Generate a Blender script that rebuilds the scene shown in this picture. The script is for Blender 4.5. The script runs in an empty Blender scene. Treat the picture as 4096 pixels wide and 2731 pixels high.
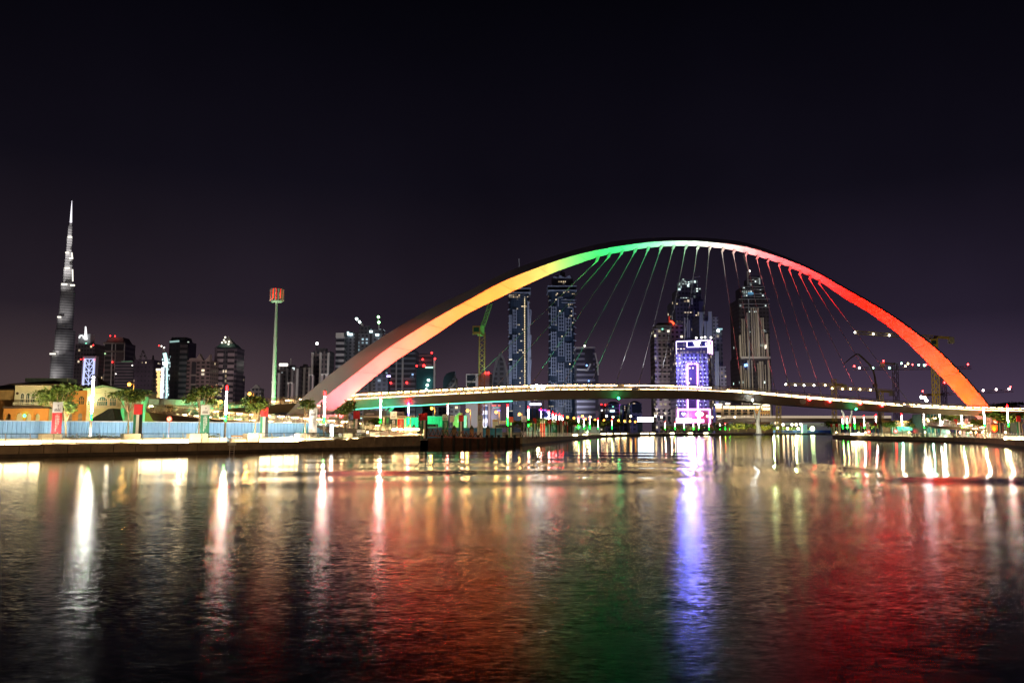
import bpy, bmesh, math, random
from mathutils import Vector, Matrix
from mathutils.geometry import tessellate_polygon
R = random.Random(7)
PI = math.pi
sc = bpy.context.scene
COL = sc.collection
sc.view_settings.view_transform = 'Standard'; sc.view_settings.look = 'None'
sc.view_settings.exposure = 0; sc.view_settings.gamma = 1; sc.view_settings.use_curve_mapping = False
cy_ = sc.cycles
cy_.max_bounces = 5; cy_.diffuse_bounces = 2; cy_.glossy_bounces = 3; cy_.transmission_bounces = 2; cy_.volume_bounces = 0
cy_.sample_clamp_indirect = 12; cy_.use_denoising = True; cy_.caustics_reflective = True

# ------------------------------------------------------------------ camera model (metres)
FPX, CX, CY, VH, H = 3185.8, 2048.0, 1365.5, 1728.0, 2.6
TH = math.atan((VH - CY) / FPX)
ct, st = math.cos(TH), math.sin(TH)
def ZV(v, Y):                        # height of a picture row seen at distance Y
    c = (CY - v) / FPX
    return H + Y * (c * ct + st) / (ct - c * st)
def XU(u, Y, z):                     # lateral position of a picture column at distance Y and height z
    return (u - CX) / FPX * (Y * ct + (z - H) * st)
def P(u, v, Y):
    z = ZV(v, Y)
    return Vector((XU(u, Y, z), Y, z))
def GX(u, Y, z=1.3):
    return XU(u, Y, z)
def lerp(a, b, t): return a + (b - a) * t
def interp(tab, x):
    if x <= tab[0][0]: return tab[0][1]
    for (a, b), (c, d) in zip(tab, tab[1:]):
        if x <= c: return lerp(b, d, (x - a) / (c - a))
    return tab[-1][1]
def smooth_interp(tab, x):           # Catmull-Rom through the table
    n = len(tab)
    if x <= tab[0][0]: return tab[0][1]
    if x >= tab[-1][0]: return tab[-1][1]
    for i in range(n - 1):
        if x <= tab[i + 1][0]:
            x0, y0 = tab[i]; x1, y1 = tab[i + 1]
            m0 = (y1 - tab[i - 1][1]) / (x1 - tab[i - 1][0]) if i > 0 else (y1 - y0) / (x1 - x0)
            m1 = (tab[i + 2][1] - y0) / (tab[i + 2][0] - x0) if i + 2 < n else (y1 - y0) / (x1 - x0)
            h = x1 - x0; t = (x - x0) / h
            return ((2*t**3 - 3*t**2 + 1) * y0 + (t**3 - 2*t**2 + t) * h * m0 + (-2*t**3 + 3*t**2) * y1 + (t**3 - t**2) * h * m1)

# ------------------------------------------------------------------ materials
MATS = {}
def _nodes(name):
    m = bpy.data.materials.new(name); m.use_nodes = True
    nt = m.node_tree; nt.nodes.clear()
    out = nt.nodes.new('ShaderNodeOutputMaterial')
    b = nt.nodes.new('ShaderNodeBsdfPrincipled')
    nt.links.new(b.outputs[0], out.inputs[0])
    return m, nt, b
def mat(name, col, rough=0.6, metal=0.0, var=0.25, scale=1.5, spec=0.4):
    if name in MATS: return MATS[name]
    m, nt, b = _nodes(name)
    g = nt.nodes.new('ShaderNodeNewGeometry')
    n = nt.nodes.new('ShaderNodeTexNoise'); n.inputs['Scale'].default_value = scale; n.inputs['Detail'].default_value = 5
    nt.links.new(g.outputs['Position'], n.inputs['Vector'])
    r = nt.nodes.new('ShaderNodeMapRange')
    r.inputs[1].default_value = 0.3; r.inputs[2].default_value = 0.7
    r.inputs[3].default_value = 1 - var; r.inputs[4].default_value = 1 + var * 0.6
    nt.links.new(n.outputs['Fac'], r.inputs[0])
    vm = nt.nodes.new('ShaderNodeVectorMath'); vm.operation = 'SCALE'
    vm.inputs[0].default_value = col[:3]
    nt.links.new(r.outputs[0], vm.inputs['Scale'])
    nt.links.new(vm.outputs[0], b.inputs['Base Color'])
    b.inputs['Roughness'].default_value = rough; b.inputs['Metallic'].default_value = metal
    b.inputs['Specular IOR Level'].default_value = spec
    MATS[name] = m
    return m
def emit(name, col, s):
    if name in MATS: return MATS[name]
    m, nt, b = _nodes(name)
    b.inputs['Base Color'].default_value = (0.05, 0.05, 0.05, 1)
    b.inputs['Emission Color'].default_value = (*col, 1)
    b.inputs['Emission Strength'].default_value = s
    MATS[name] = m
    return m
def facade(name, wall, glass, fh, ww, fv=0.5, fhz=0.5, lit=0.06, litcol=(1, .75, .4), s=1.2, seed=0.0, rough=0.35, cluster=1.0):
    """a wall with a grid of windows; a few windows are lit rooms"""
    if name in MATS: return MATS[name]
    m, nt, b = _nodes(name)
    N = lambda t: nt.nodes.new(t)
    L = nt.links.new
    def math_(op, a, bb=None, c=None):
        n = N('ShaderNodeMath'); n.operation = op
        for i, x in enumerate((a, bb, c)):
            if x is None: continue
            if isinstance(x, (int, float)): n.inputs[i].default_value = x
            else: L(x, n.inputs[i])
        return n.outputs[0]
    g = N('ShaderNodeNewGeometry'); sp = N('ShaderNodeSeparateXYZ'); L(g.outputs['Position'], sp.inputs[0])
    h = math_('ADD', sp.outputs[0], math_('MULTIPLY', sp.outputs[1], 1.0))
    a = math_('DIVIDE', math_('ADD', h, seed * 7.3 + 5000), ww)
    z = math_('DIVIDE', math_('ADD', sp.outputs[2], 50), fh)
    fa, fz = math_('FRACT', a), math_('FRACT', z)
    ia, iz = math_('FLOOR', a), math_('FLOOR', z)
    wm = math_('MULTIPLY', math_('LESS_THAN', math_('ABSOLUTE', math_('SUBTRACT', fa, 0.5)), fhz / 2), math_('LESS_THAN', math_('ABSOLUTE', math_('SUBTRACT', fz, 0.5)), fv / 2))
    # not on roofs
    spn = N('ShaderNodeSeparateXYZ'); L(g.outputs['Normal'], spn.inputs[0])
    wm = math_('MULTIPLY', wm, math_('LESS_THAN', math_('ABSOLUTE', spn.outputs[2]), 0.6))
    cv = N('ShaderNodeCombineXYZ'); L(ia, cv.inputs[0]); L(iz, cv.inputs[1]); cv.inputs[2].default_value = seed
    wn = N('ShaderNodeTexWhiteNoise'); wn.noise_dimensions = '3D'; L(cv.outputs[0], wn.inputs['Vector'])
    cn = N('ShaderNodeTexNoise'); cn.inputs['Scale'].default_value = 0.21; L(cv.outputs[0], cn.inputs['Vector'])
    thr = math_('MULTIPLY', math_('POWER', cn.outputs['Fac'], 2.0 * cluster), lit * 2.0 ** (2.0 * cluster))
    on = math_('MULTIPLY', math_('LESS_THAN', wn.outputs['Value'], thr), wm)
    sc_ = N('ShaderNodeSeparateColor'); L(wn.outputs['Color'], sc_.inputs[0])
    st_ = math_('MULTIPLY', on, math_('MULTIPLY', math_('ADD', math_('POWER', sc_.outputs[1], 2.0), 0.15), s))
    mix = N('ShaderNodeMix'); mix.data_type = 'RGBA'
    L(wm, mix.inputs[0]); mix.inputs[6].default_value = (*wall, 1); mix.inputs[7].default_value = (*glass, 1)
    nz = N('ShaderNodeTexNoise'); nz.inputs['Scale'].default_value = 0.05; L(g.outputs['Position'], nz.inputs['Vector'])
    sc2 = N('ShaderNodeVectorMath'); sc2.operation = 'SCALE'; L(mix.outputs[2], sc2.inputs[0]); L(math_('ADD', nz.outputs['Fac'], 0.5), sc2.inputs['Scale'])
    L(sc2.outputs[0], b.inputs['Base Color'])
    cm = N('ShaderNodeMix'); cm.data_type = 'RGBA'; L(sc_.outputs[2], cm.inputs[0])
    cm.inputs[6].default_value = (*litcol, 1); cm.inputs[7].default_value = (min(1, litcol[0] * .85 + .1), min(1, litcol[1] * .9 + .15), min(1, litcol[2] * .8 + .3), 1)
    L(cm.outputs[2], b.inputs['Emission Color']); L(st_, b.inputs['Emission Strength'])
    b.inputs['Roughness'].default_value = rough
    MATS[name] = m
    return m

# ------------------------------------------------------------------ mesh builder
LOC = {}
class MB:
    def __init__(s): s.v, s.f, s.mi, s.mats = [], [], [], []
    def slot(s, m):
        if m not in s.mats: s.mats.append(m)
        return s.mats.index(m)
    def add(s, vs, fs, m):
        o = len(s.v); k = s.slot(m)
        s.v += [tuple(p) for p in vs]
        for f in fs: s.f.append([o + i for i in f]); s.mi.append(k)
        return s
    def box(s, x0, x1, y0, y1, z0, z1, m):
        vs = [(x, y, z) for z in (z0, z1) for y in (y0, y1) for x in (x0, x1)]
        return s.add(vs, [(0, 2, 3, 1), (4, 5, 7, 6), (0, 1, 5, 4), (1, 3, 7, 5), (3, 2, 6, 7), (2, 0, 4, 6)], m)
    def obox(s, c, ax, ay, az, m):       # oriented box: centre + three half vectors
        c, ax, ay, az = map(Vector, (c, ax, ay, az))
        vs = [c + ax * i + ay * j + az * k for k in (-1, 1) for j in (-1, 1) for i in (-1, 1)]
        return s.add(vs, [(0, 2, 3, 1), (4, 5, 7, 6), (0, 1, 5, 4), (1, 3, 7, 5), (3, 2, 6, 7), (2, 0, 4, 6)], m)
    def bar(s, a, b, w, m, up=(0, 0, 1), h=None):
        a, b = Vector(a), Vector(b); d = (b - a)
        if d.length < 1e-6: return s
        n = d.normalized(); u = Vector(up)
        if abs(n.dot(u)) > 0.97: u = Vector((0, 1, 0))
        x = n.cross(u).normalized(); y = x.cross(n).normalized()
        return s.obox((a + b) / 2, d / 2, x * (w / 2), y * ((h or w) / 2), m)
    def tube(s, pts, r, m, n=6, cap=True):
        pts = [Vector(p) for p in pts]; rr = r if isinstance(r, (list, tuple)) else [r] * len(pts)
        rings = []
        for i, p in enumerate(pts):
            d = (pts[min(i + 1, len(pts) - 1)] - pts[max(i - 1, 0)]).normalized()
            u = Vector((0, 0, 1)) if abs(d.z) < 0.95 else Vector((0, 1, 0))
            x = d.cross(u).normalized(); y = x.cross(d)
            rings.append([p + (x * math.cos(2*PI*k/n) + y * math.sin(2*PI*k/n)) * rr[i] for k in range(n)])
        vs = [q for rg in rings for q in rg]; fs = []
        for i in range(len(pts) - 1):
            for k in range(n):
                a, b = i*n + k, i*n + (k+1) % n
                fs.append((a, b, b + n, a + n))
        if cap: fs += [tuple(range(n))[::-1], tuple(range((len(pts)-1)*n, len(pts)*n))]
        return s.add(vs, fs, m)
    def prism(s, poly, z0, z1, m, top=None):   # vertical prism; top = other polygon for tapers
        n = len(poly); top = top or poly
        vs = [(x, y, z0) for x, y in poly] + [(x, y, z1) for x, y in top]
        fs = [(i, (i+1) % n, n + (i+1) % n, n + i) for i in range(n)] + [tuple(range(n))[::-1], tuple(range(n, 2*n))]
        return s.add(vs, fs, m)
    def yprism(s, poly, y0, y1, m):            # outline in x,z, thickness in y
        n = len(poly)
        vs = [(x, y0, z) for x, z in poly] + [(x, y1, z) for x, z in poly]
        tri = tessellate_polygon([[Vector((x, 0, z)) for x, z in poly]])
        fs = [(i, (i+1) % n, n + (i+1) % n, n + i) for i in range(n)]
        fs += [tuple(t) for t in tri] + [tuple(n + i for i in t[::-1]) for t in tri]
        return s.add(vs, fs, m)
    def lathe(s, c, prof, m, n=12, sx=1.0, sy=1.0):
        vs, fs = [], []
        for (r, z) in prof: vs += [(c[0] + r*sx*math.cos(2*PI*k/n), c[1] + r*sy*math.sin(2*PI*k/n), z) for k in range(n)]
        for i in range(len(prof) - 1):
            for k in range(n):
                a, b = i*n + k, i*n + (k+1) % n
                fs.append((a, b, b+n, a+n))
        fs += [tuple(range(n))[::-1], tuple(range((len(prof)-1)*n, len(prof)*n))]
        return s.add(vs, fs, m)
    def ball(s, c, r, m, n=8):
        prof = [(max(0.02*r, r*math.sin(PI*i/5)), c[2] - r*math.cos(PI*i/5)) for i in range(6)]
        return s.lathe(c, prof, m, n)
    def build(s, name, parent=None, smooth=False):
        off = LOC.get(parent.name, Vector()) if parent else Vector()
        me = bpy.data.meshes.new(name)
        me.from_pydata([(a - off.x, b - off.y, c - off.z) for a, b, c in s.v], [], s.f)
        for m in s.mats: me.materials.append(m)
        me.polygons.foreach_set('material_index', s.mi)
        if smooth: me.polygons.foreach_set('use_smooth', [True] * len(me.polygons))
        bm = bmesh.new(); bm.from_mesh(me); bmesh.ops.recalc_face_normals(bm, faces=bm.faces); bm.to_mesh(me); bm.free()
        o = bpy.data.objects.new(name, me); COL.objects.link(o)
        if parent: o.parent = parent; LOC[o.name] = off
        else: LOC[o.name] = Vector()
        return o
def tag(o, label=None, cat=None, group=None, kind=None):
    if label: o['label'] = label[0].lower() + label[1:]
    if cat: o['category'] = cat
    if group: o['group'] = group
    if kind: o['kind'] = kind
    elif cat: o['kind'] = 'thing'
    return o
def root(name, loc, label, cat, group=None):
    o = bpy.data.objects.new(name, None); COL.objects.link(o); o.location = loc; o.empty_display_size = 0.3
    LOC[o.name] = Vector(loc)
    return tag(o, label, cat, group)
def kids(o): return [c for c in bpy.data.objects if c.parent == o]
CH = {}
def copy_tree(o, parent=None):
    c = o.copy(); COL.objects.link(c)
    if parent: c.parent = parent
    for ch in CH.get(o.name) or kids(o): copy_tree(ch, c)
    return c
def clone(proto, loc, label, rz=0.0, s=1.0, group=None):
    c = copy_tree(proto); c.location = loc; c.rotation_euler = (0, 0, rz); c.scale = (s, s, s)
    tag(c, label, None, group)
    LOC[c.name] = Vector(loc)
    return c
def lamp(kind, loc, power, col, radius=0.3, target=None, angle=60, blend=0.5, size=None):
    d = bpy.data.lights.new('lamp', kind); d.energy = power; d.color = col
    if kind in ('POINT', 'SPOT'): d.shadow_soft_size = radius
    if kind == 'SPOT': d.spot_size = math.radians(angle); d.spot_blend = blend
    if kind == 'AREA': d.shape = 'RECTANGLE'; d.size, d.size_y = size; d.spread = math.radians(80)
    o = bpy.data.objects.new('lamp', d); COL.objects.link(o); o.location = loc
    if target is not None: o.rotation_euler = (Vector(target) - Vector(loc)).to_track_quat('-Z', 'Y').to_euler()
    return o
ORD = ['first', 'second', 'third', 'fourth', 'fifth', 'sixth', 'seventh', 'eighth', 'ninth', 'tenth', 'eleventh', 'twelfth', 'thirteenth', 'fourteenth', 'fifteenth', 'sixteenth', 'seventeenth', 'eighteenth', 'nineteenth', 'twentieth', 'twenty-first', 'twenty-second', 'twenty-third', 'twenty-fourth', 'twenty-fifth', 'twenty-sixth', 'twenty-seventh', 'twenty-eighth', 'twenty-ninth', 'thirtieth']

# common materials
CONC = mat('quay_concrete', (.30, .22, .13), .85, var=.35, scale=.9)
CONCD = mat('damp_concrete', (.07, .05, .03), .7, var=.4, scale=1.2)
PAVE = mat('promenade_paving', (.34, .29, .22), .8, var=.25, scale=.6)
STEEL = mat('rail_steel', (.62, .55, .44), .35, .6, var=.1, scale=3)
WSTEEL = mat('white_steel', (.72, .72, .72), .45, var=.05, scale=.4)
DARK = mat('dark_metal', (.035, .032, .03), .5, var=.3, scale=2)
HULL = mat('girder_paint', (.36, .28, .21), .5, var=.15, scale=.5)
CREAM = mat('cream_render', (.72, .66, .52), .8, var=.12, scale=.8)
WHITE = mat('white_paint', (.75, .73, .7), .7, var=.1, scale=1)
LED_W = emit('led_white', (1, .95, .93), 75)
LED_R = emit('led_red', (1, .0015, .002), 170)
LED_G = emit('led_green', (.002, 1, .02), 45)
LED_B = emit('led_blue', (.15, .12, 1), 16)
DECKL = emit('deck_lamp_warm', (1, .66, .28), 70)
STRIP = emit('strip_warm', (1, .78, .42), 26)
BEACON = emit('beacon_red', (1, .03, .03), 30)
SODIUM = emit('sodium_lamp', (1, .38, .035), 9)
COOL = emit('cool_lamp', (.8, .95, 1), 60)
WARM = emit('warm_lamp', (1, .7, .35), 22)

# ------------------------------------------------------------------ camera, world
cd = bpy.data.cameras.new('camera'); cam = bpy.data.objects.new('camera', cd); COL.objects.link(cam)
cd.lens = 28.0; cd.sensor_width = 36.0; cd.clip_start = 0.5; cd.clip_end = 30000
cam.location = (0, 0, H); cam.rotation_euler = (PI/2 + TH, 0, 0)
sc.camera = cam
w = bpy.data.worlds.new('World'); sc.world = w; w.use_nodes = True
nt = w.node_tree; nt.nodes.clear()
out = nt.nodes.new('ShaderNodeOutputWorld'); bg = nt.nodes.new('ShaderNodeBackground')
nt.links.new(bg.outputs[0], out.inputs[0])
tc = nt.nodes.new('ShaderNodeTexCoord'); sx = nt.nodes.new('ShaderNodeSeparateXYZ'); nt.links.new(tc.outputs['Generated'], sx.inputs[0])
def ramp(stops):
    r = nt.nodes.new('ShaderNodeValToRGB'); e = r.color_ramp.elements
    while len(e) < len(stops): e.new(0.5)
    for el, (p, c) in zip(e, stops): el.position = p; el.color = (*c, 1)
    nt.links.new(sx.outputs[2], r.inputs[0]); return r
# night sky over a city: brown-violet town glow along the horizon fading to black overhead
ra = ramp([(0.0, (.066, .044, .046)), (0.06, (.056, .037, .041)), (.14, (.018, .0125, .0185)), (.30, (.0055, .0044, .0085)), (.5, (.0012, .0011, .0026)), (1, (.0008, .0008, .0016))])
rb = ramp([(0.0, (.070, .050, .082)), (0.05, (.052, .034, .064)), (.13, (.018, .0125, .0255)), (.28, (.0052, .0042, .0090)), (.5, (.0012, .0011, .0026)), (1, (.0008, .0008, .0016))])
mr = nt.nodes.new('ShaderNodeMapRange'); mr.inputs[1].default_value = -.5; mr.inputs[2].default_value = .5
nt.links.new(sx.outputs[0], mr.inputs[0])
mx = nt.nodes.new('ShaderNodeMix'); mx.data_type = 'RGBA'
nt.links.new(mr.outputs[0], mx.inputs[0]); nt.links.new(ra.outputs[0], mx.inputs[6]); nt.links.new(rb.outputs[0], mx.inputs[7])
cn = nt.nodes.new('ShaderNodeTexNoise'); cn.inputs['Scale'].default_value = 2.6; cn.inputs['Detail'].default_value = 4; nt.links.new(tc.outputs['Generated'], cn.inputs['Vector'])
cm = nt.nodes.new('ShaderNodeMapRange'); cm.inputs[1].default_value = .3; cm.inputs[2].default_value = .7; cm.inputs[3].default_value = .78; cm.inputs[4].default_value = 1.18; nt.links.new(cn.outputs['Fac'], cm.inputs[0])
nt.links.new(mx.outputs[2], bg.inputs[0]); nt.links.new(cm.outputs[0], bg.inputs[1])

# ------------------------------------------------------------------ water
def sstep(a, b, x):
    t = min(1, max(0, (x - a) / (b - a))); return t*t*(3 - 2*t)
def smax(a, b, k=6.0):
    h = max(0, min(1, .5 + .5 * (a - b) / k)); return b + (a - b) * h + k * h * (1 - h)
def wake(x, y):                      # signed distance inside the ruffled water left by a boat
    dl = -smax(-(107 - y), -(24 - x) * 4.5, 10)
    dr = ((x - 21) * 85 - (y - 60) * 44) / 95.7
    return smax(smax(dl, dr), 60 - y)
wm_, nt, b = _nodes('canal_water')
b.inputs['Base Color'].default_value = (.0012, .0022, .0018, 1); b.inputs['IOR'].default_value = 1.34
b.inputs['Specular IOR Level'].default_value = 0.42
N = lambda t: nt.nodes.new(t); L = nt.links.new
at = N('ShaderNodeAttribute'); at.attribute_name = 'ruffle'
mr = N('ShaderNodeMapRange'); mr.inputs[3].default_value = .10; mr.inputs[4].default_value = .13; L(at.outputs['Fac'], mr.inputs[0])
chr_ = N('ShaderNodeAttribute'); chr_.attribute_name = 'chop'
mr2 = N('ShaderNodeMapRange'); mr2.inputs[3].default_value = 0; mr2.inputs[4].default_value = .095; L(chr_.outputs['Fac'], mr2.inputs[0])
ad = N('ShaderNodeMath'); L(mr.outputs[0], ad.inputs[0]); L(mr2.outputs[0], ad.inputs[1]); RGH = ad
g = N('ShaderNodeNewGeometry')
acc = None
for (ax, ay, amp, det) in ((1.6, 4.6, .045, 1), (7.5, 15.0, .11, 1)):
    mp = N('ShaderNodeVectorMath'); mp.operation = 'MULTIPLY'; mp.inputs[1].default_value = (ax, ay, 1); L(g.outputs['Position'], mp.inputs[0])
    n = N('ShaderNodeTexNoise'); n.inputs['Scale'].default_value = 1; n.inputs['Detail'].default_value = det; n.inputs['Distortion'].default_value = .6; L(mp.outputs[0], n.inputs['Vector'])
    s = N('ShaderNodeVectorMath'); s.operation = 'SUBTRACT'; s.inputs[1].default_value = (.5, .5, .5); L(n.outputs['Color'], s.inputs[0])
    k = N('ShaderNodeVectorMath'); k.operation = 'MULTIPLY'; k.inputs[1].default_value = (amp * .55, amp, 0); L(s.outputs[0], k.inputs[0])
    if acc is None: acc = k.outputs[0]
    else:
        a = N('ShaderNodeVectorMath'); L(acc, a.inputs[0]); L(k.outputs[0], a.inputs[1]); acc = a.outputs[0]
ch = N('ShaderNodeAttribute'); ch.attribute_name = 'chop'
cal = N('ShaderNodeMapRange'); cal.inputs[3].default_value = .12; cal.inputs[4].default_value = 1.35; L(ch.outputs['Fac'], cal.inputs[0])
pm = N('ShaderNodeVectorMath'); pm.operation = 'MULTIPLY'; pm.inputs[1].default_value = (.09, .22, 1); L(g.outputs['Position'], pm.inputs[0])
pn_ = N('ShaderNodeTexNoise'); pn_.inputs['Scale'].default_value = 1; pn_.inputs['Detail'].default_value = 3; L(pm.outputs[0], pn_.inputs['Vector'])
pr = N('ShaderNodeMapRange'); pr.inputs[1].default_value = .35; pr.inputs[2].default_value = .65; pr.inputs[3].default_value = .4; pr.inputs[4].default_value = 1.3; L(pn_.outputs['Fac'], pr.inputs[0])
cal0 = cal; cal = N('ShaderNodeMath'); cal.operation = 'MULTIPLY'; L(cal0.outputs[0], cal.inputs[0]); L(pr.outputs[0], cal.inputs[1])
k = N('ShaderNodeVectorMath'); k.operation = 'SCALE'; L(acc, k.inputs[0]); L(cal.outputs[0], k.inputs['Scale'])
a = N('ShaderNodeVectorMath'); L(g.outputs['Normal'], a.inputs[0]); L(k.outputs[0], a.inputs[1])
nn = N('ShaderNodeVectorMath'); nn.operation = 'NORMALIZE'; L(a.outputs[0], nn.inputs[0])
gl = N('ShaderNodeBsdfGlossy'); gl.distribution = 'BECKMANN'; gl.inputs['Color'].default_value = (1, 1, 1, 1); L(RGH.outputs[0], gl.inputs['Roughness']); L(nn.outputs[0], gl.inputs['Normal'])
fr_ = N('ShaderNodeFresnel'); fr_.inputs['IOR'].default_value = 1.33; L(nn.outputs[0], fr_.inputs['Normal'])
b.inputs['Roughness'].default_value = 1; b.inputs['Specular IOR Level'].default_value = 0
ms = N('ShaderNodeMixShader'); L(fr_.outputs[0], ms.inputs[0]); L(b.outputs[0], ms.inputs[1]); L(gl.outputs[0], ms.inputs[2])
L(ms.outputs[0], [x for x in nt.nodes if x.type == 'OUTPUT_MATERIAL'][0].inputs[0])
xs = [-2500, -600, -220] + [-160 + 2.0*i for i in range(181)] + [260, 500, 1200, 3000]
ys = [-60, -10, 2] + [4 + .6*i for i in range(390)] + [260, 320, 450, 700, 1300]
vs, ruf = [], []
for y in ys:
    for x in xs:
        d = wake(x, y); z = 0.0
        fade = sstep(230, 120, y) * sstep(-200, -120, x) * sstep(230, 150, x)
        wob = 1.6 * math.sin(x*.045 + 1) + .9 * math.sin(x * .13 + y*.02)
        if fade > 0 and d > 0:
            side = sstep(-24, -4, x)
            z = lerp(.036, .105, sstep(100, 48, y)) * side * sstep(30, 50, y) * math.sin(2*PI*(d + wob)/12.5) * sstep(0, 3, d) * fade
        slick = 0.0
        vs.append((x, y, z)); ruf.append(sstep(-1.2, 1.2, d + .3*wob))
nx = len(xs)
fs = [(j*nx+i, j*nx+i+1, (j+1)*nx+i+1, (j+1)*nx+i) for j in range(len(ys)-1) for i in range(nx-1)]
me = bpy.data.meshes.new('water'); me.from_pydata(vs, [], fs); me.materials.append(wm_)
me.polygons.foreach_set('use_smooth', [True]*len(fs))
at_ = me.attributes.new('ruffle', 'FLOAT', 'POINT'); at_.data.foreach_set('value', ruf)
at_ = me.attributes.new('chop', 'FLOAT', 'POINT'); at_.data.foreach_set('value', [sstep(62, 14, p[1]) for p in vs])
o = bpy.data.objects.new('water', me); COL.objects.link(o); tag(o, 'dark rippled canal water with long coloured reflections', kind='structure')

# ------------------------------------------------------------------ banks
GZ = 1.3
def wl(u, v):                        # point of the water line seen at a pixel
    d = (v - CY) / FPX
    Y = H * (ct + 0) / 1
    # solve ZV(v,Y) = 0
    c = (CY - v) / FPX; k = (c*ct + st) / (ct - c*st); Y = -H / k
    return (XU(u, Y, 0), Y)
LB = [(-95, 36), (-66, 66)] + [wl(*p) for p in ((0, 1830), (366, 1822), (925, 1811), (1300, 1800), (1500, 1796), (1705, 1790))]
DOCKB = [(GX(1708, 147), 147), (GX(2085, 168), 168)]
FB = [wl(*p) for p in ((2090, 1781), (2150, 1775), (2250, 1765), (2330, 1756), (2400, 1749.5), (2520, 1745), (2650, 1742.5), (2950, 1739.5))] + [(330, 835), (520, 860), (1500, 900), (4000, 900)]
RB = [(66, 70), (76, 105)] + [wl(*p) for p in ((4096, 1793), (4000, 1782), (3910, 1774.5), (3700, 1766.5), (3550, 1762), (3420, 1757), (3330, 1753.5))] + [(150, 360), (260, 430), (600, 520), (4000, 560)]
def land(name, poly, z, m):
    tri = tessellate_polygon([[Vector((x, y, 0)) for x, y in poly]])
    mb = MB(); mb.add([(x, y, z) for x, y in poly], [tuple(t) for t in tri], m)
    o = mb.build(name); tag(o, kind='structure'); return o
land('ground', LB + DOCKB + FB + [(9000, 14000), (-9000, 14000), (-9000, 36)], GZ - .02, mat('city_ground', (.09, .075, .06), .9, scale=.05))
land('ground', RB + [(4000, 60)], GZ - .02, MATS['city_ground'])
def offset(line, d):                 # shift a polyline to its left by d
    outp = []
    for i, p in enumerate(line):
        a = Vector(line[max(i-1, 0)]); b_ = Vector(line[min(i+1, len(line)-1)])
        t = (b_ - a).normalized(); outp.append((p[0] - t.y*d, p[1] + t.x*d))
    return outp
def resample(line, step):
    pts = [Vector(line[0])]; acc = 0.0; prev = Vector(line[0])
    for q in line[1:]:
        q = Vector(q); d = (q - prev).length
        while acc + d >= step:
            t = (step - acc) / d; prev = prev + (q - prev) * t; pts.append(prev.copy()); d = (q - prev).length; acc = 0
        acc += d; prev = q
    return pts
def smooth_line(line, n=3):
    out_ = []
    for i in range(len(line) - 1):
        p0, p1, p2, p3 = [Vector(line[max(0, min(len(line)-1, k))]) for k in (i-1, i, i+1, i+2)]
        for k in range(n):
            t = k / n
            out_.append(tuple(.5*((2*p1) + (-p0+p2)*t + (2*p0-5*p1+4*p2-p3)*t*t + (-p0+3*p1-3*p2+p3)*t**3)))
    return out_ + [tuple(line[-1])]
# heights of coping along the left bank: it steps up beyond the bend
def quay(name, line, top, label, panel=2.4, inland=1, thick=.5):
    """concrete panels with open joints, a coping and a dark tide band"""
    rt = root(name, (line[0][0], line[0][1], 0), label, 'quay wall')
    pan, tide, cop = MB(), MB(), MB()
    pts = resample(line, panel)
    tot = len(pts)
    for i in range(tot - 1):
        a, b_ = pts[i], pts[i+1]; t = (b_ - a).normalized(); n = Vector((-t.y, t.x)) * inland
        zt = top(i / (tot-1)); a2 = a + t*.045; b2 = b_ - t*.045
        c = (a2 + b2)/2 + n*thick/2
        j = R.uniform(-.012, .012)
        pan.obox((c.x + n.x*j, c.y + n.y*j, (zt - .12 + .35)/2), (*((b2-a2)/2), 0), (*(n*thick/2), 0), (0, 0, (zt - .12 - .35)/2), CONC)
        c = (a + b_)/2 + n*(thick/2 + .06)
        tide.obox((c.x, c.y, -.1), (*((b_-a)/2), 0), (*(n*thick/2), 0), (0, 0, .46), CONCD)
        c = (a + b_)/2 + n*(thick/2 - .06)
        zt2 = top((i + 1) / (tot-1))
        d3 = Vector((*((b_ - a)/2), (zt2 - zt)/2))
        cop.obox((c.x, c.y, (zt + zt2)/2 - .06), d3, (*(n*(thick/2 + .05)), 0), (0, 0, .07), CONC)
    pan.build('wall_panel', rt); tide.build('tide_band', rt); cop.build('coping', rt)
    return rt, pts
def ltop(t):  # t along LB
    return GZ + .02 + .62 * sstep(.80, .90, t)
LBs = smooth_line(LB, 4)
quay('quay_wall', LBs, ltop, 'long brown concrete quay wall in panels under the lit left promenade')
quay('quay_wall', smooth_line(FB[:7], 4), lambda t: GZ + .35 * sstep(.18, .0, t), 'curving concrete quay wall right of the timber dock', panel=4)
quay('quay_wall', FB[6:9], lambda t: GZ, 'low dark quay wall along the far bank below the neon hotel', panel=12)
quay('quay_wall', smooth_line(RB[:10], 4), lambda t: GZ + .02, 'brown concrete quay wall of the right bank under the red arch foot', panel=3, inland=-1)

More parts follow.
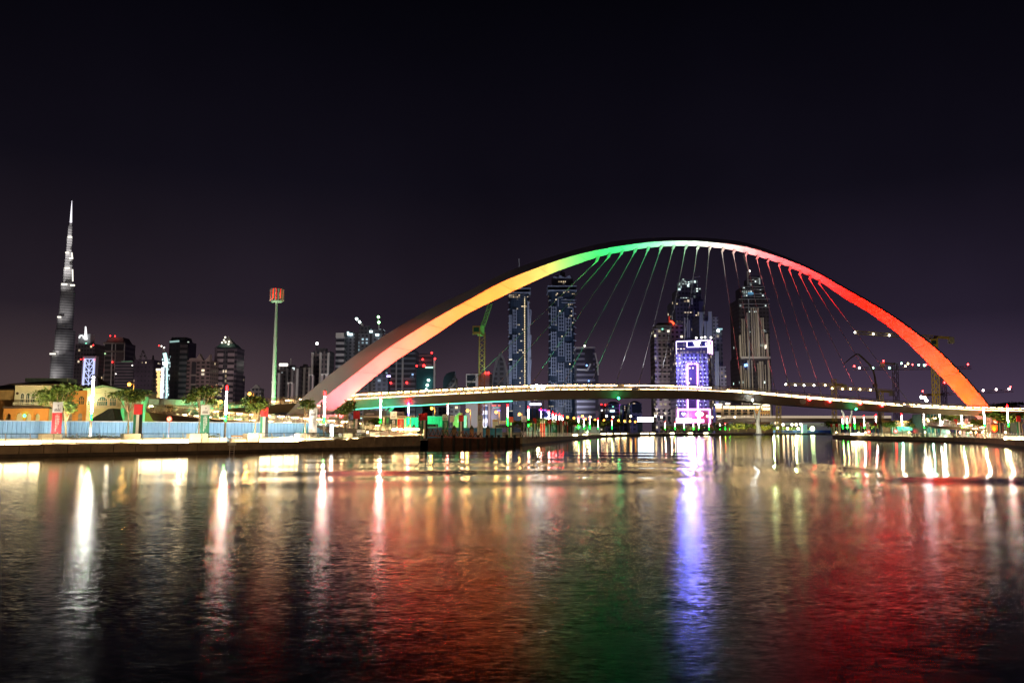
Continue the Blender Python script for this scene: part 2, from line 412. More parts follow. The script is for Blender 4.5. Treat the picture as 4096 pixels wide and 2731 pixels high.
# ------------------------------------------------------------------ railings
def railing(name, line, z0f, h, step, label, side=1, bars=6, lean=.22, r=.028, postm=None, barm=None, skip=(), tall=None):
    """posts bent outwards like an arrow head, thin horizontal wires and a dark top rail"""
    postm, barm = postm or STEEL, barm or STEEL
    pts = resample(line, step); rt = root(name, (pts[0].x, pts[0].y, z0f(0)), label, 'railing', 'railings along the water')
    n = len(pts); proto = None
    prof = [(0, 0), (.55*lean, .28*h), (lean, .58*h), (.15*lean, h)]
    wires, top = MB(), MB(); rows = []
    for i, p in enumerate(pts):
        t = (pts[min(i+1, n-1)] - pts[max(i-1, 0)]).normalized(); nrm = Vector((t.y, -t.x)) * side
        z0 = z0f(i/(n-1)); rows.append([(p.x + nrm.x*a, p.y + nrm.y*a, z0 + z) for a, z in prof])
        if i not in skip:
            mb = MB()
            for a, b_ in zip(rows[-1], rows[-1][1:]):
                tt = Vector((t.x, t.y, 0)); d = (Vector(b_) - Vector(a))
                mb.obox((Vector(a) + Vector(b_))/2, d/2, tt*.035, d.normalized().cross(tt)*.05, postm)
            mb.build('post', rt)
    for i in range(n - 1):
        if i in skip: continue
        for k in range(1, bars + 1):
            q = k / (bars + 1) * h
            def at(row):
                zs = [c[2] - row[0][2] for c in row]
                for a in range(3):
                    if q <= zs[a+1] + 1e-6:
                        f = (q - zs[a]) / (zs[a+1] - zs[a]); return Vector(row[a]).lerp(Vector(row[a+1]), f)
                return Vector(row[3])
            wires.bar(at(rows[i]), at(rows[i+1]), r*.9, barm)
        top.bar(rows[i][3], rows[i+1][3], .07, DARK)
    wires.build('wire', rt).data.name = 'rail_wire'; top.build('handrail', rt)
    return rt, pts
LBr = offset(LBs, .28)
cut = next(i for i, p in enumerate(LBr) if p[1] > 100.2)
# split at the ladder
railing('promenade_railing', LBr[:cut+1], lambda t: GZ, 1.14, 2.35, 'bent-post steel railing on the left quay, frame edge to ladder', bars=6, r=.045)
railing('promenade_railing', LBr[cut+1:], lambda t: GZ + .62*sstep(.58, .78, t), 1.16, 2.35, 'bent-post steel railing on the left quay, ladder to dock', bars=6, r=.045)
railing('promenade_railing', offset(smooth_line(FB[:6], 4), .3), lambda t: GZ + .35*sstep(.2, .0, t), 1.15, 4.5, 'cream steel railing curving round the bend right of the dock', bars=5, r=.05)
railing('promenade_railing', offset(FB[5:9], .4), lambda t: GZ, 1.15, 14, 'far bank railing glowing cream under the neon hotel', bars=4, r=.12)
railing('promenade_railing', offset(smooth_line(RB[:10], 4), -.3), lambda t: GZ, 1.15, 3.4, 'steel railing along the top of the right bank quay', side=-1, bars=5, r=.05)
# ladder hanging on the quay
lp = Vector(wl(925, 1811)); t = (Vector(LB[5]) - Vector(LB[3])).normalized(); n = Vector((t.y, -t.x))
rt = root('quay_ladder', (lp.x, lp.y, 0), 'steel ladder hanging down the left quay wall through a railing gap', 'ladder')
for s in (-.32, .32):
    mb = MB(); c = lp + t*s + n*.12
    mb.tube([(c.x, c.y, -.3), (c.x, c.y, 1.5), (c.x - n.x*.5, c.y - n.y*.5, 1.75)], .045, STEEL); mb.build('stile', rt)
mb = MB()
for k in range(6):
    a = lp - t*.32 + n*.12; b_ = lp + t*.32 + n*.12
    mb.bar((a.x, a.y, .1 + k*.26), (b_.x, b_.y, .1 + k*.26), .05, STEEL)
mb.build('rungs', rt)
mb = MB(); c = lp + n*.1; mb.obox((c.x, c.y, 1.12), (t.x*.55, t.y*.55, 0), (n.x*.1, n.y*.1, 0), (0, 0, .16), CREAM); mb.build('bracket', rt)

# ------------------------------------------------------------------ arch footbridge
OUT = [(1148, 1655), (1219, 1582), (1315, 1502), (1430, 1414), (1544, 1337.5), (1659, 1269), (1774, 1209), (1900, 1150), (2041, 1082), (2233, 1018), (2400, 975), (2528, 957), (2706, 949), (2859, 954), (3000, 975), (3222, 1060), (3396, 1155), (3553, 1246), (3679, 1334), (3757, 1398), (3834, 1474), (3911, 1559), (3958, 1619), (4015, 1700)]
RID = [(1218, 1656), (1292, 1594), (1430, 1487), (1544, 1399), (1659, 1324), (1774, 1255), (1900, 1186), (2003, 1130), (2156, 1068), (2271, 1029), (2400, 998), (2502, 981), (2604, 968), (2706, 963), (2808, 965), (2910, 976), (3000, 991), (3222, 1069), (3396, 1164), (3549, 1252), (3675, 1340), (3752, 1402), (3828, 1477), (3905, 1561), (3952, 1620), (4005, 1700)]
LOW = [(1322, 1656), (1391, 1598), (1506, 1502), (1583, 1443), (1659, 1393), (1774, 1318), (1850, 1266), (1965, 1207), (2118, 1134), (2233, 1084), (2401, 1026), (2502, 1005), (2604, 990), (2706, 984), (2808, 986), (2910, 997), (3000, 1017), (3135, 1060), (3274, 1124), (3396, 1204), (3476, 1250), (3599, 1342), (3694, 1434), (3771, 1514), (3847, 1598), (3895, 1655), (3931, 1700)]
FA, FB_ = Vector((GX(1290, 140), 140)), Vector((GX(3935, 215), 215))       # arch feet in plan
def on_plane(u, v, back=0.0):        # pixel -> point of the vertical plane through the feet, moved back by `back`
    d = FB_ - FA; nrm = Vector((-d.y, d.x)).normalized()
    A = FA + nrm*back
    c = (CY - v) / FPX; cx = (u - CX) / FPX
    dirx, diry = cx, ct - c*st
    s = (A.dot(nrm)) / (dirx*nrm.x + diry*nrm.y); Y = s*diry
    return P(u, v, Y)
def arclen_param(tab, n):
    L_ = [0]
    for a, b_ in zip(tab, tab[1:]): L_.append(L_[-1] + math.hypot(b_[0]-a[0], b_[1]-a[1]))
    T = [l / L_[-1] for l in L_]
    us = [(t, p[0]) for t, p in zip(T, tab)]; vs_ = [(t, p[1]) for t, p in zip(T, tab)]
    return [(smooth_interp(us, i/(n-1)), smooth_interp(vs_, i/(n-1))) for i in range(n)]
NS = 97
def s_on(tab, back): return [on_plane(u, v, back) for u, v in arclen_param(tab, NS)]
Rc = s_on(RID, 0.0); Oc = s_on(OUT, 1.5); Lc = s_on(LOW, 1.7)
pn = (FB_ - FA).normalized(); pnn = Vector((-pn.y, pn.x, 0))
br = root('arch_bridge', (FA.x, FA.y, 0), 'long footbridge under one great arch lit pink, green, white and red', 'bridge')
STEELW = mat('arch_steel', (.42, .41, .40), .75, var=.06, scale=.25, spec=.12)
mb = MB(); vs_, fs_ = [], []
for i in range(NS):
    Bk = (Oc[i] + Lc[i]) / 2 + pnn * 1.6
    vs_ += [Oc[i], Rc[i], Lc[i], Bk]
for i in range(NS - 1):
    for k in range(4):
        a, b_ = i*4 + k, i*4 + (k+1) % 4
        fs_.append((a, b_, b_+4, a+4))
fs_ += [(0, 1, 2, 3), tuple((NS-1)*4 + k for k in (3, 2, 1, 0))]
mb.add(vs_, fs_, STEELW)
# thin welded seams across the lit face
for i in range(8, NS-4, 5):
    mb.bar(Rc[i] - pnn*.005, Lc[i] - pnn*.005, .07, mat('seam_grey', (.27, .26, .25), .7))
arch = mb.build('arch', br)
# foot plinths
mb = MB(); c = (Rc[0] + Lc[0]) / 2
mb.obox((c.x, c.y + 1.2, (c.z + GZ)/2 - .1), pn.to_3d()*4.6, pnn*2.6, (0, 0, (c.z - GZ)/2 + .05), HULL); mb.build('plinth', br)
mb = MB(); c = (Rc[-1] + Lc[-1]) / 2
mb.obox((c.x, c.y + .8, (c.z + GZ)/2 - .3), pn.to_3d()*3.4, pnn*2.6, (0, 0, (c.z - GZ)/2 + .3), HULL); mb.build('plinth', br)

# deck: near edge from the picture, distance as a gentle S in plan
DTOP = [(1290, 1612), (1400, 1601), (1700, 1585), (1960, 1572), (2200, 1563), (2400, 1560.5), (2700, 1562), (2900, 1569), (3050, 1580), (3200, 1594), (3400, 1610), (3600, 1626), (3900, 1642), (4096, 1647), (4220, 1650)]
DBOT = [(1290, 1648), (1345, 1641), (1500, 1629), (1700, 1618), (1900, 1608), (2200, 1597), (2500, 1592), (2700, 1592), (2900, 1598), (3100, 1613), (3300, 1628), (3500, 1641), (3700, 1651), (3900, 1660), (4096, 1664), (4220, 1665)]
DY = [(1190, 152), (1290, 151), (1400, 150), (1700, 151), (2000, 153), (2400, 159), (2750, 168), (3100, 177), (3500, 187), (3900, 196), (4220, 200)]
DW = 6.0
US = [1290 + i * (4220-1290)/92 for i in range(93)]
edge = []
for u in US:
    Y = smooth_interp(DY, u); zt = ZV(smooth_interp(DTOP, u), Y); zb = ZV(smooth_interp(DBOT, u), Y + 1.0)
    edge.append((Vector((XU(u, Y, zt), Y)), zt, zb))
def nrm_at(i):
    t = (edge[min(i+1, len(edge)-1)][0] - edge[max(i-1, 0)][0]).normalized(); return Vector((-t.y, t.x))
mb, vs_, fs_ = MB(), [], []
for i, (p, zt, zb) in enumerate(edge):
    n = nrm_at(i)
    for a, z in ((0, zt), (1.0, zb), (DW-1.0, zb), (DW, zt), (DW-.15, zt-.12), (.15, zt-.12)):
        q = p + n*a; vs_.append((q.x, q.y, z))
m_ = len(edge)
for i in range(m_ - 1):
    for k in range(6):
        a, b_ = i*6 + k, i*6 + (k+1) % 6; fs_.append((a, b_, b_+6, a+6))
mb.add(vs_, fs_ + [tuple(range(6)), tuple((m_-1)*6 + k for k in range(5, -1, -1))], HULL)
mb.build('deck', br)
mb = MB()
for i in range(m_ - 1):                # pale edge trim and walking surface
    a, b_ = edge[i], edge[i+1]
    mb.bar((a[0].x, a[0].y, a[1]+.05), (b_[0].x, b_[0].y, b_[1]+.05), .12, STEEL)
mb.build('edge_trim', br)
# near and far railings with posts as sub-parts
def bridge_rail(off, side, name, lean=.45, h=1.3):
    wires = MB(); rows = []
    for i, (p, zt, zb) in enumerate(edge):
        n = nrm_at(i); q = p + n*off; rows.append((Vector((q.x, q.y, zt)), Vector((n.x, n.y, 0))*side))
    for i in range(m_ - 1):
        for k in range(1, 10):
            f = k/9; a = lean*math.sin(f*2.6)
            wires.bar(rows[i][0] + rows[i][1]*a + Vector((0, 0, h*f)), rows[i+1][0] + rows[i+1][1]*a + Vector((0, 0, h*f)), .045 if k < 9 else .09, STEEL if k < 9 else mat('bronze_rail', (.22, .17, .11), .4, .6))
    o = wires.build(name, br)
    for i in range(0, m_):
        mb = MB(); b0, d = rows[i]
        pts = [b0 + d*(lean*math.sin(f*2.6)) + Vector((0, 0, h*f)) for f in (0, .33, .66, 1)]
        mb.tube(pts, .055, STEEL, 4); c = mb.build('post', None); c.parent = o; 
        off_ = LOC[br.name]
        c.data.transform(Matrix.Translation(-off_))
    return o, rows
nr, nrows = bridge_rail(0.0, -1, 'railing')
fr, frows = bridge_rail(DW, 1, 'railing', h=1.45)
# lamps along the handrails: high on the far rail to the left, low along the deck edge to the right
k = 0
for i in range(1, m_ - 2):
    u = US[i]
    if 2510 < u < 2560 or 3560 < u < 3640 and i % 2: continue
    if u < 2900: b0, d, z = frows[i][0], frows[i][1], 1.33
    elif u < 3640: b0, d, z = nrows[i][0] - nrows[i][1]*.35, nrows[i][1], .55
    else: b0, d, z = frows[i][0], frows[i][1], 1.1
    nx_ = (frows[i+1][0] - frows[i][0])
    frac = .36 if u < 2480 else (.47 if u < 3560 else (.3 if (u > 3700) else .12))
    hh = .055
    c = b0 - d*.12 + nx_*.5 + Vector((0, 0, z))
    m = MB(); m.obox(c, nx_*frac, d*.06, (0, 0, hh), DECKL); m.obox(c + Vector((0, 0, hh + .05)), nx_*.5, d*.50, (0, 0, .03), DARK); m.build('deck_lamp', br)  # dark slab over each lamp, added to keep its light off the arch
    q = nrows[i][0] - nrows[i][1]*.3 + nx_*.5 + Vector((0, 0, .22)); m = MB(); m.obox(q, nx_*.46, nrows[i][1]*.04, (0, 0, .05), emit('fill_glow_deck', (1, .68, .32), 13)); m.build('fill_strip', br)  # glowing strips added along the deck edge to brighten the railing
# green light line under the left half
for i in range(2, 24, 1):
    a, b_ = edge[i], edge[i+1]; n = nrm_at(i); q0 = a[0] + n*1.1; q1 = b_[0] + n*1.1
    g_ = emit('led_line_green', (.12, 1, .55), 3.2 if True else 0)
    m = MB(); m.bar((q0.x, q0.y, a[2]-.08), (q1.x, q1.y, b_[2]-.08), .16, g_); m.build('led_line', br)
# stay cables
CT = [(2385, 1035), (2433, 1018), (2484, 1006), (2538, 998), (2589, 992), (2641, 987), (2691, 984), (2741, 984), (2789, 985), (2837, 988), (2888, 995), (2933, 1001), (2982, 1011), (3027, 1024), (3070, 1037), (3116, 1052), (3157, 1069), (3198, 1086), (3238, 1104), (3276, 1122)]
CB = [1835, 1963, 2105, 2238, 2350, 2452, 2545, 2631, 2705, 2787, 2966, 3036, 3102, 3163, 3222, 3289, 3361, 3446, 3541, 3645]
CAB = mat('cable_sheath', (.27, .27, .27), .35, var=.05)
for (u, v), ub in zip(CT, CB):
    top = on_plane(u, v + 12, 1.2); 
    i = min(range(m_), key=lambda k: abs(US[k] - ub)); p, zt, zb = edge[i]; n = nrm_at(i)
    Y = smooth_interp(DY, ub); zt = ZV(smooth_interp(DTOP, ub), Y)
    bot = Vector((XU(ub, Y, zt), Y, zt)) - Vector((n.x, n.y, 0))*.35 + Vector((0, 0, .1))
    d = (bot - top).normalized()
    m = MB(); m.tube([top + d*1.4, bot - d*1.6], .06, CAB, 5); m.tube([bot - d*1.7, bot], [.07, .12], CAB, 5)
    c = m.build('cable', br)
    m = MB()                            # clamp plate under the arch
    up = on_plane(u + 9, v - 9, 1.35); m.obox((up + top)/2, (up - top)/2, pn.to_3d()*.30, pnn*.12, STEELW)
    m.tube([top, top + d*1.5], [.17, .07], STEELW, 5); cl = m.build('clamp', None); cl.parent = c; cl.data.transform(Matrix.Translation(-LOC[br.name]))
    cc = (.05, 1, .35) if u < 2620 else ((.9, .9, 1) if u < 2870 else (1, .12, .16))
    lamp('SPOT', bot + Vector((.6, -2.4, .3)), 12000 if u < 2620 else 19000, cc, .15, bot.lerp(top, .45), 34, .8)  # unseen coloured spot added to brighten the lower cable
    if ub > 2900:                       # curved hanger down the girder side
        a = Vector((bot.x, bot.y, zt)); q = p + n*.8
        m = MB(); m.tube([a + Vector((0, 0, .9)), a, a + Vector((.5, .25, -.9)), Vector((a.x + 1.0, a.y + .8, zb + .1))], .09, HULL, 5); h_ = m.build('hanger', None); h_.parent = c; h_.data.transform(Matrix.Translation(-LOC[br.name]))
# navigation lights hung under the deck
def navlight(u, v0, v1, col, lab):
    Y = smooth_interp(DY, u) - .6; p0, p1 = P(u, v0, Y), P(u, v1, Y)
    m = MB(); m.tube([p0, p1], .04, STEEL, 4); m.box(p0.x - 1.1, p0.x, p0.y - .04, p0.y + .04, p0.z - .35, p0.z - .28, STEEL)
    o = m.build('light_bracket', br)
    m = MB(); m.ball((p1.x, p1.y, p1.z), .22, col); c = m.build('lens', None); c.parent = o; c.data.transform(Matrix.Translation(-LOC[br.name]))
navlight(2474, 1565, 1592, emit('nav_green', (.02, 1, .3), 40), '')
navlight(3010, 1585, 1600, COOL, ''); navlight(3424, 1616, 1636, emit('nav_green', (.02, 1, .3), 40), '')
for u, v in ((3239, 1596), (3320, 1604), (3441, 1613), (3529, 1621)):
    p = P(u, v, smooth_interp(DY, u) - .25); m = MB(); m.ball(p, .3, BEACON); m.build('beacon', br)
p = P(3212, 1604, smooth_interp(DY, 3212) - .15)
m = MB(); m.tube([p, p + Vector((0, .2, 0))], .72, CREAM, 14); m.build('clearance_sign', br)

# colour floodlights washing the underside of the arch, added in mid-air below it without fixtures
ARC = [(0, (.55, .42, .66)), (.04, (2.8, .23, .29)), (.13, (3.6, .27, .17)), (.22, (3.4, .31, .05)), (.29, (2.4, .37, .05)), (.335, (.85, .50, .11)), (.375, (.2, .70, .14)), (.42, (0, .8, .11)), (.49, (.1, .85, .3)), (.545, (.6, .9, .62)), (.585, (1.1, .8, .72)), (.63, (1.6, .26, .27)), (.68, (3.0, .05, .04)), (.74, (5, .004, 0)), (.84, (6, .02, 0)), (.91, (6, .11, 0)), (.95, (5, .24, 0)), (1, (4, .2, 0))]
def arcol(t):
    return tuple(interp([(a, c[k]) for a, c in ARC], t) for k in range(3))
NL = 44
for k in range(NL):
    t = (k + .5) / NL; i = t * (NS - 1); i0 = int(i); f = i - i0
    tgt = (Rc[i0].lerp(Rc[i0+1], f) + Lc[i0].lerp(Lc[i0+1], f)) / 2
    tan = (Rc[min(i0+2, NS-1)] - Rc[max(i0-2, 0)]).normalized()
    nf = (Lc[i0] - Rc[i0]).cross(tan).normalized()
    if nf.z > 0: nf = -nf
    back = (Vector((nf.x, nf.y, 0)).length)
    dist = min(15.0, max(4.5, (tgt.z - 3.0) * .8)) 
    pos = tgt + (Vector((0, 0, -1)) * .80 - pnn * .62).normalized() * dist
    if pos.z < 1.9: pos.z = 1.9
    dist = (tgt - pos).length
    c = arcol(t); lum = .2126*c[0] + .7152*c[1] + .0722*c[2]
    ang = 2*math.degrees(math.atan(5.2/dist))
    lamp('SPOT', pos, 2.7 * 4*PI*dist**2 / .42 * 1.0, c, radius=.25, target=tgt, angle=min(150, ang*1.25), blend=1.0)

# ------------------------------------------------------------------ spiral ramp at the left end of the bridge
RAMP = [(1300, 151, 8.35), (1190, 152, 8.1), (1050, 157, 7.8), (900, 163, 7.3), (790, 163, 6.9), (722, 156, 6.6), (702, 148, 6.25), (728, 141, 5.9), (810, 136, 5.3), (910, 133, 4.75), (1040, 131, 4.3), (1180, 130, 3.9), (1300, 131, 3.5), (1430, 134, 3.0), (1600, 139, 2.2)]
rl = smooth_line([(GX(u, Y, z), Y, z) for u, Y, z in RAMP], 5) if False else None
def smooth3(line, n=5):
    o = []
    for i in range(len(line) - 1):
        p0, p1, p2, p3 = [Vector(line[max(0, min(len(line)-1, k))]) for k in (i-1, i, i+1, i+2)]
        for k in range(n):
            t = k / n
            o.append(.5*((2*p1) + (-p0+p2)*t + (2*p0-5*p1+4*p2-p3)*t*t + (-p0+3*p1-3*p2+p3)*t**3))
    return o + [Vector(line[-1])]
def ramp_bridge(pts3, label, lampz, w=4.6, depth=1.5, out=1, lampstep=2, hull=HULL, lamps=True):
    rt = root('ramp', (pts3[0].x, pts3[0].y, 0), label, 'ramp')
    vs_, n_ = [], len(pts3); fr = []
    for i, p in enumerate(pts3):
        t = (pts3[min(i+1, n_-1)] - pts3[max(i-1, 0)]); t.z = 0; t.normalize(); n = Vector((-t.y, t.x, 0)) * out
        fr.append((p, n, t))
        dd = min(depth, max(.3, p.z - 1.5))
        for a, z in ((0, 0), (.9, -dd), (w-.9, -dd), (w, 0), (w-.15, -.1), (.15, -.1)): vs_.append(p + n*a + Vector((0, 0, z)))
    fs_ = []
    for i in range(n_ - 1):
        for k in range(6):
            a, b_ = i*6 + k, i*6 + (k+1) % 6; fs_.append((a, b_, b_+6, a+6))
    mb = MB(); mb.add(vs_, fs_ + [tuple(range(6)), tuple((n_-1)*6 + k for k in range(5, -1, -1))], hull); mb.build('deck', rt)
    for off, sd in ((0.0, -1), (w, 1)):
        wires = MB()
        def rp(i, f):
            p, n, t = fr[i]; return p + n*off + n*sd*(.4*math.sin(f*2.6)) + Vector((0, 0, 1.25*f))
        for i in range(n_ - 1):
            for k in range(1, 7): wires.bar(rp(i, k/6), rp(i+1, k/6), .06 if k < 6 else .09, STEEL if k < 6 else MATS['bronze_rail'])
        o = wires.build('railing', rt)
        for i in range(n_):
            mb = MB(); mb.tube([rp(i, f) for f in (0, .33, .66, 1)], .085, STEEL, 4); c = mb.build('post', None); c.parent = o; c.data.transform(Matrix.Translation(-LOC[rt.name]))
    if lamps:
        for i in range(1, n_ - 1, lampstep):
            if label.startswith('lit footbridge ramp looping') and (i < 4 or 11 < i < 27 or 30 < i < 40): continue
            p, n, t = fr[i]; q = p + n*((w - .15) if i < 36 else .15) + Vector((0, 0, lampz))
            mb = MB(); mb.obox(q, t*.5, n*.07, (0, 0, .06), DECKL); mb.build('ramp_lamp', rt)
            q = p + n*(.25 if i < 36 else w - .4) + Vector((0, 0, .25))
            if 30 < i < 62: mb = MB(); mb.obox(q + n*.1, t*.6, n*.05, (0, 0, .05), emit('fill_glow', (1, .72, .38), 18)); mb.build('fill_strip', rt)  # added glowing strip that makes the ramp railing shine
    return rt
ramp_bridge(smooth3([(GX(u, Y, z), Y, z) for u, Y, z in RAMP], 5), 'lit footbridge ramp looping back behind the left trees and blue hoarding', 1.05, out=-1)
for u_, Y_, z_ in ((712, 146, 6.9), (745, 138, 6.6), (810, 134, 6.2), (880, 131.6, 5.8), (950, 130.2, 5.5), (1030, 129, 5.2), (1110, 128.3, 4.9)): lamp('POINT', (GX(u_, Y_, z_), Y_, z_), 210, (1, .70, .36), .06)  # unseen point lamps added over the ramp to light its railings
for u_, Y_ in ((1070, 156), (1130, 154.5), (1190, 153)): lamp('POINT', (GX(u_, Y_, 8.7), Y_ + 1.5, 8.9), 150, (1, .70, .36), .06)
R2 = [(4300, 200, 8.0), (4230, 214, 7.9), (4100, 222, 7.4), (3950, 228, 6.6), (3860, 229, 6.0), (3790, 226, 5.4), (3770, 217, 4.9), (3800, 208, 4.3), (3880, 204, 3.5), (3960, 201, 2.6)]
ramp_bridge(smooth3([(GX(u, Y, z), Y, z) for u, Y, z in R2], 4), 'lit footbridge ramp curling down behind the right arch foot', 1.05, out=-1, depth=.7)

# ------------------------------------------------------------------ light poles
def pole_kind(segs, h=8.7, r=.11):
    rt = root('light_pole', (0, 0, 0), 'x', 'light pole', 'tricolour light poles along the promenade')
    mb = MB(); mb.tube([(0, 0, 0), (0, 0, segs[0][0])], r*1.25, mat('pole_bronze', (.30, .24, .16), .5, .5), 8); mb.tube([(0, .16, segs[0][0]), (0, .16, h)], r*.6, DARK, 5); mb.build('post', rt)
    for a, b_, m, nm in segs:
        mb = MB(); mb.tube([(0, 0, a+.02), (0, 0, b_-.02)], r, m, 8); mb.build('light_tube', rt)
    mb = MB(); mb.tube([(0, 0, h - 1.05 + 1.0), (0, 0, h + .25)], r*.8, DARK, 6); mb.build('cap', rt)
    CH[rt.name] = kids(rt)
    return rt
k1 = pole_kind([(2.75, 3.55, LED_G, ''), (3.55, 8.0, LED_W, '')], 8.0)
k2 = pole_kind([(2.75, 3.65, LED_G, ''), (3.65, 6.75, LED_W, ''), (6.8, 7.5, LED_R, '')], 7.5)
k3 = pole_kind([(2.75, 4.3, LED_G, ''), (4.3, 4.9, LED_B, ''), (4.9, 6.1, emit('led_violet', (.75, .65, 1), 24), ''), (6.1, 6.8, LED_B, ''), (6.8, 7.5, LED_R, '')], 7.5)
k4 = pole_kind([(2.75, 4.6, LED_G, ''), (4.6, 6.9, emit('led_white_soft', (1, .85, .85), 22), ''), (6.9, 7.5, LED_R, '')], 7.5)
POLES = [(366, 96, k1, 'tall pole lit white over a green foot, nearest the red banner'), (903, 107, k2, 'red-tipped white and green light pole beside the dark green banner'),
 (1297, 122, k2, 'red-tipped light pole standing against the pink arch foot'), (1522, 134, k2, 'red-tipped light pole in front of the dark kiosk'),
 (1634, 151, k3, 'violet and blue light pole between the red banner and paired flags'), (1791, 167, k4, 'red-tipped light pole in front of the green gabled house'),
 (2031, 179, k4, 'light pole rising behind the dark dock canopy'), (2114, 194, k4, 'light pole just right of the black banner by the dock'),
 (2166, 210, k2, 'light pole beside the red banner on the bend'), (2196, 224, k2, 'light pole close behind the flag on the bend, right of the red banner')]
for i, (u, Y, v) in enumerate([(2211, 250, 0), (2223, 262, 0), (2238, 275, 0), (2250, 300, 0), (2314, 330, 0), (2336, 345, 0), (2359, 365, 0), (2392, 400, 0), (2448, 450, 0)]):
    POLES.append((u, Y, (k4, k2)[i % 2], ORD[i].capitalize() + ' small light pole along the far bend, counted from the dock side'))
for i, (u, Y) in enumerate([(2661, 610), (2700, 640), (2737, 670), (2774, 690), (2795, 705), (2836, 735), (2880, 770), (2902, 790), (2918, 800)]):
    POLES.append((u, Y, (k2, k4)[i % 2], ORD[i].capitalize() + ' tiny light pole in front of the neon hotel, counted from its left edge'))
for i, (u, Y) in enumerate([(3371, 345), (3390, 335), (3419, 318), (3457, 300), (3505, 285)]):
    POLES.append((u, Y, (k4, k2)[i > 2], ORD[i].capitalize() + ' light pole on the right bank, counted from its far tip'))
POLES += [(3608, 233, k2, 'red-tipped light pole by the turquoise pavilion on the right bank'), (3695, 222, k1, 'white light pole before the round tree on the right bank'), (3761, 213, k2, 'light pole in front of the teal glass building'),
 (3848, 200, k2, 'light pole between the glass cone and green banner on the right bank'), (3938, 186, k1, 'light pole standing left of the orange arch foot'), (4032, 158, k2, 'rightmost red-tipped light pole, by the curved dark wall')]
first = {}
for u, Y, k, lab in POLES:
    if k.name not in first:
        first[k.name] = 1; k.location = (GX(u, Y, 5), Y, GZ); LOC[k.name] = k.location.copy(); tag(k, lab)
    else: clone(k, (GX(u, Y, 5), Y, GZ), lab, s=(.89 if 3600 < u else 1.0) if Y < 300 else 1.0 + (Y-300)/1400)

# ------------------------------------------------------------------ banners and flag boards
RED = mat('banner_red', (.62, .02, .02), .6, var=.08); GRN = mat('banner_green', (.015, .16, .07), .6, var=.08)
BLK = mat('banner_black', (.012, .013, .012), .5, var=.1); BWH = mat('banner_white', (.66, .62, .56), .7, var=.06)
INKL = mat('ink_pale', (.72, .55, .42), .7, var=.05); INKD = mat('ink_grey', (.22, .19, .17), .7, var=.05)
def script_marks(mb, x0, z0, z1, m, y, n=2):
    """upright lines of joined lettering, as on the banners"""
    r = random.Random(int(z0*10) + n)
    for j in range(n):
        x = x0 + j*.17; z = z1
        mb.box(x-.02, x+.02, y-.012, y, z0 + j*.3, z1 - j*.05, m)
        while z > z0 + .2 + j*.3:
            l = r.uniform(.05, .14); mb.box(x - l*.7 if r.random() < .6 else x, x + l*.7, y-.012, y, z - .035, z, m); z -= r.uniform(.08, .2)
def banner(body, ink):
    rt = root('banner', (0, 0, 0), 'x', 'banner', 'upright banners on the promenade')
    mb = MB(); mb.box(-.58, .58, -.04, .04, .12, 2.62, body); mb.build('printed_panel', rt)
    mb = MB(); mb.box(-.58, .58, -.045, .045, 2.62, 3.55, BWH); mb.build('white_head', rt)
    mb = MB()
    r = random.Random(3)
    for i in range(11): mb.box(-.36 + i*.065, -.36 + i*.065 + .045, -.06, -.045, 2.78, 2.9 + r.random()*.16, INKD)
    mb.box(-.4, .38, -.06, -.045, 2.74, 2.77, INKD)
    mb.box(-.02, .16, -.06, -.045, 3.2, 3.3, INKD); mb.bar((.07, -.05, 3.2), (.07, -.05, 2.9), .03, INKD, (0, 1, 0)); mb.build('crest', rt)
    mb = MB(); script_marks(mb, -.12, 1.0, 2.5, ink, -.042, 3)
    mb.bar((-.32, -.05, .42), (.2, -.05, .62), .09, ink, (0, 1, 0)); mb.bar((.2, -.05, .62), (.2, -.05, .92), .09, ink, (0, 1, 0))
    mb.bar((-.32, -.05, .22), (.12, -.05, .36), .09, ink, (0, 1, 0)); mb.bar((-.1, -.05, .75), (.2, -.05, .86), .09, ink, (0, 1, 0)); mb.build('lettering', rt)
    mb = MB(); mb.tube([(-.55, 0, 0), (-.55, 0, 3.5)], .04, DARK, 5); mb.tube([(.55, 0, 0), (.55, 0, 3.5)], .04, DARK, 5); mb.build('frame', rt)
    CH[rt.name] = kids(rt); return rt
def flag():
    rt = root('flag_board', (0, 0, 0), 'x', 'flag board', 'red, green, white and black flag boards')
    for x0, x1, z0, z1, m, n in ((-.52, .52, 2.55, 3.5, RED, 'red_band'), (-.52, -.18, .15, 2.55, GRN, 'green_band'), (-.18, .18, .15, 2.55, BWH, 'white_band'), (.18, .52, .15, 2.55, BLK, 'black_band')):
        mb = MB(); mb.box(x0, x1, -.05, .05, z0, z1, m); mb.build(n, rt)
    mb = MB(); mb.tube([(.56, 0, 0), (.56, 0, 3.55)], .035, DARK, 5); mb.tube([(-.3, 0, 0), (-.3, 0, .2)], .035, DARK, 5); mb.build('frame', rt)
    CH[rt.name] = kids(rt); return rt
kb = {'r': banner(RED, INKL), 'g': banner(GRN, BWH), 'k': banner(BLK, BWH), 'w': banner(BWH, INKD), 'f': flag()}
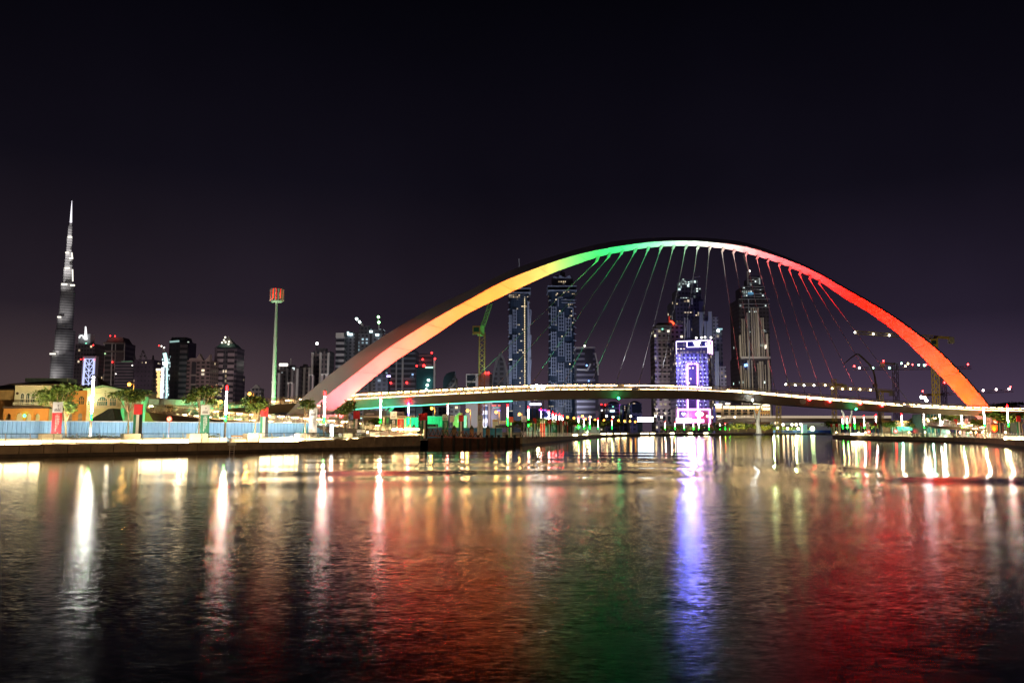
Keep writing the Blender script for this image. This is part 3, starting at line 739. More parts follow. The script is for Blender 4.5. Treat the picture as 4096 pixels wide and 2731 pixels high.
BN = [(225, 94, 'r', 'tall red banner with white head in front of the striped blue hoarding'), (548, 99, 'f', 'large four-colour flag board left of the round no-entry sign'), (818, 105, 'g', 'dark green banner with white head before the lit ramp'),
 (1055, 112, 'f', 'four-colour flag board half hidden by a tree before the lit ramp'), (1251, 118, 'w', 'pale banner with grey lettering below the dark arch face'), (1425, 132, 'f', 'four-colour flag board left of the dark kiosk'),
 (1573, 137, 'k', 'black banner with white head just right of the kiosk'), (1602, 139, 'r', 'red banner with white head under the kiosk canopy'), (1684, 152, 'f', 'rear flag board of the overlapping pair by the gangway'), (1697, 146, 'f', 'front flag board of the overlapping pair by the gangway'),
 (1781, 158, 'g', 'green banner left of the small white notice board'), (1844, 163, 'f', 'flag board in front of the green gabled house'), (1920, 168, 'w', 'pale banner under the crane mast behind the gangway'), (2044, 180, 'f', 'flag board behind the dark dock canopy'),
 (2096, 176, 'k', 'narrow black banner right of the dock canopy'), (2139, 198, 'f', 'flag board left of the bend in the quay'), (2171, 204, 'r', 'red banner at the bend in the quay'), (2197, 215, 'f', 'flag board right of the red banner at the bend')]
seq = 'gfwfkfrfgfwfkfrfgf'
for i, (u, Y) in enumerate(zip((2217, 2232, 2243, 2251, 2256, 2261, 2265, 2269, 2276, 2282, 2289, 2296, 2305, 2314, 2323, 2331, 2341, 2352), range(226, 400, 9))):
    BN.append((u, Y, seq[i], ORD[i].capitalize() + ' in the far row of boards past the bend, from the dock side'))
for i, (u, Y, k) in enumerate([(3328, 345, 'f'), (3336, 340, 'w'), (3348, 332, 'f'), (3359, 326, 'w'), (3402, 312, 'f'), (3447, 294, 'f'), (3472, 285, 'w'), (3503, 276, 'f')]):
    BN.append((u, Y, k, ORD[i].capitalize() + ' board along the right bank, counted from its far tip'))
BN += [(3571, 262, 'f', 'flag board left of the turquoise pavilion on the right bank'), (3703, 240, 'k', 'dark banner beside the white pole on the right bank'), (3741, 228, 'f', 'flag board left of the glass cone on the right bank'), (3825, 215, 'f', 'flag board right of the glass cone on the right bank'),
 (3869, 212, 'g', 'slim green banner on the right bank below the ramp'), (3900, 206, 'f', 'flag board before the white ramp wall on the right bank'), (3956, 195, 'w', 'pale banner glowing orange beside the arch foot'), (4000, 182, 'f', 'flag board right of the orange arch foot'), (4078, 168, 'f', 'rightmost flag board at the picture edge')]
first = {}
for u, Y, k, lab in BN:
    p = kb[k]; rz = R.uniform(-.1, .1) + (.25 if u > 1250 else 0)
    if k not in first:
        first[k] = 1; p.location = (GX(u, Y, 2.5), Y, GZ); LOC[p.name] = p.location.copy(); tag(p, lab); p.scale = (1, 1, 1.36)
    else: clone(p, (GX(u, Y, 2.5), Y, GZ), lab, rz).scale = (1, 1, 1.36)

# ------------------------------------------------------------------ promenade furniture on the left bank
def bank_pt(u, back):                # point `back` metres behind the left coping, on the picture column u
    line = [Vector(p) for p in LBs]
    best = None
    off = [Vector(p) for p in offset(LBs, back)]
    for a, b_ in zip(off, off[1:]):
        ua = CX + FPX*a.x/(a.y*ct); ub = CX + FPX*b_.x/(b_.y*ct)
        if (ua - u)*(ub - u) <= 0:
            t = (u - ua)/(ub - ua); return a.lerp(b_, t), (b_ - a).normalized()
    return off[-1], (off[-1] - off[-2]).normalized()
def bank_block(u0, u1, back, z0, z1, m, name, parent=None, thick=.45):
    mb = MB(); a, t = bank_pt(u0, back); b_, _ = bank_pt(u1, back); n = Vector((-t.y, t.x))
    c = (a + b_)/2 + n*thick/2; d = (b_ - a)/2
    mb.obox((c.x, c.y, (z0+z1)/2), (d.x, d.y, 0), (n.x*thick/2, n.y*thick/2, 0), (0, 0, (z1-z0)/2), m)
    return mb.build(name, parent)
LAWN = mat('hedge_leaf', (.10, .20, .03), .7, var=.5, scale=6)
def leaves(mb, pts, size, mats, n, spread):
    for _ in range(n):
        c = R.choice(pts); q = Vector((R.gauss(0, 1), R.gauss(0, 1), R.gauss(0, 1)))
        c = Vector(c) + Vector((q.x*spread[0], q.y*spread[1], q.z*spread[2]))
        a = Vector((R.uniform(-1, 1), R.uniform(-1, 1), R.uniform(-.6, .6))).normalized(); b_ = a.cross(Vector((R.uniform(-1, 1), R.uniform(-1, 1), R.uniform(-1, 1)))).normalized()
        s = size*R.uniform(.6, 1.3)
        mb.add([c - a*s, c + b_*s*.45, c + a*s, c - b_*s*.45], [(0, 1, 2, 3)], R.choice(mats))
LF = [mat('leaf_mid', (.10, .16, .02), .6, var=.4, scale=4), mat('leaf_yellow', (.17, .21, .03), .6, var=.3, scale=4), mat('leaf_dark', (.03, .07, .018), .6, var=.4, scale=4)]
# low planter wall running the length of the promenade, in lit lengths
plan = [(-60, 165, 'bare'), (168, 250, 'block'), (252, 492, 'hedge'), (495, 562, 'block'), (565, 755, 'bare'), (758, 832, 'block'), (834, 908, 'low'), (926, 990, 'bench'), (992, 1048, 'block'), (1050, 1195, 'bare'), (1197, 1240, 'block'), (1242, 1365, 'hedge'), (1367, 1410, 'block'), (1412, 1432, 'bare'), (1434, 1478, 'hedge'), (1480, 1520, 'block')]
for u0, u1, k in plan:
    near = {168: 'under the red banner', 495: 'left of the flag board', 758: 'under the dark green banner', 992: 'below the half hidden flag', 1197: 'left of the pale banner', 1367: 'below the small tree by the kiosk', 1480: 'at the kiosk', 252: 'under the first light pole', 1242: 'by the pole at the arch foot', 1434: 'beside the white utility box', -60: 'at the left picture edge', 565: 'below the no-entry sign', 1050: 'right of the ladder', 1412: 'in front of the kiosk flag', 834: 'left of the ladder', 926: 'just right of the ladder'}[u0]
    zup = .25*sstep(1380, 1520, u0)
    if k == 'bare':
        o = bank_block(u0, u1, .62, GZ + .02 + zup, GZ + .40 + zup, STRIP, 'light_strip'); tag(o, 'glowing warm light strip along the quay edge ' + near, 'light strip', 'glowing strips along the quay edge')
        o = bank_block(u0, u1, 3.2, GZ, GZ + .62 + zup, CREAM, 'planter_wall'); tag(o, 'low cream wall behind the glowing strip ' + near, 'low wall', 'low cream walls on the promenade')
    elif k == 'block':
        o = bank_block(u0, u1, 2.2, GZ, GZ + 1.12 + zup, CREAM, 'planter_wall', thick=.9); tag(o, 'tall cream planter block ' + near, 'low wall', 'low cream walls on the promenade')
    elif k == 'hedge':
        o = bank_block(u0, u1, 2.2, GZ, GZ + .62 + zup, CREAM, 'planter_wall', thick=.3); tag(o, 'low cream planter wall with a green hedge behind, ' + near, 'low wall', 'low cream walls on the promenade')
        mb = MB(); n = int((u1-u0)/6)
        for i in range(n):
            p, t = bank_pt(lerp(u0+4, u1-4, i/(n-1)), 2.9); leaves(mb, [(p.x, p.y, GZ + .72 + zup)], .09, LF[:2] + [LAWN], 26, (.22, .2, .14))
        tag(mb.build('hedge'), 'clipped green hedge in a cream planter ' + near, 'hedge')
    elif k == 'low':
        o = bank_block(u0, u1, 2.2, GZ, GZ + .6, CREAM, 'planter_wall', thick=.3); tag(o, 'low cream wall with sparse grasses ' + near, 'low wall', 'low cream walls on the promenade')
        mb = MB()
        for i in range(8):
            p, t = bank_pt(lerp(u0+4, u0+34, i/7), 2.7); leaves(mb, [(p.x, p.y, GZ + .75)], .13, LF[:2], 9, (.12, .1, .12))
        tag(mb.build('grass_clump'), 'sparse grass clump on the low wall left of the ladder', 'plant')
    else:
        rt = root('bench', (*bank_pt(u0, 2.4)[0], GZ), 'cream and wood bench ' + near, 'bench')
        bank_block(u0, u1, 2.4, GZ, GZ + .38, CREAM, 'base', rt, .5); bank_block(u0, u1-8, 2.3, GZ + .42, GZ + .52, mat('bench_wood', (.38, .22, .08), .6), 'seat', rt, .7); bank_block(u0, u1-8, 3.1, GZ + .7, GZ + .9, MATS['bench_wood'], 'backrest', rt, .1)
# unseen warm area lamps added along the coping to wash the walls
for i in range(0, len(LBs) - 1, 2):
    a = Vector(LBs[i]); b_ = Vector(LBs[min(i+2, len(LBs)-1)]); t = (b_ - a).normalized(); n = Vector((-t.y, t.x)); c = (a + b_)/2 + n*.06
    z = GZ + .30 + .6*sstep(.8, .9, i/(len(LBs)-1)); l = (b_ - a).length
    o = lamp('AREA', (c.x, c.y, z), 24*l, (1, .76, .42), target=(c.x + n.x*3, c.y + n.y*3, z + .6), size=(l, .06))
# outer strip throws a little light down the wall
prom = offset(LBs, .5)
pv = [(*p, GZ + .005) for p in prom] + [(*p, GZ + .005) for p in offset(LBs, 14)][::-1]
# ------------------------------------------------------------------ blue hoarding
HB = mat('hoarding_blue', (.27, .52, .76), .45, var=.08, scale=.4)
def hoarding(name, a, b_, z0, z1, m, label, pitch=.42, rail=True):
    rt = root(name, (a[0], a[1], GZ), label, 'hoarding'); a, b_ = Vector(a), Vector(b_); t = (b_ - a).normalized(); n = Vector((-t.y, t.x)); L_ = (b_ - a).length; k = int(L_/pitch)
    vs_, fs_ = [], []
    for i in range(k + 1):
        for f, o in ((0, 0), (.62, 0), (.74, .09), (.9, .09)):
            p = a + t*min(L_, (i + f)*pitch) + n*o; vs_ += [(p.x, p.y, z0), (p.x, p.y, z1)]
    q = len(vs_)//2
    fs_ = [(2*i, 2*i+2, 2*i+3, 2*i+1) for i in range(q - 1)]
    m2 = len(vs_); vs_ += [(x + n.x*.12, y + n.y*.12, z) for x, y, z in vs_]
    fs_ += [(m2 + 2*i, m2 + 2*i+1, m2 + 2*i+3, m2 + 2*i+2) for i in range(q - 1)] + [(2*i+1, 2*i+3, m2 + 2*i+3, m2 + 2*i+1) for i in range(q-1)]
    mb = MB(); mb.add(vs_, fs_, m); mb.build('corrugated_sheet', rt)
    if rail:
        mb = MB(); mb.bar((a.x, a.y, z1 + .05), (b_.x, b_.y, z1 + .05), .14, mat('hoarding_cap', (.6, .6, .58), .5)); mb.build('cap_rail', rt)
    return rt
h0, h1 = (GX(-160, 99, 3), 99), (GX(1342, 128, 3), 128)
hoarding('hoarding', h0, h1, GZ, 3.98, HB, 'long light blue corrugated hoarding behind the left promenade', pitch=.5)
hoarding('hoarding', (GX(1655, 176, 3), 176), (GX(2010, 192, 3), 192), GZ, 3.6, mat('hoarding_deep', (.06, .25, .48), .45, var=.1), 'deep blue hoarding behind the gangway and dock posts', pitch=.7)
hoarding('hoarding', (GX(1560, 186, 4), 186), (GX(1775, 192, 4), 192), 3.0, 6.3, mat('hoarding_green', (.10, .62, .34), .5, var=.1), 'bright green lit hoarding with ribs behind the kiosk canopy', pitch=.9)
hoarding('hoarding', (GX(2100, 215, 3), 215), (GX(2400, 440, 3), 440), GZ, 5.2, mat('hoarding_teal', (.16, .35, .42), .5, var=.1), 'grey teal hoarding behind the row of far boards', pitch=1.2)
hoarding('hoarding', (GX(3330, 370, 3), 370), (GX(3640, 300, 3), 300), GZ, 4.4, mat('hoarding_navy', (.02, .05, .22), .5, var=.1), 'navy hoarding behind the right bank boards', pitch=1.0)
for u, Y in ((60, 88), (330, 93), (640, 97), (940, 105), (1140, 111)):
    lamp('SPOT', (GX(u, Y, 2), Y + 2, 1.75), 4000, (1, .96, .9), .2, (GX(u + 30, Y + 14, 3), Y + 14, 3.0), 150, 1.0)
    lamp('POINT', (GX(u, Y, 2), Y + 6, 2.3), 170, (1, .85, .6), .2)

# no-entry sign, name boards, utility box
rt = root('round_sign', (GX(678, 101, 2), 101, GZ), 'round red and white no-entry sign on a thin pole', 'sign')
x, Y = GX(678, 101, 4), 101
mb = MB(); mb.tube([(x - .05, Y, GZ), (x, Y, 4.4)], .035, mat('pole_rust', (.3, .12, .08), .6), 5); mb.build('pole', rt)
mb = MB(); mb.tube([(x, Y - .03, 4.25), (x, Y - .06, 4.25)], .3, mat('sign_orange', (.8, .55, .4), .5), 14); f_ = mb.build('sign_face', rt)
mb = MB()
for k in range(16):
    a0, a1 = 2*PI*k/16, 2*PI*(k+1)/16; mb.bar((x + .31*math.cos(a0), Y - .07, 4.25 + .31*math.sin(a0)), (x + .31*math.cos(a1), Y - .07, 4.25 + .31*math.sin(a1)), .09, mat('sign_red', (.75, .05, .02), .5), (0, 1, 0))
mb.bar((x - .2, Y - .075, 4.47), (x + .2, Y - .075, 4.03), .07, MATS['sign_red'], (0, 1, 0)); mb.build('red_ring', rt)
def text(body, loc, size, m, parent, name='lettering', align='CENTER', rz=0):
    c = bpy.data.curves.new(name, 'FONT'); c.body = body; c.size = size; c.align_x = align; c.extrude = .01; c.materials.append(m)
    tmp = bpy.data.objects.new('tmp', c); COL.objects.link(tmp); bpy.context.view_layer.update()
    me = bpy.data.meshes.new_from_object(tmp.evaluated_get(bpy.context.evaluated_depsgraph_get())); bpy.data.objects.remove(tmp)
    o = bpy.data.objects.new(name, me); COL.objects.link(o)
    if parent: o.parent = parent
    o.location = Vector(loc) - LOC.get(parent.name, Vector()); o.rotation_euler = (PI/2, 0, rz); return o
AR_BRIDGE = 'جسر التسامح'
def shape_ar(s):
    """join Arabic letters into presentation forms and reverse them for a left-to-right text object"""
    F = {'ج': 0xFE9D, 'س': 0xFEB1, 'ت': 0xFE95, 'م': 0xFEE1, 'ح': 0xFEA1, 'ل': 0xFEDD, 'ط': 0xFEC1, 'ق': 0xFED5, 'ن': 0xFEE5, 'ي': 0xFEF1, 'ب': 0xFE8F, 'ع': 0xFEC9, 'ص': 0xFEB9, 'ه': 0xFEE9, 'ك': 0xFED9}
    D = {'ا': 0xFE8D, 'ر': 0xFEAD, 'و': 0xFEED, 'د': 0xFEA9, 'ة': 0xFE93}
    o = []
    for i, ch in enumerate(s):
        pj = i > 0 and s[i-1] in F; nj = i + 1 < len(s) and (s[i+1] in F or s[i+1] in D)
        if ch in F: o.append(chr(F[ch] + (3 if pj and nj else 1 if pj else 2 if nj else 0)))
        elif ch in D: o.append(chr(D[ch] + (1 if pj else 0)))
        else: o.append(ch)
    return ''.join(o)[::-1]
SIGNB = mat('sign_beige', (.70, .62, .46), .6, var=.05); INK = mat('ink_dark', (.05, .04, .03), .6)
def name_board(u0, u1, v0, v1, Y, label):
    a, b_ = P(u0, v1, Y), P(u1, v0, Y); w_ = b_.x - a.x; hh = b_.z - a.z
    rt = root('name_board', (a.x, Y, GZ), label, 'sign', 'beige bridge name boards')
    mb = MB(); mb.box(a.x, b_.x, Y, Y + .12, a.z, b_.z, SIGNB); mb.build('board', rt)
    mb = MB(); mb.tube([(b_.x - .1, Y + .2, GZ), (b_.x - .1, Y + .2, a.z + .3)], .06, DARK, 5); mb.build('post', rt)
    text(shape_ar(AR_BRIDGE), ((a.x + b_.x)/2 + w_*.08, Y - .03, a.z + hh*.52), hh*.42, INK, rt); text('Tolerance Bridge', ((a.x + b_.x)/2, Y - .03, a.z + hh*.12), w_*.128, INK, rt)
name_board(1316, 1358, 1664.5, 1682, 128, 'beige Tolerance Bridge name board in front of the arch foot')
name_board(1997, 2028, 1682, 1695, 176, 'beige Tolerance Bridge name board left of the dock canopy')
rt = root('utility_box', (*bank_pt(1452, 3.4)[0], GZ), 'small white utility box beside the hedge at the kiosk', 'utility box')
bank_block(1443, 1461, 3.2, GZ, 2.9, WHITE, 'cabinet', rt, .8); bank_block(1442, 1462, 3.1, 2.9, 3.0, CREAM, 'lid', rt, 1.0)
p = P(1470, 1728, 113); mb = MB(); mb.ball((p.x, p.y, p.z), .12, WARM); mb.tube([(p.x, p.y, p.z-.12), (p.x, p.y, 2.4)], .03, STEEL, 4); tag(mb.build('rail_lamp'), 'tiny round lamp on the handrail before the kiosk', 'lamp')
p = P(1327, 1710, 121); rt = root('glow_column', (p.x, p.y, GZ), 'short white glowing column at the end of the blue hoarding', 'light column')
mb = MB(); mb.tube([(p.x, p.y, GZ + .3), (p.x, p.y, P(1327, 1698, 121).z)], .24, emit('glow_white', (1, .96, 1), 9), 8); mb.build('light_tube', rt)
mb = MB(); mb.tube([(p.x, p.y, GZ), (p.x, p.y, GZ + .32)], .27, STEEL, 8); mb.build('base', rt)

# ------------------------------------------------------------------ kiosk and canopy at the marine stop
KIO = mat('kiosk_panel', (.085, .075, .05), .5, var=.15)
Y = 139; a, b_ = P(1452, 1725, Y), P(1546, 1642, Y)
rt = root('kiosk', (a.x, Y, GZ), 'dark square ticket kiosk with flat canopy beside the marine stop', 'kiosk')
mb = MB(); mb.box(a.x, b_.x, Y, Y + 3, GZ, b_.z, KIO)
for u in (1470, 1498, 1520): x = GX(u, Y, 3); mb.box(x-.02, x+.02, Y-.03, Y, GZ, 4.6, DARK)
mb.box(a.x, b_.x, Y-.03, Y, 4.6, 4.66, DARK); mb.build('body', rt)
mb = MB(); mb.box(P(1462, 1655, Y).x, P(1497, 1655, Y).x, Y-.06, Y-.01, ZV(1657, Y), ZV(1655.5, Y), SIGNB); mb.build('sign_line', rt); mb = MB(); mb.box(P(1468, 1655, Y).x, P(1495, 1655, Y).x, Y-.06, Y-.01, ZV(1653, Y), ZV(1652, Y), SIGNB); mb.build('sign_line', rt)
mb = MB(); zc = ZV(1668.5, Y); mb.box(P(1437, 1668, Y).x, P(1664, 1668, Y).x, Y - 1.5, Y + 3.4, zc, zc + .26, mat('canopy_grey', (.22, .18, .12), .5)); mb.build('canopy', rt)
for u in (1511, 1534, 1622, 1641):
    x = GX(u, Y - 1, 3); mb = MB(); mb.tube([(x, Y - 1, GZ), (x, Y - 1, zc)], .11 if u > 1600 else .16, SIGNB, 6); mb.build('column', rt)
x0, x1 = GX(1517, Y, 2), GX(1545, Y, 2); mb = MB(); mb.box(x0, x1, Y - .05, Y + .02, 2.4, 4.1, DARK); mb.build('window', rt)
lamp('SPOT', (a.x + 2, Y - 6, 1.8), 500, (1, .75, .42), .2, (a.x + 2, Y, 4), 120, 1)
def green_board(u0, u1, v0, v1, Y, label, left=True):
    a, b_ = P(u0, v1, Y), P(u1, v0, Y); hh = b_.z - a.z; wd = b_.x - a.x
    rt = root('station_board', (a.x, Y, GZ), label, 'sign', 'dark green marine stop boards')
    mb = MB(); mb.box(a.x, b_.x, Y, Y + .1, a.z, b_.z, mat('board_dark', (.012, .02, .016), .4)); mb.build('board', rt)
    mb = MB(); x = b_.x - hh*1.0; mb.box(x, x + hh*.8, Y - .02, Y, a.z + hh*.1, b_.z - hh*.1, mat('board_green', (.03, .28, .16), .5)); mb.build('number_plate', rt)
    text('72', (x + hh*.4, Y - .04, a.z + hh*.25), hh*.62, BWH, rt); 
    text(shape_ar('محطة النقل البحري'), (a.x + (wd - hh)*.5, Y - .03, a.z + hh*.55), hh*.32, BWH, rt); text('Marine Transport Station', (a.x + (wd - hh)*.5, Y - .03, a.z + hh*.18), (wd - hh)*.085, BWH, rt)
    for x in (a.x + .1, b_.x - .1): mb = MB(); mb.tube([(x, Y + .15, GZ - .4), (x, Y + .15, a.z + .1)], .06, DARK, 5); mb.build('post', rt)
green_board(1701, 1752, 1696, 1707, 150, 'wide dark marine station board numbered 72 over the gangway')
a, b_ = P(1677, 1710, 149), P(1687, 1695, 149); rt = root('number_board', (a.x, 149, GZ), 'small dark green board numbered 72 left of the gangway', 'sign')
mb = MB(); mb.box(a.x, b_.x, 149, 149.1, a.z, b_.z, MATS['board_green']); mb.build('board', rt); text('72', ((a.x+b_.x)/2, 148.95, a.z + .25), .5, BWH, rt); mb = MB(); mb.tube([(a.x+.1, 149.2, GZ), (a.x+.1, 149.2, a.z)], .05, DARK, 5); mb.build('post', rt)
a, b_ = P(1799, 1687, 160), P(1817, 1662, 160); rt = root('notice_board', (a.x, 160, GZ), 'small pale notice board on a post left of the green gabled house', 'sign')
mb = MB(); mb.box(a.x, b_.x, 160, 160.1, a.z, b_.z, BWH); mb.build('board', rt); mb = MB()
for k in range(4): mb.box(a.x + .12, b_.x - .12, 159.96, 160, a.z + .2 + k*.26, a.z + .28 + k*.26, INKD)
mb.box(a.x + .12, a.x + .15, 159.965, 160.0, a.z + .2, a.z + 1.06, INKD); mb.build('lettering', rt); mb = MB(); x = (a.x+b_.x)/2; mb.tube([(x, 160.2, GZ), (x, 160.2, a.z + .2)], .06, DARK, 5); mb.build('post', rt)
a, b_ = P(1970, 1711, 178), P(1993, 1676, 178); rt = root('map_board', (a.x, 178, GZ), 'white map board with orange band left of the dock canopy', 'sign')
mb = MB(); mb.box(a.x, b_.x, 178, 178.12, a.z, b_.z, CREAM); mb.build('board', rt); mb = MB(); mb.box(a.x, b_.x, 177.96, 178, b_.z - .42, b_.z - .28, mat('orange_band', (.8, .25, .03), .5)); mb.build('orange_band', rt)
mb = MB(); mb.tube([(a.x + .6, 178.2, GZ), (a.x + .6, 178.2, a.z)], .08, DARK, 5); mb.build('post', rt)

# ------------------------------------------------------------------ dock: gangway, piles, timber front, canopy, capped posts
WOOD = mat('dock_timber', (.13, .06, .035), .75, var=.4, scale=1.4); RUST = mat('gangway_red', (.36, .12, .08), .6, var=.2, scale=2)
rt = root('gangway', (GX(1705, 150), 150, 0), 'reddish gangway with zigzag side trusses sloping along the dock', 'gangway')
ga, gb = P(1702, 1742, 150), P(1930, 1752, 152)
mb = MB(); mb.bar(ga, gb, 2.2, RUST, h=.25); mb.build('deck', rt)
gd = (gb - ga).normalized()
for s in (-1.1, 1.1):
    m = MB(); o = Vector((0, s, 0)); n_ = 12
    for k in range(n_):
        p = ga.lerp(gb, k/n_) + o; q = ga.lerp(gb, (k+.5)/n_) + o; r_ = ga.lerp(gb, (k+1)/n_) + o; up = Vector((0, 0, 1.35 - .5*k/n_))
        m.bar(p, q + up, .09, DARK if s < 0 else RUST); m.bar(q + up, r_, .09, DARK if s < 0 else RUST)
    m.bar(ga + o, gb + o, .12, RUST); m.build('truss', rt)
    m = MB()
    for k in range(1, 6): m.bar(ga + o + Vector((0, .1, k*.26)), gb + o + Vector((0, .1, k*.26 - .2*k/5)), .06, RUST)
    m.build('side_rail', rt)
rt = root('timber_dock', (GX(1760, 146), 146, 0), 'dark timber dock front standing in the canal beside the gangway', 'dock')
da, db_ = Vector((GX(1712, 146, .5), 146, 0)), Vector((GX(2088, 160, .5), 160, 0)); dd = (db_ - da)
m = MB()
for k in range(5):
    m.bar(da + Vector((0, 0, -.1 + k*.34)), db_ + Vector((0, 0, -.1 + k*.34)), .2, WOOD, h=.3)
m.bar(da + Vector((0, .15, .5)), db_ + Vector((0, .15, .5)), .1, DARK, h=1.4)
m.build('plank_front', rt)
m = MB(); m.obox((da + db_)/2 + Vector((0, 6, 1.45)), dd/2, (0, 6, 0), (0, 0, .1), WOOD); m.build('dock_deck', rt)
PROTO = None
for i, u in enumerate((1765, 1809, 1850, 1872, 1904, 1940, 1961, 1988, 2022, 2055, 2087)):
    t = (u - 1712)/(2088 - 1712); q = da + dd*t
    if PROTO is None:
        m = MB(); m.tube([(0, 0, -.5), (0, 0, 2.0)], .27, mat('pile_black', (.015, .012, .01), .6), 8); m.tube([(0, 0, 2.0), (0, 0, 2.08)], .3, DARK, 8); o = m.build('dock_pile'); PROTO = o
    else: o = PROTO.copy(); COL.objects.link(o)
    o.location = (q.x, q.y - .45, 0); tag(o, ORD[i].capitalize() + ' black mooring pile along the timber dock, counted from the gangway end', 'pile', 'black piles along the dock')
PROTO = None
for i, (u, Y) in enumerate(((1817, 166), (1887, 168), (1952, 172), (1655, 150))):
    x = GX(u, Y, 3)
    if PROTO is None:
        rt = root('capped_post', (x, Y, 1.2), 'x', 'post', 'square posts with pointed caps on the dock'); m = MB(); m.box(x-.42, x+.42, Y-.42, Y+.42, 1.2, 3.25, mat('post_timber', (.2, .11, .05), .7)); m.build('shaft', rt)
        m = MB(); m.prism([(x-.5, Y-.5), (x+.5, Y-.5), (x+.5, Y+.5), (x-.5, Y+.5)], 3.25, 4.1, DARK, [(x-.02, Y-.02), (x+.02, Y-.02), (x+.02, Y+.02), (x-.02, Y+.02)]); m.build('cap', rt); CH[rt.name] = kids(rt); PROTO = rt; o = rt
    else: o = clone(PROTO, (x, Y, 1.2), '')
    o['label'] = ('square dark post with pointed cap below the white notice board', 'square post with pointed cap midway along the blue hoarding', 'square post with pointed cap just left of the dock canopy', 'square post with pointed cap behind the left railing end')[i]
Y = 163; a, b_ = P(1981, 1741, Y), P(2088, 1701, Y)
rt = root('dock_canopy', (a.x, Y, 1.2), 'dark flat canopy frame with a signboard over the dock entrance', 'canopy')
m = MB(); m.box(a.x, b_.x, Y, Y + 2.2, ZV(1709, Y), b_.z, mat('canopy_dark', (.012, .016, .015), .4)); m.build('roof_beam', rt)
text(shape_ar('محطة النقل البحري') + '   Marine Transport Station', ((a.x + b_.x)/2, Y - .03, ZV(1707, Y)), .3, INKD, rt)
for x, yy in ((a.x + .08, Y + .1), (b_.x - .08, Y + .1), (a.x + .08, Y + 2), (b_.x - .08, Y + 2)):
    m = MB(); m.box(x - .08, x + .08, yy - .08, yy + .08, 1.3, ZV(1709, Y), DARK); m.build('leg', rt)
m = MB()
for k in range(4): m.bar((a.x, Y + 2.3, 1.6 + k*.3), (b_.x, Y + 2.3, 1.6 + k*.3), .05, STEEL)
m.bar((a.x, Y + 2.3, 1.5), (a.x, Y + 2.3, 2.5), .05, STEEL); m.build('side_rail', rt)
lamp('POINT', (GX(1850, 156, 3), 156, 3.4), 260, (1, .5, .32), .3); lamp('POINT', (GX(2040, 172, 3), 172, 4), 220, (1, .7, .4), .3)
# row of bright lamps on the terrace railing by the kiosk
for i, u in enumerate((1578, 1600, 1626, 1648, 1667)):
    p = P(u, 1717, 134); rt = root('terrace_lamp', (p.x, p.y, 1.9), ORD[i].capitalize() + ' bright terrace lamp over the railing end, from the kiosk side', 'lamp', 'bright terrace lamps')
    m = MB(); m.box(p.x - .38, p.x + .38, p.y - .1, p.y + .1, p.z - .12, p.z + .12, DECKL); m.build('lens', rt); m = MB(); m.tube([(p.x, p.y, 1.9), (p.x, p.y, p.z - .12)], .05, STEEL, 5); m.build('post', rt)

# unseen fill lamps added behind the viewer; hoods block their upward light
for x, y in ((-42, -14), (-8, -16), (30, -14), (70, -10)):
    rt = root('added_fill_lamp', (x, y, GZ), ('leftmost', 'second', 'third', 'rightmost')[[-42, -8, 30, 70].index(x)] + ' lamp post of the near promenade behind the viewer', 'street lamp', 'added fill lamps behind the viewer')
    m = MB(); m.tube([(x, y, GZ), (x, y, 8.2)], .09, DARK, 6); m.build('post', rt); m = MB(); m.lathe((x, y), [(1.05, 8.335), (1.0, 8.6), (.2, 8.9)], DARK, 20); m.f.pop(); m.mi.pop(); m.f.pop(-1); m.mi.pop(-1); m.lathe((x, y), [(.22, 8.88), (.05, 8.98)], DARK, 8); m.build('cutoff_hood', rt)
    lamp('POINT', (x, y, 8.3), 30000, (1, .66, .36), .1)

# ------------------------------------------------------------------ villas on the left bank
VC = mat('villa_cream', (.62, .55, .36), .85, var=.12, scale=.7); VO = mat('villa_orange', (.55, .24, .06), .85, var=.15, scale=.7); VG = mat('villa_sage', (.55, .58, .40), .85, var=.1, scale=.7)
ROOF = mat('roof_dark', (.07, .045, .035), .8, var=.3, scale=2); GLS = mat('villa_glass', (.02, .05, .05), .15, var=.2); GLT = mat('villa_glass_teal', (.03, .16, .17), .2, var=.2)
def arch_poly(x0, x1, z0, z1, n=8):
    r = (x1-x0)/2; c = (x0+x1)/2; zs = z1 - r
    return [(x0, z0), (x1, z0)] + [(c + r*math.cos(PI*k/n), zs + r*math.sin(PI*k/n)) for k in range(n+1)]
def arch_window(u0, u1, v0, v1, Y, frame, glass, parent, bars=3, name='window', rise=True):
    a, b_ = P(u0, v1, Y), P(u1, v0, Y)
    m = MB(); poly = arch_poly(a.x - .25, b_.x + .25, a.z - .12, b_.z + .22) if rise else [(a.x-.2, a.z-.15), (b_.x+.2, a.z-.15), (b_.x+.2, b_.z+.15), (a.x-.2, b_.z+.15)]
    m.yprism(poly, Y - .10, Y + .12, frame); w_ = m.build(name, parent)
    m = MB(); poly = arch_poly(a.x, b_.x, a.z, b_.z) if rise else [(a.x, a.z), (b_.x, a.z), (b_.x, b_.z), (a.x, b_.z)]
    m.yprism(poly, Y - .13, Y - .11, glass)
    for k in range(1, bars): x = lerp(a.x, b_.x, k/bars); m.box(x-.05, x+.05, Y - .17, Y - .135, a.z, b_.z - (.25 if rise else 0), frame)
    m.box(a.x, b_.x, Y - .172, Y - .137, lerp(a.z, b_.z, .5) - .05, lerp(a.z, b_.z, .5) + .05, frame)
    p_ = m.build('pane', None); p_.parent = w_; p_.data.transform(Matrix.Translation(-LOC[parent.name])); return w_
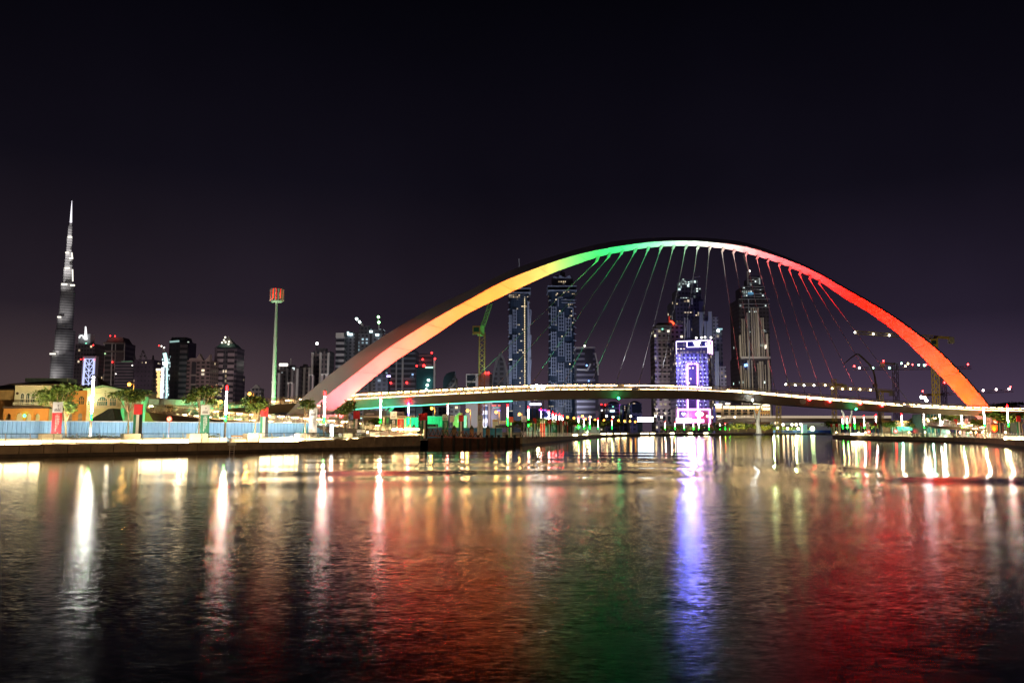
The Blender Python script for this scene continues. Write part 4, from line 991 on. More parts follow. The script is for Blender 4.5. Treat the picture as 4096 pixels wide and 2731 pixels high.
def pbox(u0, u1, v0, v1, Y, depth, m, name, parent, base=None, vm=None):
    vm = vm or (v0 + (v1 or v0))/2; z1 = ZV(v0, Y); z0 = base if v1 is None else ZV(v1, Y); zm = ZV(vm, Y) if v1 is not None else (z1 + z0)/2
    if v1 is None and vm != v0: zm = ZV(vm, Y)
    mb = MB(); mb.box(XU(u0, Y, zm), XU(u1, Y, zm), Y, Y + depth, z0, z1, m); return mb.build(name, parent)
def hip_roof(u0, u1, v_e, v_r, Y, depth, over, inset, m, name, parent):
    z0, z1 = ZV(v_e, Y), ZV(v_r, Y); x0, x1 = XU(u0, Y, z0) - over, XU(u1, Y, z0) + over
    mb = MB(); mb.prism([(x0, Y - over), (x1, Y - over), (x1, Y + depth + over), (x0, Y + depth + over)], z0, z1, m, [(x0 + inset, Y + depth*.4), (x1 - inset, Y + depth*.4), (x1 - inset, Y + depth*.6), (x0 + inset, Y + depth*.6)]); return mb.build(name, parent)
# cream two-storey villa
Y = 158; rt = root('villa', (GX(110, Y), Y, GZ), 'cream villa with three tall arched windows over an orange arcade', 'villa')
pbox(57, 166, 1540, None, Y, 16, VC, 'wall', rt, GZ, 1600)
pbox(-60, 56, 1560, None, Y + 3, 14, mat('villa_ochre', (.40, .24, .09), .85), 'wing', rt, GZ, 1600)
hip_roof(57, 240, 1537, 1515, Y, 14, 1.2, 6, ROOF, 'roof', rt); hip_roof(-70, 56, 1556, 1530, Y + 3, 12, 1, 4, ROOF, 'roof', rt)
pbox(100, 268, 1512, 1527, Y + 9, 4, mat('roof_parapet_green', (.36, .58, .42), .8), 'roof_parapet', rt)
for k in range(13):
    u = 63 + k*8.4; pbox(u, u + 4.4, 1541, 1546, Y - .25, .3, CREAM, 'corbel', rt)
for u in (83, 105, 126): arch_window(u, u + 14, 1574, 1618, Y, CREAM, GLS, rt, 2)
for u in (70, 155): 
    p = P(u, 1573, Y); m = MB(); m.tube([(p.x, Y - .08, p.z), (p.x, Y + .02, p.z)], .28, ROOF, 8); m.build('wall_roundel', rt)
m = MB(); a, b_ = P(52, 1623, Y - 2.2), P(155, 1610, Y - 2.2)
for k in range(30): x = lerp(a.x, b_.x, k/29); m.box(x-.03, x+.03, Y-2.2, Y-2.14, a.z, b_.z, SIGNB)
m.bar((a.x, Y-2.17, b_.z), (b_.x, Y-2.17, b_.z), .1, SIGNB); m.build('balcony_railing', rt)
pbox(10, 172, 1625, 1633, Y - 3.2, 3.6, ROOF, 'arcade_roof', rt)
z0, z1 = GZ, ZV(1633, Y - 2.6); xa, xb = P(14, 1650, Y-2.6).x, P(190, 1650, Y-2.6).x
m = MB(); ops = [(20, 44), (62, 92), (101, 126), (137, 160)]
prev = xa
for u0, u1 in ops:                      # arcade: piers and rounded spandrels
    x0, x1 = P(u0, 1650, Y-2.6).x, P(u1, 1650, Y-2.6).x; m.box(prev, x0, Y-2.6, Y-2.1, z0, z1 - .8, VO)
    n = 8; zs = ZV(1664, Y-2.6); r = (x1-x0)/2
    pts = [(x0, zs)] + [((x0+x1)/2 - r*math.cos(PI*k/n), zs + r*.9*math.sin(PI*k/n)) for k in range(n+1)] + [(x1, zs), (x1, z1-.8), (x0, z1-.8)]
    m.yprism(pts, Y-2.6, Y-2.1, VO); prev = x1
m.box(prev, xb, Y-2.6, Y-2.1, z0, z1 - .8, VO); m.box(xa, xb, Y-2.65, Y-2.05, z1 - .8, z1, VO); m.build('arcade', rt)
lamp('POINT', (GX(90, Y - 8), Y - 9, 2.2), 1300, (1, .52, .10), .3); lamp('SPOT', (GX(110, Y - 25), Y - 26, 2.0), 34000, (1, .86, .5), .4, (GX(112, Y, 9), Y, 9.5), 70, 1.0)
p = P(98, 1662, Y - 3); m = MB(); m.ball(p, .25, emit('green_bulb', (.02, 1, .2), 20)); tag(m.build('door_light'), 'small green light at the cream villa arcade', 'lamp')
# orange middle villa
Y = 166; rt = root('villa', (GX(320, Y), Y, GZ), 'orange villa with one arched window behind the spreading tree', 'villa')
pbox(255, 350, 1562, None, Y, 14, VO, 'wall', rt, GZ, 1620); pbox(170, 262, 1568, None, Y + 6, 10, mat('villa_brown', (.10, .06, .025), .85), 'wing', rt, GZ, 1620)
hip_roof(252, 350, 1560, 1546, Y, 12, .8, 5, ROOF, 'roof', rt); pbox(290, 352, 1542, 1548, Y + 10, 3, VO, 'parapet', rt)
arch_window(316, 338, 1585, 1617, Y, VO, GLS, rt, 3); arch_window(182, 194, 1596, 1615, Y + 6, VO, GLS, rt, 2, rise=False); arch_window(276, 290, 1596, 1616, Y, VO, GLS, rt, 2, rise=False)
for u in (248, 272, 312): arch_window(u, u + 18, 1652, 1690, Y, VO, mat('arch_glow', (.25, .22, .18), .8), rt, 1, 'door_arch')
lamp('POINT', (GX(300, Y - 8), Y - 9, 3), 900, (1, .5, .12), .3)
# sage gabled villa
Y = 163; rt = root('villa', (GX(430, Y), Y, GZ), 'pale green gabled villa with large teal arched windows', 'villa')
zE, zA = ZV(1561, Y), ZV(1548, Y); xl, xm, xr = XU(350, Y, zE), XU(421, Y, zA), XU(488, Y, zE); xr2 = XU(515, Y, zE)
m = MB(); m.yprism([(xl, GZ), (xr, GZ), (xr, zE), (xm, zA), (xl, zE)], Y, Y + 16, VG); m.build('wall', rt)
m = MB(); m.box(xr, xr2 + 2, Y + 1.5, Y + 14, GZ, zE - 1.2, VG); m.build('wing', rt)
m = MB(); 
for (xa, za), (xb, zb) in (((xl - .4, zE - .05), (xm, zA + .12)), ((xm, zA + .12), (xr + .4, zE - .05))): m.obox(((xa+xb)/2, Y + 7.4, (za+zb)/2 + .12), ((xb-xa)/2, 0, (zb-za)/2), (0, 8.4, 0), (0, 0, .12), mat('roof_edge_green', (.30, .52, .33), .7))
m.build('roof', rt)
pbox(452, 540, 1553, 1565, Y + 8, 8, mat('roof_green', (.22, .50, .30), .7), 'rear_roof', rt)
pbox(350, 488, 1574, 1576.5, Y - .2, .25, CREAM, 'string_course', rt); pbox(350, 512, 1627, 1631, Y - .9, 1.2, CREAM, 'ledge', rt)
arch_window(389, 431, 1587, 1621, Y, CREAM, GLT, rt, 5); arch_window(440, 465, 1588, 1622, Y, CREAM, GLT, rt, 4); arch_window(484, 497, 1600, 1624, Y + 1.5, CREAM, GLS, rt, 2); arch_window(352, 368, 1604, 1618, Y, CREAM, GLT, rt, 2, rise=False)
p = P(360, 1594, Y - .6); m = MB(); m.ball(p, .32, WARM); tag(m.build('wall_lamp'), 'round warm lamp on the sage gabled villa, left of the tall pole', 'lamp')
lamp('POINT', (p.x, Y - 2.2, p.z), 300, (1, .75, .4), .3)
lamp('SPOT', (GX(440, Y - 22), Y - 24, 2), 9500, (.85, 1, .62), .4, (GX(435, Y, 8), Y, 8.5), 75, 1.0)
m = MB()
pts = [P(375, 1687, Y-8), P(392, 1668, Y-8), P(430, 1648, Y-8), P(448, 1636, Y-8), P(466, 1634, Y-8), P(470, 1655, Y-8), P(478, 1687, Y-8)]
m.yprism([(q.x, q.z) for q in pts], Y-9.5, Y-6.5, mat('dark_tarp', (.02, .018, .016), .8, var=.4, scale=2)); tag(m.build('covered_heap'), 'dark tarpaulin covered heap in front of the gabled villa', 'heap')
m = MB(); q = P(412, 1538, Y + 8); m.add([(q.x - 1.6, q.y, q.z + 2.1), (q.x + 2.2, q.y, q.z - .6), (q.x - .2, q.y, q.z - .8), (q.x - .6, q.y + 1.6, q.z + .1)], [(0, 1, 2), (0, 3, 1), (1, 3, 2), (0, 2, 3)], DARK); o = m.build('satellite_dish'); tag(o, 'dark satellite dish on the gabled villa roof', 'satellite dish')
# green-lit flat white houses
VW = mat('villa_white', (.66, .68, .64), .8, var=.1)
Y = 168; rt = root('house', (GX(620, Y), Y, GZ), 'flat white house washed green with dark windows behind the hoarding', 'house')
def round_box(u0, u1, v0, Y, depth, m, name, parent, r=3.0):
    z1 = ZV(v0, Y); x0, x1 = XU(u0, Y, z1 - 3), XU(u1, Y, z1 - 3)
    poly = [(x0 + r - r*math.cos(a), Y + r - r*math.sin(a)) for a in [k*PI/12 for k in range(7)]] + [(x1 - r + r*math.sin(a), Y + r - r*math.cos(a)) for a in [k*PI/12 for k in range(7)]] + [(x1, Y + depth), (x0, Y + depth)]
    mb = MB(); mb.prism(poly, GZ, z1, m); return mb.build(name, parent)
round_box(576, 636, 1596, Y, 12, VW, 'wall', rt); round_box(641, 712, 1597, Y, 12, VW, 'wall', rt)
pbox(560, 720, 1650, None, Y - 1.6, 2, VO, 'garden_wall', rt, GZ)
for u0, u1 in ((588, 612), (662, 688), (588, 596)): arch_window(u0, u1, 1624, 1647, Y, DARK, GLS, rt, 4, rise=False)
p = P(664, 1641, Y - 2.4); m = MB(); m.lathe((0, 0), [(.05, 0), (.4, .1), (.55, .28)], BWH, 10); o = m.build('satellite_dish'); o.location = p; o.rotation_euler = (PI/2 - .2, 0, 0); tag(o, 'white round satellite dish before the green washed house', 'satellite dish')
p = P(664, 1660, Y - 2.2); pbox(656, 676, 1651, 1669, Y - 2.4, .5, mat('box_orange', (.6, .16, .04), .6), 'meter_cabinet', rt)
Y = 172; rt = root('house', (GX(820, Y), Y, GZ), 'green washed house with dark gabled porches behind the ramp', 'house')
pbox(708, 873, 1602, None, Y, 10, VW, 'wall', rt, GZ, 1620)
for u0, u1 in ((706, 762), (822, 856)):
    z0, z1 = ZV(1615, Y-.5), ZV(1600, Y-.5); m = MB(); m.yprism([(XU(u0, Y, z0), z0), (XU(u1, Y, z0), z0), (XU((u0+u1)/2, Y, z0), z1)], Y - .6, Y + .4, ROOF); m.build('porch_gable', rt)
for u in (856, 863): arch_window(u, u + 4, 1607, 1615, Y, DARK, GLS, rt, 1)
for u, Yl, w_, zt in ((570, 152, 7000, 6), (690, 152, 6500, 6), (840, 158, 6000, 6), (950, 160, 8000, 5)): lamp('SPOT', (GX(u + 25, Yl, 6), 164.6, 2.6), w_*.55, (.06, 1, .40), .3, (GX(u, 170, 7), 170, zt), 140, 1.0)
rt = root('wall', (GX(930, 175), 175, GZ), 'green lit garden wall with a scalloped top behind the ramp', 'garden wall')
m = MB(); z = ZV(1617, 175); x0, x1 = GX(905, 175, 7), GX(992, 175, 7); m.yprism([(x0, GZ), (x1, GZ), (x1, z)] + [(lerp(x1, lerp(x0, x1, .7), k/8), z - .9*math.sin(PI*k/8)) for k in range(1, 8)] + [(lerp(x0, x1, .7), z), (x0, z)], 175, 175.4, VW); m.build('panel', rt)
# street lamps with long arms
def street_lamp(u, vtop, Y, col, label, arm=-1.0, group='orange street lamps'):
    p = P(u, vtop, Y); x = p.x - arm
    rt = root('street_lamp', (x, Y, GZ), label, 'street lamp', group)
    m = MB(); m.tube([(x, Y, GZ), (x, Y, p.z + .1), (p.x, Y, p.z + .12)], [.1, .07, .05], mat('lamp_pole_warm', (.4, .28, .14), .5), 6); m.build('post', rt)
    m = MB(); m.ball((p.x, Y - .1, p.z - .05), .20 + Y/1100, col); m.build('lamp_head', rt); return p
for u, v, Y, lab in ((518, 1536, 150, 'tall orange street lamp between the gabled villa and the flag board tree'), (999, 1574, 168, 'orange street lamp just above the bushy tree by the ramp'), (884, 1606, 170, 'low warm street lamp just left of the second red-tipped pole'), (1727, 1632, 205, 'orange street lamp behind the paired flags'), (1870, 1641, 215, 'orange street lamp beside the green gabled house'), (1985, 1647, 220, 'orange street lamp above the white map board'), (2078, 1655, 230, 'orange street lamp above the dock canopy')):
    p = street_lamp(u, v, Y, SODIUM, lab, -.8 if u != 884 else .5); lamp('POINT', (p.x, Y - .8, p.z - .6), 900, (1, .45, .1), .3)
for i, (u, v, Y) in enumerate([(2270, 1668, 330), (2296, 1671, 400), (2329, 1664, 420), (2342, 1676, 440), (2380, 1679, 470), (2416, 1681, 500), (2446, 1684, 520), (2474, 1681, 560), (2498, 1683, 600), (2520, 1684, 620), (2541, 1686, 650)]):
    p = street_lamp(u, v, Y, SODIUM, ORD[i].capitalize() + ' orange street lamp along the far bend, counted from the left', .5)
for i, (u, v, Y) in enumerate([(2330, 1664, 600), (2360, 1667, 620), (2426, 1663, 640), (2452, 1667, 660), (2523, 1664, 720), (2622, 1663, 720), (2646, 1667, 720), (2829, 1664, 720), (2848, 1668, 720), (2939, 1668, 760)]):
    street_lamp(u, v, Y, WARM, ORD[i].capitalize() + ' white street lamp on the far road near the hotel, from the left', .6, 'white street lamps on the far road')
p = P(1285, 1620, 128); rt = root('street_lamp', (p.x, 128, GZ), 'twin-armed street lamp standing before the lower arch leg', 'street lamp'); m = MB(); m.tube([(p.x, 128, GZ), (p.x, 128, ZV(1608, 128))], .09, DARK, 6); m.bar((p.x - .75, 128, p.z), (p.x + .75, 128, p.z), .12, DARK); m.build('post', rt); m = MB(); m.box(p.x - .6, p.x - .2, 127.85, 128.1, p.z - .15, p.z - .07, WARM); m.build('lamp_head', rt)

# ------------------------------------------------------------------ trees
BARK = mat('bark', (.34, .22, .11), .85, var=.3, scale=3)
def tree(u, vb, vt, Y, label, width, seed, pads=7, leafn=150, stake=True, base=None, flat=.35, size=.2, name='tree', splits=3):
    r = random.Random(seed); base = GZ if base is None else base
    x = GX(u, Y, 3); zt = ZV(vt, Y); zb = ZV(vb, Y)     # vb: underside of the crown
    rt = root(name, (x, Y, base), label, 'tree')
    m = MB(); fork = lerp(base, zb, .72); tips = []
    lean = r.uniform(-.25, .25)
    m.tube([(x, Y, base), (x + lean*.5, Y, lerp(base, fork, .5)), (x + lean, Y, fork)], [.13, .1, .085], BARK, 6)
    for k in range(pads):
        a = 2*PI*k/pads + r.uniform(-.4, .4); rad = width/2*r.uniform(.25, .92); q = Vector((x + rad*math.cos(a), Y + .7*rad*math.sin(a), lerp(zb, zt, r.uniform(.15, .9))))
        mid = Vector((x + lean, Y, fork)).lerp(q, .5) + Vector((0, 0, -.12)); m.tube([(x + lean, Y, fork), mid, q], [.07, .05, .02], BARK, 5); tips.append(q)
    m.build('trunk', rt)
    m = MB()
    for q in tips:
        w_ = width*r.uniform(.10, .19); mt = LF if r.random() < .6 else LF[:2]
        leaves(m, [q, q + Vector((w_*.8, 0, .08)), q - Vector((w_*.8, .1, .05))], size, mt, leafn, (w_*.55, w_*.55, max(.12, (zt-zb)*flat*.35)))
    m.build('crown', rt)
    if stake:
        m = MB(); m.tube([(x - .55, Y - .2, base), (x + lean*.7, Y, lerp(base, fork, .8))], .03, mat('stake_green', (.03, .25, .16), .6), 4); m.tube([(x + .45, Y - .1, base), (x + lean*.7, Y, lerp(base, fork, .8))], .03, MATS['stake_green'], 4); m.build('stake', rt)
    return rt
tree(232, 1612, 1540, 101, 'broad flat-topped tree behind the red banner', 4.6, 3, 12, 190, False); tree(268, 1655, 1612, 99, 'low yellow-green branch tree right of the red banner', 2.4, 31, 6, 170, False)
tree(515, 1608, 1565, 100, 'flat layered young tree left of the flag board', 4.4, 4, 10, 150); tree(795, 1612, 1553, 106, 'broad dark young tree beside the dark green banner', 4.0, 5, 11, 170)
tree(1018, 1648, 1583, 110, 'bushy leaning tree before the lit ramp', 2.9, 6, 11, 190); tree(1222, 1635, 1588, 116, 'slim young tree with few leaf pads by the arch foot', 2.6, 7, 6, 110)
tree(1384, 1660, 1608, 125, 'yellow-green open tree between the name board and flag', 3.2, 8, 10, 120); tree(1492, 1700, 1675, 131, 'small dark leafy bush tree in front of the kiosk', 2.2, 9, 8, 150, False)
for u, Y in ((232, 99), (515, 98), (795, 104), (1018, 108), (1222, 114), (1384, 123)): lamp('SPOT', (GX(u + 8, Y - 2), Y - 3.0, 1.6), 3000 if u != 1222 else 350, (1, .88, .45), .15, (GX(u, Y, 6.2), Y, 6.2), 100, 1.0)
for i, (u, Y) in enumerate([(2085, 190), (2135, 205), (2158, 215), (2180, 228), (2200, 245), (2222, 265), (2240, 285), (2262, 305), (2285, 330), (2312, 350), (2335, 370), (2360, 390), (2385, 420), (2410, 450), (2430, 480), (2470, 560)]):
    tree(u, 1700 + Y*.008, 1672 + Y*.028, Y, ORD[i].capitalize() + ' small tree behind the far row of boards, from the dock side', 4.5 + Y/110, 40 + i, 6, 60, False, size=.3 + Y/800)
for i, (u, Y) in enumerate([(2672, 720), (2712, 735), (2747, 745), (2786, 755), (2866, 765)]): tree(u, 1721, 1704, Y, ORD[i].capitalize() + ' small round tree on the bank before the neon hotel', 13, 60 + i, 7, 60, False, size=1.1)
for u, Y in ((2150, 205), (2215, 250), (2280, 320), (2350, 380)): lamp('POINT', (GX(u, Y), Y - 4, 2.6), 1300, (.95, 1, .45), .3)
for u, Y in ((2680, 705), (2760, 735)): lamp('POINT', (GX(u, Y), Y - 8, 5), 8000, (1, .7, .3), .5)

# ------------------------------------------------------------------ skyline
class Tower:
    def __init__(s, name, label, u0, u1, vref, Y, cat='tower', group='skyline towers'):
        s.Y = Y; zr = ZV(vref, Y); s.x0, s.x1 = XU(u0, Y, zr), XU(u1, Y, zr)
        s.r = root(name, ((s.x0+s.x1)/2, Y, 0), label, cat, group)
    def bx(s, u0, u1, v0, v1, m, name='body', y0=0.0, y1=None, vm=None, base=0.0, chamfer=0):
        """box from picture columns u0..u1 (measured at row vm), rows v0..v1"""
        Y = s.Y + y0; z1 = ZV(v0, Y); z0 = base if v1 is None else ZV(v1, Y)
        zm = ZV(vm if vm else (v0 if v1 is None else (v0+v1)/2), Y)
        a, b_ = XU(u0, Y, zm), XU(u1, Y, zm)
        if y1 is None: y1 = y0 + (b_ - a)
        mb = MB()
        if chamfer:
            c = (b_-a)*chamfer; ya, yb = s.Y+y0, s.Y+y1
            mb.prism([(a+c, ya), (b_-c, ya), (b_, ya+c), (b_, yb-c), (b_-c, yb), (a+c, yb), (a, yb-c), (a, ya+c)], z0, z1, m)
        else: mb.box(a, b_, s.Y + y0, s.Y + y1, z0, z1, m)
        o = mb.build(name, s.r); return o
    def taper(s, u0, u1, v0, t0, t1, vt, m, name='crown', y0=0, y1=20):
        """frustum: bottom u0..u1 at row v0, top t0..t1 at row vt"""
        za, zb = ZV(v0, s.Y), ZV(vt, s.Y); mb = MB(); ym = s.Y + (y0+y1)/2; k = max(.02, (t1-t0)/(u1-u0)); hy = (y1-y0)/2*k
        a0, a1, b0, b1 = XU(u0, s.Y, za), XU(u1, s.Y, za), XU(t0, s.Y, zb), XU(t1, s.Y, zb)
        mb.prism([(a0, s.Y+y0), (a1, s.Y+y0), (a1, s.Y+y1), (a0, s.Y+y1)], za, zb, m, [(b0, ym-hy), (b1, ym-hy), (b1, ym+hy), (b0, ym+hy)]); return mb.build(name, s.r)
    def poly(s, pts, m, name, y0=0, y1=8):
        q = [P(u, v, s.Y + y0) for u, v in pts]; mb = MB(); mb.yprism([(p.x, p.z) for p in q], s.Y + y0, s.Y + y1, m); return mb.build(name, s.r)
    def line(s, pts, w, m, name, y0=-.5):
        q = [P(u, v, s.Y + y0) for u, v in pts]; mb = MB()
        for a, b_ in zip(q, q[1:]): mb.bar(a, b_, w, m, (0, 1, 0))
        return mb.build(name, s.r)
    def dot(s, u, v, r, m, name='roof_light', y0=-1.5):
        p = P(u, v, s.Y + y0); mb = MB(); mb.ball(p, r*.55, m, 6); return mb.build(name, s.r)
def flood(u, Y, z, tu, tv, tY, E, col=(1, .85, .7), ang=60):
    """unseen floodlight added at street level to brighten a target, giving irradiance of about E at its target"""
    p = (GX(u, Y, z), Y, z); t = P(tu, tv, tY); d = (t - Vector(p)).length
    lamp('SPOT', p, E*4*PI*d*d, col, 2.0, t, ang, 1.0)
Wm = (1, .72, .38); Cw = (.8, .95, 1)
FIN = mat('tower_fin', (.62, .58, .54), .6, var=.1, scale=.05); FINB = mat('tower_fin_blue', (.34, .36, .44), .5, var=.1, scale=.05); TDK = mat('tower_dark', (.05, .045, .05), .4, var=.3, scale=.05)
BCN = emit('tower_beacon', (1, .02, .02), 9)
WLT = emit('tower_white_light', (1, .95, .85), 5)

# needle tower, three lobed and stepped
BK = facade('needle_skin', (.46, .45, .46), (.24, .24, .25), 9, 500, .4, .98, .0, Wm, 0, 1.0, .3)
BS = mat('needle_band', (.55, .54, .55), .35, .5, var=.1, scale=.05); BL = emit('needle_light', (1, .93, .8), 1.5)
T = Tower('needle_tower', 'very tall slim stepped needle tower soaring at the far left of the skyline', 203, 293, 1425, 2700, group=None)
tiers = [(199, 296, 1520, None), (203, 293, 1425, 1520), (212, 296, 1405, 1425), (221, 298, 1322, 1405), (229, 292, 1265, 1322), (240, 297, 1162, 1265), (244, 297, 1135, 1162), (254, 290, 1073, 1135), (259, 290, 1040, 1073), (262, 288, 1012, 1040), (267, 288, 950, 1012), (272, 288, 905, 950), (278, 288, 888, 905)]
for i, (a, b_, v0, v1) in enumerate(tiers):
    Y = T.Y; z1 = ZV(v0, Y); z0 = 0 if v1 is None else ZV(v1, Y); zm = (z0+z1)/2 if v1 else ZV(1520, Y); xa, xb = XU(a, Y, zm), XU(b_, Y, zm); c = (xa+xb)/2; r = (xb-xa)/2
    poly = [(c + r*(.86 + .14*math.cos(3*t_))*math.cos(t_), Y + r*(.86 + .14*math.cos(3*t_))*math.sin(t_)) for t_ in [2*PI*k/24 + .3 for k in range(24)]]
    mb = MB(); mb.prism(poly, z0, z1, BK); mb.build('tier', T.r)
    if i in (2, 4, 6, 7, 9, 10, 11): mb = MB(); p2 = [(c + (x-c)*1.04, Y + (y-Y)*1.04) for x, y in poly]; mb.prism(p2, z1 - 8, z1 - 1, BS); mb.build('mechanical_band', T.r)
for pts in ([(200, 1415), (221, 1415)], [(231, 1268), (243, 1268)], [(247, 1137), (268, 1137)], [(282, 1141), (298, 1141)], [(260, 1072), (278, 1072)], [(263, 1011), (276, 1011)], [(277, 1033), (291, 1033)], [(272, 948), (287, 948)]): T.line(pts, 5, BL, 'crown_light', -46)
mb = MB(); mb.tube([P(283.5, 890, 2696), P(285.5, 845, 2696), P(287.6, 803, 2696)], [3.6, 2.2, .5], emit('spire_light', (.95, .9, 1), 1.6), 8); mb.build('spire', T.r)
T.line([(291, 1125), (290, 1078)], 3, BL, 'edge_light', -30); T.line([(287, 1010), (289, 1030)], 3, BL, 'edge_light', -20)
for tu, tv, e in ((215, 1480, .5), (232, 1370, .42), (245, 1240, .5), (252, 1110, .7), (263, 1055, 1.4), (268, 990, 1.3), (275, 935, 1.3)):
    p = P(tu - 35, tv + 50, 2700 - 110); t = P(tu + 8, tv, 2700); d = (Vector(p) - t).length; lamp('SPOT', p, 2.0*e*4*PI*d*d, (1, .95, .92), 2, t, 48, 1.0)
# tower with the white emblem and lit truss front
fa = lambda n, lit=.05, seed=1, **k: facade(n, k.get('wall', (.10, .09, .10)), k.get('glass', (.03, .03, .04)), k.get('fh', 9), k.get('ww', 7), k.get('fv', .55), k.get('fhz', .6), lit, k.get('col', Wm), k.get('s', 1.6), seed)
T = Tower('tower', 'dark tower with white ring emblem on top and a glowing blue-white truss front', 298, 376, 1450, 1900)
T.bx(298, 376, 1375, None, fa('facade_a', .05, 1), vm=1450); T.bx(313, 361, 1336, 1376, mat('tower_grey', (.36, .38, .40), .6, var=.1, scale=.05), 'roof_block', 5, 25)
T.poly([(336, 1358), (340, 1305), (345, 1357)], emit('emblem_white', (1, 1, 1), 1.5), 'spire', -3, 3)
mb = MB(); q = [P(326 + 8.5*math.cos(a), 1350 - 8.5*math.sin(a), 1898) for a in [PI*(-.15 + 1.25*k/14) for k in range(15)]]
for a, b_ in zip(q, q[1:]): mb.bar(a, b_, 2.4, MATS['emblem_white'], (0, 1, 0))
mb.build('emblem', T.r)
T.dot(344, 1374, 4, emit('green_white', (.3, 1, .7), 1.6), 'roof_light', 2)
T.bx(327, 381, 1424, 1550, mat('truss_wall', (.42, .38, .42), .6, var=.1, scale=.05), 'truss_wall', -14, -1, 1480); LB_ = emit('truss_light', (.55, .62, 1), 1.3)
T.bx(342, 371, 1436, 1548, TDK, 'truss_recess', -15, -14, 1480)
for a, b_ in (((340, 1434), (331, 1546)), ((376, 1434), (372, 1546))): T.line([a, b_], 3.2, LB_, 'light_column', -16)
for v in (1436, 1459, 1484, 1510, 1535): T.line([(337, v), (375, v)], 1.6, LB_, 'truss_bar', -16)
for v in (1436, 1459, 1484, 1510): T.line([(340, v), (356, v + 24), (374, v)], 1.3, LB_, 'truss_brace', -16)
T.line([(357, 1436), (353, 1546)], 1.3, LB_, 'truss_bar', -16)
for u, v in ((323, 1437), (335, 1436), (377, 1438), (373, 1380), (328, 1545), (318, 1545), (371, 1545)): T.dot(u, v, 2.6, BCN, 'beacon', -19)
# twin-panel tower with dome
T = Tower('tower', 'dark bulky tower with shallow dome crown and red beacons, right of the emblem tower', 413, 498, 1450, 1950)
T.bx(413, 498, 1372, None, fa('facade_b', .015, 2, wall=(.17, .14, .14), fh=12, ww=300, fhz=.95, glass=(.05, .045, .05)), vm=1450); T.taper(420, 497, 1372, 432, 486, 1348, mat('crown_tan', (.26, .2, .18), .6), 'crown', 0, 45)
for u in (416, 447, 461, 497): T.line([(u + 2, 1374), (u - 4, 1560)], 2.2, FIN, 'fin', -1)
for v in (1372, 1406): T.line([(414, v), (499, v)], 4, mat('band_tan', (.3, .25, .22), .6), 'band', -1)
T.bx(420, 497, 1376, 1400, TDK, 'glass_band', -1.5, 0)
for u, v in ((441, 1343), (460, 1344), (450, 1448), (411, 1480)): T.dot(u, v, 2.8, BCN, 'beacon', -2)
T.dot(420, 1414, 3, emit('window_green', (.6, 1, .5), 1.6), 'lit_window')
def simple(name, label, u0, u1, vt, Y, m, vm=None, depth=None):
    T = Tower(name, label, u0, u1, vm or vt, Y); T.bx(u0, u1, vt, None, m, vm=vm or vt, y1=depth); return T
T = simple('tower', 'low dark stepped tower with ribbed floors and a faint green roof edge', 458, 532, 1447, 1800, fa('facade_c', .03, 3, wall=(.15, .12, .14), fh=7, ww=400, fhz=.98), 1500); T.line([(486, 1446), (530, 1445)], 2, emit('roof_green', (.3, .8, .6), .4), 'roof_edge'); T.dot(529, 1461, 2.2, WLT); T.dot(463, 1495, 2, WLT, 'lit_window')
T = simple('tower', 'dark tower with pointed corner turrets and an open pyramid frame', 534, 612, 1438, 1750, fa('facade_d', .05, 4, wall=(.09, .07, .1), fh=10, ww=8, fv=.3, fhz=.3), 1500)
for a in (536, 610): T.poly([(a - 3, 1440), (a, 1420), (a + 3, 1440)], TDK, 'turret', -2, 4)
for p in ([(556, 1438), (572, 1400), (588, 1438)], [(562, 1438), (572, 1402)], [(582, 1438), (573, 1402)], [(560, 1425), (584, 1425)]): T.line(p, 2, mat('frame_grey', (.2, .17, .2), .6), 'crown_frame', 2)
T = simple('tower', 'narrow dark block hung with golden zigzag lights', 607, 652, 1508, 1500, fa('facade_e', .02, 5, fh=8, ww=7), 1560); G_ = emit('gold_light', (1, .6, .22), 1.5)
T.bx(624, 644, 1474, 1482, emit('gold_white', (1, .85, .6), 2), 'crown_sign', -1, 1); 
for k in range(7): T.line([(627 + 3*(k % 2), 1484 + k*15), (641 - 3*(k % 2), 1499 + k*15)], 3.0, G_, 'zigzag_light', -3)
for k in range(7): T.line([(641 - 3*(k % 2), 1484 + k*15), (628 + 3*(k % 2), 1499 + k*15)], 2.2, G_, 'zigzag_light', -3)
T = Tower('tower', 'slim building site tower ablaze with white and turquoise work lights', 645, 672, 1470, 1500); T.bx(646, 671, 1420, None, fa('facade_f', .45, 6, col=(.7, .95, 1), s=1.6, fh=6, ww=5, fv=.7, fhz=.7), vm=1480)
T.bx(650, 669, 1447, 1458, emit('work_white', (.85, .9, 1), 4), 'work_light', -3, -1); T.line([(658, 1412), (666, 1445), (662, 1470)], 5, emit('work_teal', (.6, 1, .95), 1.6), 'work_light', -2); T.line([(634, 1382), (652, 1391), (658, 1412)], 2, mat('crane_grey', (.5, .45, .4), .5), 'crane_jib', -4)
for u, v in ((636, 1382), (646, 1384), (657, 1390)): T.dot(u, v, 2.2, BCN if u < 640 else WLT, 'crane_light', -5)
T.line([(651, 1470), (646, 1590)], 3.2, MATS['work_white'], 'light_column', -3); T.line([(668, 1460), (666, 1590)], 2.2, MATS['work_teal'], 'light_column', -3)
